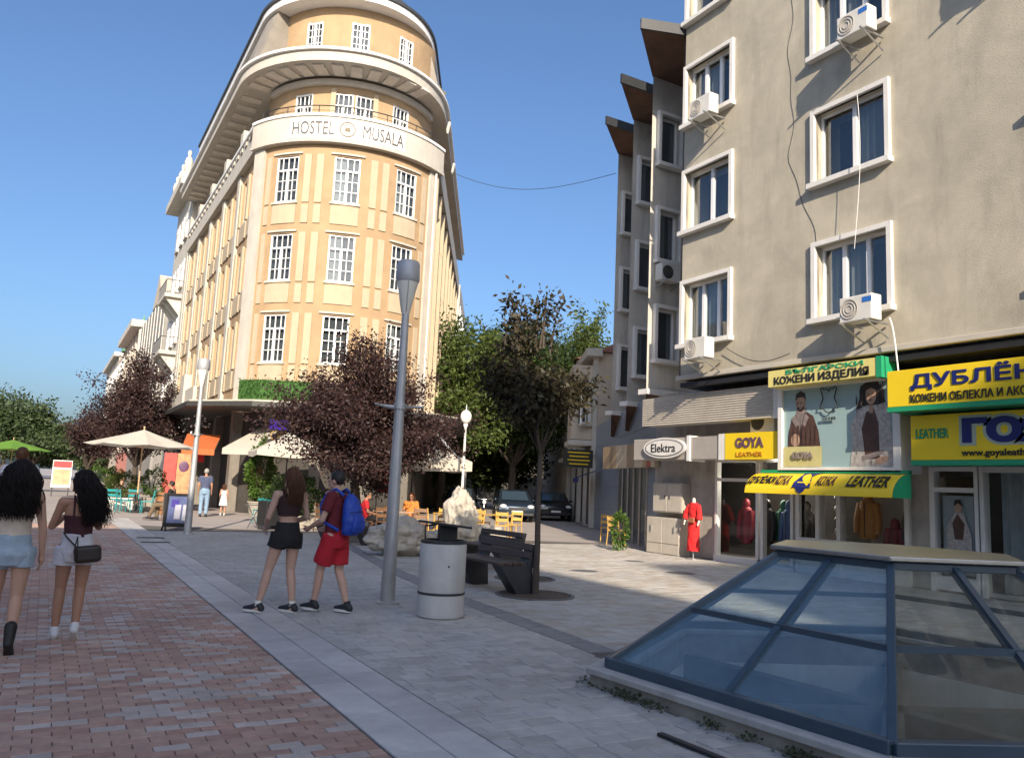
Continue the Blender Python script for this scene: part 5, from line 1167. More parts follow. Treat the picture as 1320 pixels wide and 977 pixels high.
# benches
m_bwood = M('dark_bench_wood', (.075, .05, .038), .6, .3, 9, bump=.3, bscale=30)
m_bsteel = M('bench_steel', (.06, .06, .066), .45, .2, 5, metal=.4)
def bench(label, x, y, rz):
    t = thing('park_bench', label, 'bench', (x, y, 0), rz, 'angular benches by the stones')     # long axis local x, front -y
    l = 1.5
    for sx in (-l/2 + .1, l/2 - .1):
        mb = MB(); v = [(-.34, .43), (.16, .43), (.27, .74), (.33, .74), (.24, .36), (.26, 0), (-.02, 0)]; w = .26
        n = len(v); mb.add([(sx - w/2, a, z) for a, z in v] + [(sx + w/2, a, z) for a, z in v], [tuple(range(n)), tuple(range(2*n - 1, n - 1, -1))] + [(i, n + i, n + (i+1) % n, (i+1) % n) for i in range(n)]); mb.build('side_frame', m_bsteel, t, bevel=.006)
    for k in range(4): box('seat_slat', m_bwood, t, -l/2 - .02, l/2 + .02, -.36 + k*.128, -.25 + k*.128, .435, .475, bevel=.005)
    for k in range(2): MB().obox((0, .2 + k*.045, .58 + k*.115), (l + .04, .03, .1), Matrix.Rotation(R(-20), 3, 'X')).build('back_slat', m_bwood, t, bevel=.005)
    return t
bench('dark angular bench with wooden slats beside the young tree', 6.3, 11.45, R(-87))
bench('second dark bench, just behind the nearer bench and tree', 7.75, 14.2, R(-87))
# black wooden lounge bench seen low under the plum tree
t = thing('low_black_bench', 'low black bench end under the plum tree behind the lamp', 'bench', (6.75, 20.2, 0), R(-60))
box('seat', m_bwood, t, -.8, .8, -.25, .25, .4, .47, bevel=.01)
for sx in (-.65, .65): MB().add([(sx - .1, -.22, .4), (sx + .1, -.22, .4), (sx + .1, .22, .4), (sx - .1, .22, .4), (sx - .05, 0, 0), (sx + .05, 0, 0), (sx + .05, .2, 0), (sx - .05, .2, 0)], [(0, 1, 2, 3), (4, 7, 6, 5), (0, 4, 5, 1), (1, 5, 6, 2), (2, 6, 7, 3), (3, 7, 4, 0)]).build('leg', m_bsteel, t)
# stones
m_rock = M('limestone', (.42, .38, .32), .9, .3, 3.5, bump=1.0, bscale=14, stain=.5, stain_col=(.2, .17, .13))
def rock(label, x, y, r, seed, tilt=0.0, flat=0.1):
    bm = bmesh.new(); bmesh.ops.create_icosphere(bm, subdivisions=5, radius=1)
    for v in bm.verts:
        p = v.co.copy(); d = 1 + .28*noise.noise(p*1.3 + Vector((seed, 0, 0))) + .16*noise.noise(p*3.1 + Vector((0, seed, 0))) + .07*noise.noise(p*7 + Vector((0, 0, seed))) + .035*noise.noise(p*16)
        c = noise.cell(p*2.2 + Vector((seed, seed, 0))); d += .05*(c - .5)
        v.co = Vector((p.x*r[0], p.y*r[1], p.z*r[2])) * d
        v.co.x += tilt*(v.co.z); v.co.z = max(v.co.z + r[2]*(1 - flat), -.05)
    me = bpy.data.meshes.new('boulder'); bm.to_mesh(me); bm.free(); me.materials.append(m_rock); me.polygons.foreach_set('use_smooth', [True]*len(me.polygons))
    o = link('boulder', me, None, (x, y, 0)); return tag(o, label, 'boulder', 'decorative stones on the square')
rock('tall upright pale stone beside the terrace tables', 9.0, 18.0, (.42, .42, .8), 3.3, -.12)
rock('low wide boulder between lamp post and litter bin', 7.0, 17.0, (.72, .5, .42), 7.1)
rock('round pale boulder at the foot of the standing stone', 9.6, 17.9, (.5, .45, .36), 1.7)
rock('small boulder hidden partly behind the litter bin hood', 8.1, 17.2, (.45, .4, .3), 9.2)

# cars
m_carblue = M('grey_blue_car_paint', (.035, .05, .075), .25, .05, 1, metal=.6); m_cardark = M('dark_car_paint', (.015, .017, .022), .2, .05, 1, spec=.7); m_tyre = M('tyre', (.02, .02, .02), .85, .2, 9)
m_lamp_l = M('headlamp', (.65, .66, .66), .12, .03, 2, spec=.8); m_carglass = M('car_glass', (.03, .045, .055), .06, .05, 1, spec=.9)
def car(label, x, y, rz, paint, h=1.5):
    """front faces local -y"""
    t = thing('parked_car', label, 'car', (x, y, 0), rz, 'cars parked in the side street'); w, l = .86, 4.1
    prof = [(-2.05, .35), (-2.08, .55), (-2.02, .74), (-1.85, .84), (-1.05, .98), (-.95, 1.0), (-.2, 1.44), (.2, h), (1.1, h - .02), (1.75, 1.3), (2.0, .95), (2.05, .6), (2.0, .33), (1.6, .26), (-1.6, .24)]
    bm = MB(); n = len(prof); secs = ((-w, .0), (-w + .04, .0), (w - .04, .0), (w, .0))
    rows = []
    for sx, k in ((-1.0, 0), (-.985, 1), (-.8, 2), (.8, 2), (.985, 1), (1.0, 0)):
        row = []
        for (yy, zz) in prof:
            tuck = max(0, (zz - .9)) * .3; xx = sx*(w - tuck*(1 if abs(sx) > .9 else 1))
            row.append((xx, yy + (0 if k == 2 else (.06 if yy < -1.9 else (-.06 if yy > 1.9 else 0)))*(1 if k < 2 else 0), zz - (.03 if k == 0 and zz > 1 else 0)))
        rows.append(row)
    vs = [p for r_ in rows for p in r_]; fs = []
    for i in range(len(rows) - 1):
        for j in range(n): fs.append((i*n + j, i*n + (j+1) % n, (i+1)*n + (j+1) % n, (i+1)*n + j))
    fs.append(tuple(range(n - 1, -1, -1))); fs.append(tuple(range((len(rows)-1)*n, len(rows)*n))); bm.add(vs, fs); bm.build('body', paint, t, smooth=True, bevel=.03)
    MB().add([(-.66, -.99, 1.02), (.66, -.99, 1.02), (.58, -.24, 1.44), (-.58, -.24, 1.44)], [(0, 1, 2, 3)]).build('windscreen', m_carglass, t)
    for sx in (-1, 1):
        MB().add([(sx*(.845), -.75, 1.02), (sx*.845, 1.3, 1.04), (sx*.74, 1.1, h - .12), (sx*.74, -.1, 1.38)], [(0, 1, 2, 3)]).build('side_window', m_carglass, t)
        MB().ball((sx*.66, -1.98, .72), (.18, .1, .1), 10, 6).build('headlight', m_lamp_l, t, smooth=2)
        MB().ball((sx*.95, -.75, 1.02), (.09, .07, .07), 8, 6).build('mirror', paint, t, smooth=2)
        for yy in (-1.3, 1.25):
            wo = MB().lathe([(.2, -.09), (.3, -.1), (.32, -.06), (.32, .06), (.3, .1), (.2, .09)], 18).mesh('wheel', m_tyre, True); o = link('wheel', wo, t, (sx*.8, yy, .32)); o.rotation_euler = (0, R(90), 0)
            rm = MB().lathe([(.01, -.08), (.2, -.085), (.21, -.06), (.21, .06), (.2, .085), (.01, .08)], 14).mesh('rim', m_steel, True); link('rim', rm, o)
    box('grille', m_black, t, -.42, .42, -2.1, -2.02, .55, .68); box('bumper', m_black, t, -.8, .8, -2.11, -2.0, .3, .42, bevel=.02); box('number_plate', m_white, t, -.26, .26, -2.125, -2.112, .43, .53)
    return t
car('dark blue hatchback facing the square in the side street', 20.6, 35.6, R(-24), m_carblue, 1.52)
car('dark car parked behind the hatchback on the far side', 24.2, 37.6, R(-26), m_cardark, 1.45)
car('dark car parked by the hostel side under the trees', 21.6, 43.5, R(-28), m_cardark, 1.5)
t = thing('motorbike', 'dark motorbike parked next to the hatchback', 'motorbike', (18.6, 35.0, 0), R(-24))
for yy in (-.65, .65): o = link('wheel', MB().lathe([(.22, -.05), (.3, -.05), (.31, 0), (.3, .05), (.22, .05), (.22, -.05)], 16).mesh('wheel', m_tyre, True), t, (0, yy, .31)); o.rotation_euler = (0, R(90), 0)
MB().ball((0, -.05, .72), (.16, .38, .2), 12, 8).build('tank', m_cardark, t, smooth=2); MB().ball((0, .5, .78), (.14, .36, .09), 12, 8).build('seat', m_black, t, smooth=2)
mb = MB(); mb.tube([(-.36, -.35, 1.05), (-.1, -.5, 1.0), (.1, -.5, 1.0), (.36, -.35, 1.05)], .016, 6); mb.tube([(0, -.5, 1.0), (0, -.65, .31)], .03, 6); mb.build('handlebar', m_steel, t); MB().ball((0, -.62, .86), (.1, .08, .1), 10, 7).build('headlight', m_lamp_l, t, smooth=2); MB().ball((0, .0, .42), (.17, .28, .2), 10, 7).build('engine', m_steel, t, smooth=2)

# terrace furniture
def chair(label, x, y, rz, mat, group, h=.45, seatmat=None, dark=False):
    t = thing('terrace_chair', label, 'chair', (x, y, 0), rz, group)          # back at +y
    for sx in (-.2, .2):
        MB().cyl((sx*1.05, -.2, 0), (sx*.95, -.18, h), .016, n=6).build('leg', mat, t); MB().tube([(sx*1.05, .22, 0), (sx*.95, .18, h), (sx*.9, .25, .88)], .016, 6).build('leg', mat, t)
    MB().box(-.21, .21, -.21, .21, h - .02, h + .02).build('seat', seatmat or mat, t, bevel=.01)
    for z in (.62, .8): MB().obox((0, .2 + (z - .45)*.16, z), (.38, .02, .1), Matrix.Rotation(R(-9), 3, 'X')).build('back_slat', mat, t, bevel=.005)
    MB().tube([(-.2, -.1, .22), (.2, -.1, .22)], .01, 5).build('stretcher', mat, t)
    return t
def table(label, x, y, mat, group, r=.36, h=.74, square=False, cloth=None):
    t = thing('terrace_table', label, 'table', (x, y, 0), .3, group)
    if square: MB().box(-r, r, -r, r, h - .03, h).build('top', cloth or mat, t, bevel=.008)
    else: MB().lathe([(.01, h - .03), (r, h - .03), (r, h), (.01, h)], 20).build('top', mat, t)
    if square:
        for a, b in ((-1, -1), (1, -1), (1, 1), (-1, 1)): MB().box(a*(r - .04) - .02, a*(r - .04) + .02, b*(r - .04) - .02, b*(r - .04) + .02, 0, h - .03).build('leg', mat, t)
    else: MB().lathe([(.22, 0), (.2, .03), (.03, .05), (.03, h - .03)], 12).build('base', m_dark, t)
    return t
m_teal = M('teal_paint', (.02, .24, .26), .45, .1, 5); m_ywood = M('yellow_wood', (.55, .34, .09), .6, .2, 8); m_bwood2 = M('brown_wood', (.16, .08, .04), .6, .25, 8)
for i, (x, y, rz, lab) in enumerate(((2.75, 34.6, 1.9, 'teal chair nearest the street under the white umbrella'), (3.55, 34.2, -1.8, 'teal chair right of the umbrella pole'), (3.2, 35.4, .1, 'teal chair behind the umbrella pole'), (2.5, 35.5, 2.6, 'teal chair at the back left of the umbrella'))): chair(lab, x, y, rz, m_teal, 'teal terrace chairs')
table('small round table between the teal chairs', 3.15, 34.7, m_bwood2, 'terrace tables')
chair('teal chair in front of the dark hedge', 7.0, 29.6, 2.2, m_teal, 'teal terrace chairs'); table('dark round table beside the dark hedge', 7.45, 28.8, m_dark, 'terrace tables')
chair('teal chair left of the hedge by the round table', 6.6, 28.6, -1.2, m_teal, 'teal terrace chairs')
# right café
yc = [(11.0, 21.9, .4), (11.7, 22.5, -1.2), (10.2, 22.7, 2.0), (11.0, 23.4, 3.0), (12.4, 23.4, .3), (9.5, 23.8, 1.5), (12.2, 21.6, 2.4), (12.9, 22.2, -1.0)]
for i, (x, y, rz) in enumerate(yc): chair(['yellow wooden chair right behind the standing stone', 'yellow wooden chair facing the square table', 'yellow chair at the left side of the cafe table', 'yellow chair at the back of the cafe table', 'yellow chair beside the hatchback bonnet', 'yellow chair under the cream parasol', 'yellow chair front right of the terrace tables', 'yellow chair at the outer right terrace table'][i], x, y, rz, m_ywood, 'yellow cafe chairs')
table('square yellow cafe table behind the standing stone', 10.9, 22.7, m_ywood, 'cafe tables', square=True); table('square yellow cafe table nearest the parked hatchback', 12.55, 22.6, m_ywood, 'cafe tables', square=True)
m_checks = M('patterned_cloth', (.5, .36, .27), .8, .5, 14); table('cafe table under the parasol with patterned cloth', 9.2, 23.0, m_bwood2, 'cafe tables', r=.45, square=True, cloth=m_checks)
for i, (x, y, rz) in enumerate(((8.7, 22.3, .3), (9.7, 22.2, -.5), (8.6, 23.8, 2.6))): chair(['dark chair left of the patterned table', 'dark chair right of the patterned table', 'dark chair behind the patterned table'][i], x, y, rz, m_bwood2, 'dark cafe chairs')
# umbrellas
m_canvas = M('cream_canvas', (.62, .58, .5), .85, .07, 3, trans=.25); m_uwood = M('umbrella_pole_wood', (.5, .34, .2), .6, .15, 6)
def umbrella(label, x, y, r, zt, ze, n=8, rz=0, pole=m_uwood, valance=.0, fabric=None):
    t = thing('terrace_umbrella', label, 'umbrella', (x, y, 0), rz, 'terrace umbrellas'); mb = MB(); vs = [(0, 0, zt)]; m = 4
    for j in range(1, m + 1):
        for k in range(n*2):
            a = math.pi*k/n; rr = r*j/m*(1.0 if k % 2 == 0 else math.cos(math.pi/n)*.985); z = zt + (ze - zt)*(j/m)**.92 - (0 if k % 2 == 0 else .015*j); vs.append((rr*math.cos(a), rr*math.sin(a), z))
    N = n*2; fs = [(0, 1 + k, 1 + (k+1) % N) for k in range(N)]
    for j in range(m - 1):
        for k in range(N): fs.append((1 + j*N + k, 1 + (j+1)*N + k, 1 + (j+1)*N + (k+1) % N, 1 + j*N + (k+1) % N))
    if valance:
        b = len(vs); vs += [(v[0]*1.002, v[1]*1.002, v[2] - valance) for v in vs[1 + (m-1)*N:1 + m*N]]
        for k in range(N): fs.append((1 + (m-1)*N + k, b + k, b + (k+1) % N, 1 + (m-1)*N + (k+1) % N))
    mb.add(vs, fs); mb.build('canopy', fabric or m_canvas, t)
    MB().cyl((0, 0, 0), (0, 0, zt + .08), .028, n=10).build('pole', pole, t, smooth=True); MB().lathe([(.3, 0), (.3, .06), (.06, .1), (.04, .3)], 14).build('base', m_dark, t)
    for k in range(n): a = 2*math.pi*k/n; MB().cyl((.03*math.cos(a), .03*math.sin(a), ze - .1), (r*.55*math.cos(a), r*.55*math.sin(a), zt + (ze - zt)*.58), .008, n=4).build('rib', pole, t)
    MB().ball((0, 0, zt + .1), .04, 8, 6).build('finial', pole, t)
    return t
umbrella('wide cream umbrella over the teal chairs', 3.25, 35.0, 2.1, 3.22, 2.58)
umbrella('cream umbrella by the hostel entrance, half behind the plum tree', 8.3, 32.4, 1.9, 3.4, 2.6, 4, R(40), m_dark, .2)
umbrella('cream parasol over the cafe tables right of the lamp post', 10.4, 24.6, 2.1, 3.15, 2.35, 4, R(40), m_dark, .3)
# cantilever arm of the big parasol
t = thing('parasol_arm', 'slanted grey parasol arm against the dark trees', 'parasol arm', (12.1, 24.2, 0)); MB().bar((12.1, 24.2, 0), (12.1, 24.2, 2.3), .09, .09).build('post', m_steel, t, world=True); MB().bar((12.1, 24.2, 2.2), (10.9, 24.5, 3.5), .09, .07).build('arm', m_steel, t, world=True)
# awnings at the hostel ground floor
def awning(label, pts, mat, val):
    c = sum((Vector(p) for p in pts), Vector()) / 4; t = thing('shop_awning', label, 'awning', (c.x, c.y, 0)); MB().poly(pts).build('fabric', mat, t, world=True); a, b = Vector(pts[2]), Vector(pts[3]); MB().poly([a, b, b - Vector((0, 0, val)), a - Vector((0, 0, val))]).build('valance', mat, t, world=True)
    for p, q in ((pts[0], pts[3]), (pts[1], pts[2])): MB().bar(Vector(p) - Vector((0, 0, .04)), Vector(q) - Vector((0, 0, .04)), .03, .03).build('arm', m_steel, t, world=True)
awning('orange awning under the hostel canopy', [(5.35, 38.5, 3.35), (6.7, 38.0, 3.35), (6.2, 36.4, 2.65), (4.95, 36.9, 2.65)], M('orange_canvas', (.6, .16, .05), .8, .08, 3, trans=.25), .25)
awning('beige folding awning beside the orange one', [(8.3, 36.4, 3.9), (9.2, 35.2, 3.9), (7.3, 33.9, 2.7), (6.3, 35.2, 2.7)], m_canvas, .25)
# poster boards, banners and lights of the ground floor
t = thing('red_poster_stand', 'red and orange advertising banner by the hostel shop door', 'banner', (5.2, 40.6, 0), R(-8)); box('panel', M('red_print', (.45, .06, .05), .5, .3, 4), t, -.45, .1, -.03, .03, .3, 2.5); box('panel', M('orange_print', (.55, .25, .12), .5, .5, 5), t, .12, .75, -.03, .03, .3, 2.5)
MB().ball((.42, -.05, 1.9), (.22, .02, .25), 14, 8).build('round_print', M('violet_print', (.12, .05, .12), .5, .4, 6), t, smooth=2)
t = thing('red_box_sign', 'small red box sign under the orange awning', 'sign', (5.8, 38.0, 0)); box('panel', M('bright_red', (.5, .02, .03), .4, .1, 4), t, -.25, .25, -.1, .1, 2.1, 2.65); MB().cyl((0, 0, 2.65), (0, 0, 4.4), .015, n=6).build('hanger', m_dark, t)
t = thing('violet_sign', 'violet light sign hanging under the canopy', 'sign', (8.25, 34.0, 0), R(15)); o = box('panel', M('violet_panel', (.05, .02, .3), .4, .1, 4), t, -.4, .4, -.06, .06, 3.55, 3.95)
for k in range(2): MB().tube([(-.2 + .42*k + .17*math.cos(6.283*i/14), -.08, 3.3 + .17*math.sin(6.283*i/14)) for i in range(15)], .02, 5).build('ring', m_ywood, t)
MB().cyl((0, 0, 3.95), (0, 0, 4.42), .015, n=6).build('hanger', m_dark, t)
t = thing('string_lights', 'cluster of small white bulbs hanging under the canopy', 'string lights', (5.8, 41, 3.9)); rg = random.Random(21)
for k in range(26): MB().ball((rg.uniform(-.5, .7), rg.uniform(-3, 1.5), rg.uniform(-.5, .35)), .05, 6, 5).build('bulb', m_white, t, smooth=2)
MB().tube([(-.5, -3, .4), (.1, -1, .2), (.6, 1.5, .4)], .01, 4).build('wire', m_dark, t)
t = thing('menu_sign', 'red and white menu board standing far up the street', 'sign', (.85, 52, 0), R(-3)); box('panel', m_white, t, -.48, .48, -.04, .04, .5, 2.0); box('heading', M('menu_red', (.5, .05, .05), .5), t, -.45, .45, -.055, -.042, 1.6, 1.95); box('print', M('menu_orange', (.6, .35, .2), .5, .4, 5), t, -.42, .42, -.055, -.042, .65, 1.5)
for sx in (-.4, .4): box('leg', m_dark, t, sx - .03, sx + .03, -.03, .03, 0, .5)
umbrella('bright green parasol far up the street', -1.9, 60, 2.2, 3.2, 2.6, fabric=M('green_canvas', (.14, .3, .04), .8, .1, 3, trans=.3))
t = thing('barrel_planter', 'orange wooden barrel planter near the seated man', 'planter', (4.2, 34.3, 0)); MB().lathe([(.28, 0), (.34, .3), (.34, .5), (.3, .8), (.25, .8), (.25, .7), (.01, .7)], 18).build('barrel', m_wood, t, smooth=True)
for z in (.15, .42, .68): MB().lathe([(.33, z), (.35, z), (.35, z + .04), (.33, z + .04)], 18).build('hoop', m_dark, t)
t = thing('advertising_board', 'dark framed A-board with a blue poster on the paving', 'signboard', (3.3, 24.3, 0), R(6))
for sg, nm in ((-1, 'front_panel'), (1, 'back_panel')):
    Rm = Matrix.Rotation(R(-9*sg), 3, 'X'); MB().obox((0, .12*sg, .56), (.68, .03, .92), Rm).build(nm, m_black, t, bevel=.01)
    for sx in (-.3, .3): MB().bar((sx, .12*sg + .03*sg*0, .12), (sx, .24*sg, 0), .04, .03).build('leg', m_black, t)
MB().obox((0, -.142, .58), (.55, .008, .74), Matrix.Rotation(R(9), 3, 'X')).build('poster', M('blue_print', (.12, .15, .3), .35, .25, 3), t); MB().obox((-.02, -.15, .52), (.16, .006, .4), Matrix.Rotation(R(9), 3, 'X')).build('print', M('pale_print', (.45, .46, .55), .4, .3, 5), t); MB().obox((-.1, -.175, .75), (.2, .006, .2), Matrix.Rotation(R(9), 3, 'X')).build('print', M('violet_blue', (.08, .06, .32), .4, .3, 5), t); MB().obox((.17, -.152, .5), (.12, .006, .45), Matrix.Rotation(R(9), 3, 'X')).build('print', bpy.data.materials['pale_print'], t)
t = thing('black_box', 'black cabinet box standing by the dark hedge', 'box', (6.2, 25.6, 0), R(20)); box('body', m_black, t, -.33, .33, -.25, .25, .12, .85, bevel=.02)
for sx in (-.28, .28): box('foot', m_dark, t, sx - .03, sx + .03, -.2, .2, 0, .12)
t = thing('folding_stand', 'small folding metal stand beside the black box', 'stand', (5.75, 25.9, 0), R(20)); MB().bar((-.2, 0, 0), (.2, 0, .7), .025, .025).build('leg', m_steel, t); MB().bar((.2, .03, 0), (-.2, .03, .7), .025, .025).build('leg', m_steel, t); box('top', m_steel, t, -.25, .25, -.15, .18, .7, .72)
t = thing('wooden_menu_board', 'upright wooden menu board at the hostel entrance', 'menu board', (7.6, 34.6, 0), R(10)); box('panel', m_wood, t, -.28, .28, -.04, .04, 1.0, 2.0, bevel=.01); box('post', m_bwood2, t, -.04, .04, -.03, .03, 0, 1.0)
# shop goods on the right
m_cab = M('cabinet_beige', (.46, .42, .36), .6, .12, 3, stain=.5, stain_col=(.28, .24, .2))
t = thing('electric_cabinet', 'low wide beige electric cabinet with two doors on the ground', 'cabinet', (14.8, 17.2, 0)); box('body', m_cab, t, 14.66, 15.04, 16.5, 17.85, 0, .98, world=True, bevel=.012)
for a, b in ((16.53, 17.16), (17.19, 17.82)):
    box('door', m_cab, t, 14.642, 14.66, a, b, .3, .95, world=True, bevel=.006)
    box('base_panel', m_cab, t, 14.645, 14.66, a, b, .03, .28, world=True)
for y in (16.68, 17.62): box('handle', m_steel, t, 14.61, 14.642, y, y + .03, .6, .76, world=True)
t = thing('wall_cabinet', 'smaller beige electric cabinet hung on the wall above the low one', 'cabinet', (14.9, 17.1, 1.08)); box('body', m_cab, t, 14.75, 15.04, 16.52, 17.72, 1.12, 1.92, world=True, bevel=.012)
for a, b in ((16.55, 17.1), (17.13, 17.69)): box('door', m_cab, t, 14.735, 14.75, a, b, 1.15, 1.89, world=True, bevel=.006)
for y in (17.0, 17.2): box('handle', m_dark, t, 14.72, 14.735, y, y + .03, 1.48, 1.58, world=True)
def garment(label, x, y, z, w, h, mat, rz=-math.pi/2, group='garments in the shop windows', hood=True):
    t = thing('jacket', label, 'jacket', (x, y, z), rz, group); mb = MB(); s = w/2
    mb.add([], []); secs = [(0, s*.72, .1), (.08*h, s*.8, .13), (.5*h, s*.74, .13), (.82*h, s*.86, .13), (.93*h, s*.7, .11), (h, s*.28, .08)]; n = 14; vs = []; fs = []
    for zz, a, b in secs:
        for k in range(n): u = 6.2832*k/n; vs.append((a*math.cos(u), b*math.sin(u), zz))
    for i in range(len(secs) - 1):
        for k in range(n): fs.append((i*n + k, i*n + (k+1) % n, (i+1)*n + (k+1) % n, (i+1)*n + k))
    mb.add(vs, fs); mb.build('coat_body', mat, t, smooth=True)
    for sx in (-1, 1): MB().tube([(sx*s*.72, 0, .88*h), (sx*s*1.02, -.02, .5*h), (sx*s*1.0, -.06, .12*h)], [.085, .075, .06], 8).build('sleeve', mat, t, smooth=True)
    if hood: MB().ball((0, 0, 1.06*h), (.1, .1, .14), 12, 8).build('collar', mat, t, smooth=2)
    MB().box(-.008, .008, -.14, -.125, .05*h, .9*h).build('zip', m_dark, t)
    return t
m_orj = M('orange_leather', (.5, .2, .02), .5, .15, 6); m_redj = M('dark_red_leather', (.25, .02, .03), .5, .2, 6); m_blkj = M('black_leather', (.02, .018, .018), .4, .2, 6)
garment('bright orange jacket hanging in the display window', SX + .45, 11.45, .85, .52, .85, m_orj); garment('short dark red jacket low in the display window', SX + .5, 10.85, .6, .36, .55, m_redj); garment('black jacket at the right end of the display window', SX + .5, 10.38, .75, .42, .95, m_blkj)
for i, m_ in enumerate((m_redj, m_blkj, m_blkj, M('green_cloth', (.03, .12, .08), .7, .2, 5), M('blue_cloth', (.04, .09, .2), .7, .2, 5), m_blkj)): garment(['red garment just inside the glass shop door', 'black coat beside the red garment inside the door', 'long black coat mid rail inside the glass door', 'green garment on the rail inside the glass door', 'blue garment on the rail inside the glass door', 'black coat at the rear of the open doorway'][i], SX + .8 + .2*(i % 2), 15.3 - i*.35, .45, .42, .95, m_, group='garments inside the corner shop')
t = thing('hanging_hides', 'column of brown and white leather swatches in the display window', 'hides', (SX + .3, 12.05, .8))
for k in range(4): MB().ball((0, .0, .15 + .25*k), (.03, .16, .12), 10, 7).build('hide', m_pbr if k % 2 else m_pfur, t, smooth=2)
for i, (d, o, rz, lab) in enumerate(((2.0, -.75, 2.0, 'yellow chair outside the tiled corner shop, nearer the vine'), (3.6, -.8, -.6, 'yellow chair outside the tiled corner shop, farther down the side street'))):
    p = side(d, o); chair(lab, p[0], p[1], rz, m_ywood, 'yellow cafe chairs')
t = thing('red_banner', 'red hanging banner under the cafe parasol', 'banner', (9.9, 25.6, 0), R(20)); box('cloth', bpy.data.materials['bright_red'], t, -.35, .35, -.02, .02, 1.25, 2.1); box('rod', m_dark, t, -.4, .4, -.015, .015, 2.1, 2.13); MB().cyl((-.38, 0, 0), (-.38, 0, 2.12), .015, n=6).build('pole', m_dark, t)
for k in range(2): box('print', m_white, t, -.2, .2, -.026, -.021, 1.45 + .28*k, 1.52 + .28*k)
# ================================================================ people
def skin_mat(n, c): return M(n, c, .5, .08, 6, sss=.12, spec=.35)
m_skinA = skin_mat('skin_light', (.5, .3, .215)); m_skinB = skin_mat('skin_tan', (.4, .215, .14)); m_skinC = skin_mat('skin_fair', (.52, .33, .25))
m_hairB = M('black_hair', (.012, .0085, .008), .55, .3, 20, spec=.2); m_hairBr = M('brown_hair', (.1, .045, .022), .5, .3, 20, spec=.25); m_hairD = M('dark_short_hair', (.014, .011, .01), .6, .3, 20); m_hairG = M('grey_hair', (.3, .28, .26), .6, .2, 20)
m_eye = M('eye', (.02, .015, .012), .2, 0); m_lip = M('lip', (.35, .12, .1), .5, .05)
def cloth(n, c, r=.85, v=.12): return M(n, c, r, max(v, .2), 9, bump=.9, bscale=26)
def remesh(mb, vox=.01, smooth=3, noise_amp=0, nscale=9):
    me = mb.mesh('tmp', m_white); o = bpy.data.objects.new('tmp', me)
    r = o.modifiers.new('r', 'REMESH'); r.mode = 'VOXEL'; r.voxel_size = vox; r.use_smooth_shade = True
    s = o.modifiers.new('s', 'SMOOTH'); s.factor = .5; s.iterations = smooth
    out = evaluated(o); bpy.data.objects.remove(o); bpy.data.meshes.remove(me)
    if noise_amp:
        nv = len(out.vertices); co = np.empty(nv*3, np.float32); out.vertices.foreach_get('co', co); no = np.empty(nv*3, np.float32); out.vertex_normals.foreach_get('vector', no)
        am = np.array([noise.noise(Vector(c)*nscale) for c in co.reshape(-1, 3)], np.float32)*noise_amp
        out.vertices.foreach_set('co', (co.reshape(-1, 3) + no.reshape(-1, 3)*am[:, None]).ravel())
    out.polygons.foreach_set('use_smooth', [True]*len(out.polygons)); return out
def cap(mb, a, ra, b, rb, n=12):
    a, b = Vector(a), Vector(b); mb.ball(a, ra, n, 8); mb.ball(b, rb, n, 8); mb.tube([a, b], [ra, rb], n)
def mesh_part(name, me, mat, parent):
    me.materials.clear(); me.materials.append(mat); return link(name, me, parent)
J0 = dict(hipL=(-.09, 0, .9), hipR=(.09, 0, .9), kneeL=(-.095, .02, .49), kneeR=(.095, .02, .49), ankL=(-.095, -.02, .08), ankR=(.095, -.02, .08), pel=(0, 0, .93), waist=(0, .0, 1.06), chest=(0, 0, 1.27), neck=(0, -.01, 1.43), head=(0, .02, 1.575),
          shL=(-.165, -.01, 1.38), shR=(.165, -.01, 1.38), elL=(-.215, -.03, 1.1), elR=(.215, -.03, 1.1), wrL=(-.22, .08, .87), wrR=(.22, .08, .87), toeL=None, toeR=None)
def hand(mb, w, d, side, s):
    """palm and five curled fingers past the wrist; d direction of the forearm"""
    w = Vector(w); d = Vector(d).normalized(); x = d.cross(Vector((0, 1, 0))); x = x.normalized() if x.length > .2 else Vector((1, 0, 0)); y = x.cross(d)
    p = w + d*.045*s; cap(mb, w, .024*s, p, .03*s, 8); cap(mb, p - y*.014*s, .024*s, p + y*.014*s + d*.03*s, .024*s, 8)
    for k in range(4):
        b = p + d*.035*s + y*(.03 - .02*k)*s; l = (.034, .042, .038, .028)[k]*s; m = b + d*l + x*side*-.008*s; e = m + d*l*.7 + x*side*-.022*s; cap(mb, b, .0095*s, m, .009*s, 6); cap(mb, m, .009*s, e, .0075*s, 6)
    b = w + d*.03*s + y*.028*s; m = b + d*.03*s + y*.03*s; cap(mb, b, .0115*s, m, .01*s, 6); cap(mb, m, .01*s, m + d*.026*s + y*.006*s, .0085*s, 6)
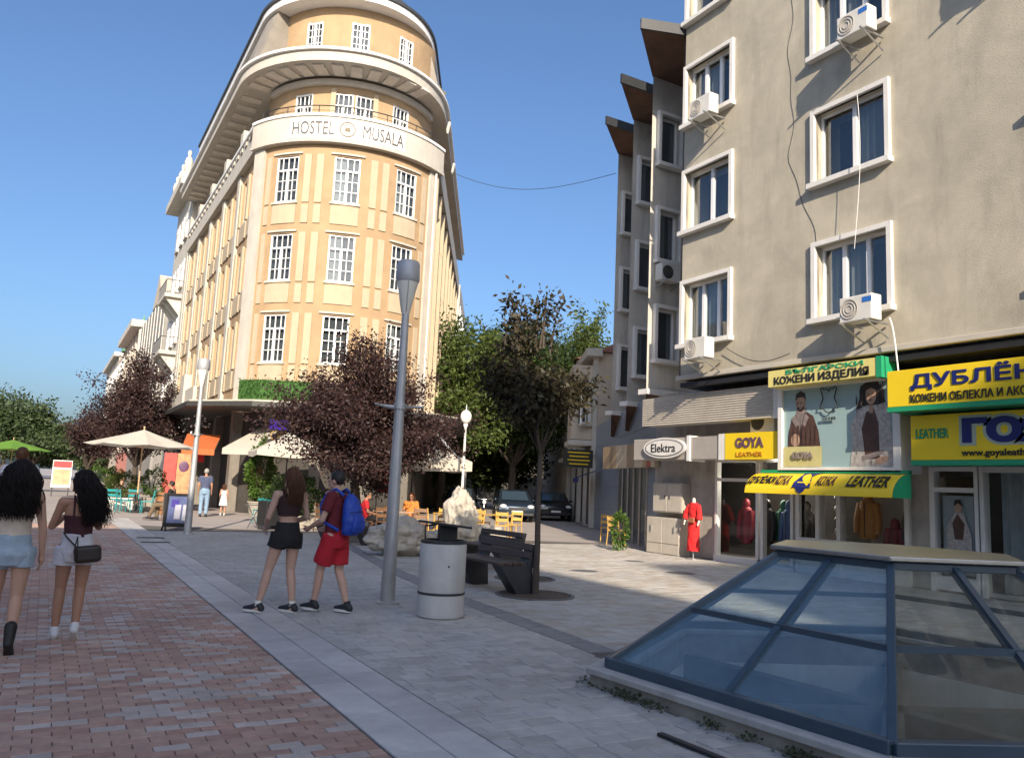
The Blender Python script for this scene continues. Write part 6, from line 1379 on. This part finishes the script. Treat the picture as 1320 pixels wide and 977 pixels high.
def human(name, label, loc, az, s, J, skin, female=True, face_yaw=0.0, group=None, vox=.009, build=1.0, face_tilt=0.0):
    """J joints in metres for a 1.70 m figure, facing +y locally; az = heading from +Y towards +X"""
    t = thing(name, label, 'person', (*loc, 0) if len(loc) == 2 else loc, -az, group); j = {k: (Vector(v)*s if v is not None else None) for k, v in {**J0, **J}.items()}; b = s*build
    mb = MB()
    for S in 'LR':
        hip, kn, an = j['hip'+S], j['knee'+S], j['ank'+S]
        cap(mb, hip, .085*b, hip.lerp(kn, .45), .076*b, 14); cap(mb, hip.lerp(kn, .4), .078*b, kn, .053*b, 14); cap(mb, kn, .053*b, kn.lerp(an, .32) + (Vector((0, -.012, 0))*s), .055*b, 12); cap(mb, kn.lerp(an, .3) + Vector((0, -.012, 0))*s, .055*b, an, .035*b, 12)
        toe = j['toe'+S] or an + Vector((.02*(1 if S == 'R' else -1), .15, -.05))*s; cap(mb, an + Vector((0, -.02, -.03))*s, .033*b, toe, .024*b, 10)
        sh, el, wr = j['sh'+S], j['el'+S], j['wr'+S]; cap(mb, sh, .052*b, sh.lerp(el, .4), .044*b, 10); cap(mb, sh.lerp(el, .4), .044*b, el, .036*b, 10); cap(mb, el, .036*b, el.lerp(wr, .3), .037*b, 10); cap(mb, el.lerp(wr, .3), .037*b, wr, .024*b, 10); hand(mb, wr, wr - el, 1 if S == 'R' else -1, s)
    P, W, C, N, H = j['pel'], j['waist'], j['chest'], j['neck'], j['head']; hr = (.145 if female else .135)
    mb.ball(P + Vector((0, -.012, -.01))*s, (hr*b, .105*b, .12*s), 18, 12); mb.ball(P.lerp(W, .6), ((.118 if female else .135)*b, .09*b, .13*s), 18, 12); mb.ball(W.lerp(C, .45), ((.122 if female else .145)*b, .092*b, .14*s), 18, 12); mb.ball(C, ((.142 if female else .165)*b, .102*b, .14*s), 18, 12)
    cap(mb, j['shL'] + Vector((.03, 0, .0))*s, .05*b, j['shR'] - Vector((.03, 0, .0))*s, .05*b, 12); cap(mb, C + Vector((0, -.01, .08))*s, .085*b, N, .05*b, 12); cap(mb, N - Vector((0, 0, .02))*s, .05*b, H - Vector((0, .02, .06))*s, .046*b, 12)
    F = Matrix.Rotation(face_yaw, 3, 'Z') @ Matrix.Rotation(face_tilt, 3, 'X')
    def f(x, y, z): return H + F @ (Vector((x, y, z))*s)
    mb.ball(H + F @ (Vector((0, -.012, .02))*s), (.074*s, .093*s, .098*s), 18, 12, F); mb.ball(f(0, .022, -.04), (.058*s, .068*s, .075*s), 16, 10, F); cap(mb, f(0, .085, .012), .011*s, f(0, .1, -.022), .015*s, 8); cap(mb, f(-.02, .075, -.075), .022*s, f(.02, .075, -.075), .022*s, 8)
    for sx in (-1, 1): mb.ball(f(sx*.075, -.008, -.008), (.012*s, .02*s, .032*s), 8, 6, F); cap(mb, f(sx*.015, .083, .028), .012*s, f(sx*.045, .074, .026), .011*s, 8)
    o = mesh_part('body', remesh(mb, vox, 3), skin, t)
    for sx in (-1, 1): MB().ball(f(sx*.03, .083, .008), (.011*s, .006*s, .007*s), 8, 6, F).build('eye', m_eye, t, smooth=2); MB().ball(f(sx*.03, .085, .032), (.018*s, .007*s, .004*s), 8, 5, F).build('eyebrow', m_hairD, t, smooth=2)
    MB().ball(f(0, .092, -.052), (.022*s, .008*s, .007*s), 10, 6, F).build('mouth', m_lip, t, smooth=2)
    return t, j, f
def tubes(mb, pts, rs, flat=.0): mb.tube(pts, rs, 18)
def garment_mesh(fn, vox=.009, sm=2, amp=.006, ns=11):
    mb = MB(); fn(mb); return remesh(mb, vox, sm, amp, ns)
def ering(mb, secs, n=22):
    """closed loft of ellipses (centre, rx, ry)"""
    vs = []; fs = []
    for c, a, b_ in secs:
        for k in range(n): u = 6.2832*k/n; vs.append((c[0] + a*math.cos(u), c[1] + b_*math.sin(u), c[2]))
    m = len(secs)
    for i in range(m - 1):
        for k in range(n): fs.append((i*n + k, i*n + (k+1) % n, (i+1)*n + (k+1) % n, (i+1)*n + k))
    fs.append(tuple(range(n - 1, -1, -1))); fs.append(tuple(range((m-1)*n, m*n))); mb.add(vs, fs)
def shorts(t, j, s, mat, frac=.45, top=.06, flare=1.2, build=1.0, name='shorts'):
    def fn(mb):
        P = j['pel']; b = s*build
        ering(mb, [(P + Vector((0, -.012, -.16))*s, .15*b, .115*b), (P + Vector((0, -.014, -.06))*s, .168*b, .135*b), (P + Vector((0, -.008, .03))*s, .152*b, .118*b), (P + Vector((0, 0, top + .03))*s, .14*b, .108*b)])
        for S in 'LR':
            h, k = j['hip'+S], j['knee'+S]; mb.tube([h + Vector((0, 0, .03))*s, h.lerp(k, frac*.5), h.lerp(k, frac)], [.105*b, .1*b*flare**.5, .092*b*flare], 18)
    return mesh_part(name, garment_mesh(fn, .009, 2, .007, 10), mat, t)
def top(t, j, s, mat, z0, z1, sleeve=None, build=1.0, female=True, name='top', loose=1.0, shoulder=True):
    """torso shell from z0 to z1 (metres at 1.70)"""
    def fn(mb):
        b = s*build*loose; P, W, C = j['pel'], j['waist'], j['chest']; ks = [(.86, .158, .125), (.95, .15, .118), (1.06, .132, .106), (1.16, .138, .108), (1.27, .158, .12), (1.34, .168, .112), (1.4, .14, .085)] if female else [(.86, .15, .118), (.95, .15, .116), (1.06, .152, .112), (1.16, .162, .116), (1.27, .18, .124), (1.36, .18, .11), (1.42, .12, .08)]
        def cen(z):
            z *= s
            for a, c in ((P, W), (W, C), (C, j['neck'])):
                if z <= c.z or c is j['neck']: q = (z - a.z) / max(1e-4, c.z - a.z); return a.lerp(c, q)
        def interp(z):
            for (a, b1, c1), (a2, b2, c2) in zip(ks, ks[1:]):
                if a <= z <= a2: q = (z - a)/(a2 - a); return b1 + (b2 - b1)*q, c1 + (c2 - c1)*q
            return ks[-1][1:] if z > ks[-1][0] else ks[0][1:]
        zs = [z0] + [k[0] for k in ks if z0 < k[0] < z1] + [z1]; secs = []
        for z in zs: rx, ry = interp(z); c = cen(z); secs.append((Vector((c.x, c.y, z*s)), rx*b, ry*b))
        ering(mb, secs)
        if sleeve:
            for S in 'LR':
                sh, el = j['sh'+S], j['el'+S]; mb.tube([sh + (Vector((.04, 0, 0)) if S == 'L' else Vector((-.04, 0, 0)))*s, sh, sh.lerp(el, sleeve)], [.068*b, .07*b, .066*b], 16); mb.ball(sh, .07*b, 14, 9)
    return mesh_part(name, garment_mesh(fn, .009, 2, .006, 12), mat, t)
def shoe(t, an, toe, s, mat, sole, name='shoe', high=0.0):
    an, toe = Vector(an), Vector(toe); d = (toe - an); d.normalize(); fw = Vector((d.x, d.y, 0)).normalized(); sd = Vector((fw.y, -fw.x, 0)); pit = d.z; base = an - Vector((0, 0, .075*s))
    def Pt(a, b_, c): return base + (fw*a + sd*b_ + Vector((0, 0, 1))*(c + (a*pit*1.2 + .045*pit if abs(pit) > .5 else 0)))*s
    mb = MB(); cap(mb, Pt(-.05, 0, .045), .04*s, Pt(.06, 0, .05), .041*s, 12); cap(mb, Pt(.06, 0, .045), .042*s, Pt(.16, 0, .03), .033*s, 12); cap(mb, Pt(-.035, 0, .06), .042*s, an + Vector((0, 0, .02 + high))*s, (.043 + .01*(high > 0))*s, 12)
    o = mesh_part(name, remesh(mb, .008, 2), mat, t)
    so = MB(); n = 20; ol = [(.065 + .135*math.cos(6.283*k/n), .046*math.sin(6.283*k/n)*(1.05 if math.cos(6.283*k/n) > 0 else .85)) for k in range(n)]
    vs = [tuple(Pt(a, b_, .0)) for a, b_ in ol] + [tuple(Pt(a, b_, .028)) for a, b_ in ol]; so.add(vs, [tuple(range(n - 1, -1, -1)), tuple(range(n, 2*n))] + [(k, (k+1) % n, n + (k+1) % n, n + k) for k in range(n)])
    me = so.mesh('sole', sole); link('sole', me, o); return o
def hair(t, f, s, mat, kind, seed, length=.42, width=.2, shift=(0, 0), curl=.02, n=420, vol=1.0, thick=.006):
    rs = random.Random(seed); mb = MB()
    mb.ball(f(0, -.02, .035), (.088*s*vol, .1*s*vol, .098*s*vol), 18, 12)
    if kind == 'short':
        mb.v = []; mb.f = []; mb.mi = []; mb.ball(f(0, -.026, .03), (.084*s, .1*s, .1*s), 18, 12); me = remesh(mb, .008, 2, .004, 60)
        # keep only above the ears and away from the face
        bm = bmesh.new(); bm.from_mesh(me); c0 = f(0, 0, 0); fr = (f(0, 1, 0) - c0).normalized(); up = (f(0, 0, 1) - c0).normalized()
        kill = [v for v in bm.verts if ((v.co - c0).dot(fr) > .035*s and (v.co - c0).dot(up) < .075*s) or ((v.co - c0).dot(up) < (-.005*s if (v.co - c0).dot(fr) > -.03*s else -.055*s))]
        bmesh.ops.delete(bm, geom=kill, context='VERTS'); bm.to_mesh(me); bm.free(); return mesh_part('hair', me, mat, t)
    top_ = f(0, -.03, .06); dn = Vector((shift[0]*s, -.075*s + shift[1]*s, 0)); k = 7
    for i in range(k):
        q = i/(k - 1)*.82; c = f(0, -.05, .03).lerp(f(0, -.05, .03) + dn + Vector((0, 0, -length*s)), q); wv = width*s*(.45 + .55*min(1, q*2.2))*(1 - .25*max(0, q - .75)/.25)
        mb.ball(c, (wv*.85, wv*.5, .1*s), 14, 9)
    o = mesh_part('hair', remesh(mb, .012, 2, .02 if curl > .012 else .008, 14), mat, t)
    st = MB()
    for i in range(n):
        a = rs.uniform(-2.75, 2.75) - math.pi/2; el = rs.uniform(.1, 1.45); r0 = Vector((math.cos(a)*math.cos(el)*.09*vol, math.sin(a)*math.cos(el)*.1*vol - .02, math.sin(el)*.1*vol + .035))
        if r0.y > .055 and r0.z < .09: continue
        p0 = f(*r0); side_ = math.cos(a)*width*s*rs.uniform(.5, 1.05); end = f(0, -.05, .03) + dn + Vector((side_, -abs(math.sin(a))*width*.45*s*rs.uniform(.2, 1.2), -length*s*rs.uniform(.75, 1.2))) + Vector((rs.gauss(0, 1), rs.gauss(0, 1), 0))*(.03*s if rs.random() < .25 else 0)
        ph = rs.random()*6.28; pts = []; m = 12; fq = rs.uniform(9, 15)
        for q in range(m + 1):
            u = q/m; c = p0.lerp(end, u) + Vector((side_*.5*math.sin(u*2.6)*(1 - u) , -.05*s*math.sin(u*3.14)*.8, .03*s*math.sin(u*3.14))); am = curl*s*(.25 + u)
            pts.append(c + Vector((am*math.cos(fq*u + ph), am*.8*math.sin(fq*u + ph), am*.4*math.sin(fq*1.3*u))))
        st.tube(pts, [thick*s*(1 - .75*(q/m)) for q in range(m + 1)], 4, False)
    tag(mesh_part('strands', st.mesh('strands', mat, 2), mat, o), kind='stuff'); return o
W_ = {}
# --- woman with very full black curls, denim shorts (left edge)
s = .95
Ja = dict(kneeL=(-.1, .1, .5), ankL=(-.1, .02, .1), toeL=(-.11, .17, .06), kneeR=(.08, -.01, .49), ankR=(.075, -.16, .13), toeR=(.08, -.06, .03), elR=(.225, -.03, 1.1), wrR=(.235, .03, .86), elL=(-.225, .02, 1.1), wrL=(-.2, .16, .92))
t, j, f = human('person', 'woman with full dark curls, beige top and pale denim shorts at left edge', (-.17, 8.3), R(3), s, Ja, m_skinA, True, R(8))
shorts(t, j, s, cloth('pale_denim', (.33, .42, .5), .9, .25), .36, .09, 1.16); top(t, j, s, cloth('beige_top', (.62, .53, .43)), 1.0, 1.33)
hair(t, f, s, m_hairB, 'long', 5, .36, .16, (0, 0), .026, 620, 1.15, .0075)
m_boot = M('black_boot', (.015, .014, .014), .5, .2, 8); m_solew = M('white_sole', (.65, .64, .62), .6, .1, 9)
for S in 'LR': shoe(t, j['ank'+S], j['toe'+S], s, m_boot, m_boot, 'boot', .1)
mb = MB(); mb.obox((-.29, .02, 1.02), (.06, .12, .2), Matrix.Identity(3)); mb.build('shoulder_bag', m_boot, t, bevel=.02); MB().tube([(-.2, 0, 1.42), (-.28, -.02, 1.3), (-.3, .02, 1.17)], .012, 6).build('bag_strap', m_boot, t)
# --- woman in white shorts
Jb = dict(kneeL=(-.105, .04, .5), ankL=(-.115, .0, .08), toeL=(-.13, .15, .04), kneeR=(.075, -.005, .5), ankR=(.065, -.13, .13), toeR=(.075, -.03, .04), elL=(-.25, .06, 1.12), wrL=(-.12, .26, 1.24), elR=(.19, .1, 1.12), wrR=(.04, .27, 1.26), head=(-.01, .03, 1.575))
t, j, f = human('person', 'woman in maroon strappy top and white shorts with brown hip bag', (.34, 8.85), R(2), .915, Jb, m_skinB, True, R(52)); s = .915
shorts(t, j, s, cloth('white_cotton', (.62, .61, .64)), .4, .1, 1.22); m_mar = cloth('maroon_knit', (.06, .016, .022)); top(t, j, s, m_mar, 1.0, 1.24)
for sx in (-.055, .03): MB().tube([Vector((sx, -.112, 1.24))*s, Vector((sx*1.1, -.1, 1.36))*s, Vector((sx*1.2, -.02, 1.44))*s, Vector((sx*1.2, .06, 1.38))*s, Vector((sx, .11, 1.24))*s], .009, 6).build('strap', m_mar, t)
hair(t, f, s, m_hairB, 'long', 6, .4, .12, (.13, -.02), .026, 460, 1.12, .007)
m_snk = M('white_sneaker', (.66, .66, .66), .6, .08, 8)
for S in 'LR': shoe(t, j['ank'+S], j['toe'+S], s, m_snk, m_solew, 'sneaker')
m_bag = M('brown_leather_bag', (.03, .021, .016), .5, .2, 9); bagm = MB(); bagm.obox((.1, -.18, .79), (.23, .08, .16), Matrix.Rotation(R(-6), 3, 'Y')); bagm.build('hip_bag', m_bag, t, bevel=.035)
MB().tube([(-.0, -.17, .85), (-.09, -.145, .94), (-.12, -.09, .98)], .008, 5).build('bag_strap', m_bag, t)
for dx, z in ((-.02, .86), (.015, .82)): MB().tube([(0, -.14, .95), (dx*.5, -.15, .88), (dx, -.155, z - .06)], .005, 5).build('drawstring', m_black, t)
# --- woman in black crop top
Jc = dict(hipL=(-.085, 0, .9), kneeL=(-.17, .06, .5), ankL=(-.27, .05, .09), toeL=(-.36, .17, .03), kneeR=(.09, .03, .49), ankR=(.11, -.05, .08), toeR=(.03, .09, .03), elL=(-.235, .03, 1.11), wrL=(-.19, .2, .98), elR=(.235, -.02, 1.12), wrR=(.16, .2, 1.05), head=(.01, .01, 1.575))
t, j, f = human('person', 'brown-haired woman in black crop top and black shorts walking away', (2.6, 9.87), R(-8), 1.0, Jc, m_skinC, True, R(10)); s = 1.0
m_blk = cloth('black_jersey', (.012, .011, .013)); shorts(t, j, s, m_blk, .36, .1, 1.22); top(t, j, s, cloth('dark_brown_top', (.028, .012, .012)), 1.13, 1.375)
for sx in (-1, 1): MB().tube([Vector((sx*.085, -.09, 1.36))*s, Vector((sx*.095, -.01, 1.435))*s, Vector((sx*.085, .08, 1.36))*s], [.028, .026, .028], 8).build('strap', bpy.data.materials['dark_brown_top'], t)
hair(t, f, s, m_hairBr, 'long', 8, .29, .085, (.01, .0), .006, 520, 1.03, .0055)
m_sblk = M('black_trainer', (.02, .02, .024), .6, .2, 9)
for S in 'LR':
    o = shoe(t, j['ank'+S], j['toe'+S], s, m_sblk, m_solew, 'trainer'); a = j['ank'+S]; MB().lathe([(.039, a.z + .0), (.041, a.z + .06)], 12, (a.x, a.y - .005)).build('sock', m_white, t)
# --- man with blue backpack
Jd = dict(kneeL=(-.085, .14, .51), ankL=(-.09, .2, .1), toeL=(-.09, .36, .07), kneeR=(.09, -.01, .49), ankR=(.09, -.16, .09), toeR=(.1, .0, .03), elL=(-.235, .05, 1.1), wrL=(-.16, .28, 1.0), elR=(.235, .03, 1.1), wrR=(.2, .26, 1.0), waist=(0, .01, 1.06), chest=(0, .02, 1.27), neck=(0, .02, 1.43), head=(0, .06, 1.57))
t, j, f = human('person', 'man in dark red tee and red shorts wearing a blue backpack', (3.16, 9.72), R(-36), 1.0, Jd, m_skinC, False, R(12), face_tilt=R(-10)); s = 1.0
m_tee = cloth('dark_red_tee', (.13, .012, .02)); m_rsh = cloth('red_shorts', (.42, .012, .025)); shorts(t, j, s, m_rsh, .82, .04, 1.24); top(t, j, s, m_tee, .89, 1.425, .62, 1.0, False, 'tee', 1.05)
hair(t, f, s, m_hairD, 'short', 9)
for S in (-1, 1): MB().tube([Vector((S*.155, 0, .84)), Vector((S*.165, .02, .7)), Vector((S*.16, .04, .58))], .009, 6).build('side_stripe', m_white, t)
for S in 'LR': shoe(t, j['ank'+S], j['toe'+S], s, m_sblk, m_solew, 'trainer'); a = j['ank'+S]; MB().lathe([(.039, a.z + .0), (.041, a.z + .05)], 12, (a.x, a.y - .005)).build('sock', m_black, t)
bp = thing('backpack', 'bright blue backpack on the back of the man in red', 'backpack', (3.16, 9.72, 0), R(36)); m_bp = cloth('blue_nylon', (.012, .055, .38), .5)
mb = MB(); ering(mb, [(Vector((0, -.2, .93)), .12, .07), (Vector((0, -.215, .98)), .15, .1), (Vector((0, -.225, 1.1)), .155, .115), (Vector((0, -.21, 1.25)), .145, .1), (Vector((0, -.19, 1.36)), .11, .07), (Vector((0, -.175, 1.42)), .05, .03)]); mesh_part('bag', remesh(mb, .009, 3, .006, 12), m_bp, bp)
mb = MB(); ering(mb, [(Vector((0, -.3, .97)), .105, .04), (Vector((0, -.315, 1.03)), .12, .05), (Vector((0, -.315, 1.12)), .115, .045), (Vector((0, -.305, 1.17)), .09, .03)]); mesh_part('front_pocket', remesh(mb, .008, 2), m_bp, bp)
for sx in (-1, 1): MB().tube([(sx*.09, -.14, 1.4), (sx*.105, -.03, 1.475), (sx*.11, .1, 1.41), (sx*.125, .165, 1.27), (sx*.165, .09, 1.08), (sx*.15, -.13, .99)], .02, 8).build('strap', m_bp, bp, smooth=True)
MB().tube([(-.03, -.17, 1.41), (0, -.17, 1.46), (.03, -.17, 1.41)], .008, 6).build('grab_loop', m_black, bp); MB().tube([(-.14, -.28, 1.2), (0, -.33, 1.22), (.14, -.28, 1.2)], .004, 4).build('zip', m_black, bp)
# --- further people
def simple(label, loc, az, s, J, skin, hm, topspec, botspec, female, shoes, long=False, hk='short', frac=1.6, fy=0.0, sleeve=.6, hl=.2):
    t, j, f = human('person', label, loc, az, s, J, skin, female, fy, vox=.014); m_t, z0 = topspec
    if m_t: top(t, j, s, m_t, z0, 1.41, sleeve, 1.0, female, 'shirt', 1.06)
    m_b, fr = botspec
    if m_b:
        if long:
            def fn(mb):
                P = j['pel']; ering(mb, [(P + Vector((0, -.01, -.14))*s, .15*s, .12*s), (P + Vector((0, -.01, .0))*s, .16*s, .13*s), (P + Vector((0, 0, .09))*s, .145*s, .115*s)])
                for S in 'LR': h, k, a = j['hip'+S], j['knee'+S], j['ank'+S]; mb.tube([h + Vector((0, 0, .02)), h.lerp(k, .5), k], [.1*s, .09*s, .072*s], 14); mb.ball(k, .073*s, 12, 8); mb.tube([k, k.lerp(a, .5), k.lerp(a, .98)], [.072*s, .066*s, .06*s], 14)
            mesh_part('trousers', garment_mesh(fn, .013, 2, .008, 9), m_b, t)
        else: shorts(t, j, s, m_b, fr, .06, 1.2)
    hair(t, f, s, hm, hk, 3, hl, .09, (0, 0), .01, 160) if hk == 'long' else hair(t, f, s, hm, 'short', 3)
    for S in 'LR': shoe(t, j['ank'+S], j['toe'+S] or j['ank'+S] + Vector((0, .15, -.05))*s, s, shoes, shoes)
    return t, j, f
m_jean = cloth('light_jeans', (.2, .3, .42)); m_navyt = cloth('slate_blue_tee', (.06, .075, .14)); m_khaki = cloth('khaki_trousers', (.14, .1, .06)); m_wh = cloth('white_shirt', (.6, .6, .62))
simple('bald man in slate blue tee and light jeans by the far lamp', (5.35, 32.6), R(12), 1.06, {}, m_skinB, m_hairG, (m_navyt, .88), (m_jean, 1), False, m_sblk, True)
simple('man in white shirt seen just beyond the curly-haired woman', (-.32, 14.5), R(-2), 1.1, dict(kneeL=(-.09, .1, .5), kneeR=(.09, -.03, .49), ankR=(.09, -.15, .12)), m_skinA, m_hairBr, (m_wh, .86), (m_khaki, 1), False, m_sblk, True)
# girl in a white dress
t, j, f = human('person', 'small child in a white dress near the hostel entrance', (6.3, 33.9), R(20), .72, {}, m_skinB, True, vox=.012); s = .72
def fn(mb): ering(mb, [(Vector((0, 0, .52))*s, .25*s, .22*s), (Vector((0, 0, .8))*s, .2*s, .16*s), (Vector((0, 0, 1.06))*s, .145*s, .115*s), (Vector((0, 0, 1.27))*s, .16*s, .12*s), (Vector((0, 0, 1.38))*s, .13*s, .085*s)])
mesh_part('dress', garment_mesh(fn, .012, 2, .008, 12), m_wh, t); hair(t, f, s, m_hairBr, 'long', 4, .2, .09, (0, 0), .008, 120)
for S in 'LR': shoe(t, j['ank'+S], j['ank'+S] + Vector((0, .15, -.05))*s, s, m_snk, m_snk)
SIT = dict(pel=(0, 0, .53), hipL=(-.09, .02, .52), hipR=(.09, .02, .52), kneeL=(-.12, .44, .52), kneeR=(.12, .44, .5), ankL=(-.12, .42, .09), ankR=(.12, .46, .09), waist=(0, -.02, .68), chest=(0, -.03, .88), neck=(0, 0, 1.04), head=(0, .04, 1.19), shL=(-.165, -.02, .99), shR=(.165, -.02, .99), elL=(-.23, .03, .72), elR=(.23, .03, .72), wrL=(-.12, .28, .66), wrR=(.12, .28, .66))
def seated(label, loc, az, m_t, m_b, hm, skin, female, J=None, chairmat=None, clabel=None, group=None):
    t, j, f = human('person', label, loc, az, 1.0, {**SIT, **(J or {})}, skin, female, vox=.014)
    def fn(mb):
        ering(mb, [(Vector((0, 0, .5)), .17, .14), (Vector((0, -.01, .6)), .16, .125), (Vector((0, -.02, .75)), .155, .115), (Vector((0, -.03, .9)), .175, .125), (Vector((0, -.01, .99)), .165, .1), (Vector((0, 0, 1.03)), .1, .07)])
        for S in 'LR': mb.tube([j['sh'+S], j['sh'+S].lerp(j['el'+S], .7)], [.07, .062], 12); mb.ball(j['sh'+S], .07, 12, 8)
    mesh_part('shirt', garment_mesh(fn, .013), m_t, t)
    def fb(mb):
        mb.ball((0, -.0, .52), (.165, .15, .1), 14, 9)
        for S in 'LR': mb.tube([j['hip'+S], j['knee'+S]], [.092, .075], 14); mb.ball(j['knee'+S], .075, 12, 8); mb.tube([j['knee'+S], j['knee'+S].lerp(j['ank'+S], .95)], [.072, .06], 12)
    mesh_part('trousers', garment_mesh(fb, .013), m_b, t); hair(t, f, 1.0, hm, 'long' if female else 'short', 2, .2, .09, (0, 0), .008, 120)
    for S in 'LR': shoe(t, j['ank'+S], j['ank'+S] + Vector((0, .15, -.05)), 1.0, m_sblk, m_sblk)
    if clabel: chair(clabel, loc[0] - .02*math.sin(az), loc[1] - .02*math.cos(az), math.pi - az, chairmat, group)
    return t
seated('seated man in khaki trousers behind the advertising board', (3.75, 29.3), R(-62), m_blk, m_khaki, m_hairD, m_skinB, False, dict(ankL=(-.12, .62, .1), kneeL=(-.12, .46, .5)), m_bwood2, 'dark wooden chair under the seated man', 'dark cafe chairs')
seated('person in bright red shirt seated beneath the cafe parasol', (8.2, 22.7), R(100), cloth('bright_red_shirt', (.6, .02, .03)), m_blk, m_hairD, m_skinB, False, None, m_bwood2, 'dark chair under the person in red', 'dark cafe chairs')
seated('person in orange top seated behind the standing stone', (10.0, 23.6), R(-150), cloth('orange_top', (.6, .2, .04)), m_blk, m_hairBr, m_skinB, True, None, m_ywood, 'yellow chair under the person in orange', 'yellow cafe chairs')
seated('guest in dark clothes under the plum tree', (7.6, 24.6), R(150), m_blk, m_blk, m_hairD, m_skinB, False, None, m_bwood2, 'dark chair under the guest below the plum tree', 'dark cafe chairs')
simple('woman in pale floral dress beyond the umbrella', (3.0, 41.0), R(-120), .98, {}, m_skinB, m_hairBr, (cloth('floral', (.55, .4, .3), .85, .5), .84), (cloth('pale_skirt', (.5, .38, .3), .85, .5), .7), True, m_snk, False, 'long')
# mannequin with red dress
mq = M('mannequin_white', (.6, .56, .5), .5, .05, 3)
t = thing('mannequin', 'headless mannequin in a long red dress by the shop door', 'mannequin', (14.55, 15.85, 0), R(90)); m_rd = cloth('scarlet_dress', (.62, .018, .02))
mb = MB(); ering(mb, [(Vector((0, 0, .2)), .19, .13), (Vector((0, 0, .7)), .18, .13), (Vector((0, 0, .95)), .165, .12), (Vector((0, 0, 1.1)), .14, .1), (Vector((0, 0, 1.3)), .175, .11), (Vector((0, 0, 1.42)), .12, .07)])
for sx in (-1, 1): mb.tube([(sx*.15, 0, 1.36), (sx*.24, .03, 1.15), (sx*.26, .05, 1.0)], [.07, .07, .085], 12)
mesh_part('dress', remesh(mb, .012, 3, .016, 9), m_rd, t); MB().lathe([(.05, 1.4), (.045, 1.5), (.03, 1.54), (.001, 1.55)], 12).build('neck', mq, t, smooth=True); MB().lathe([(.2, 0), (.2, .02), (.02, .04), (.02, .3)], 16).build('stand', m_steel, t)
MB().obox((-.08, .15, .98), (.2, .06, .13), Matrix.Identity(3)).build('handbag', M('tan_leather', (.35, .12, .06), .5), t, bevel=.02)
for sx in (-1, 1): MB().tube([(sx*.26, .05, 1.0), (sx*.25, .1, .85)], [.03, .02], 8).build('arm', mq, t)

bpy.data.scenes.remove(TMP)
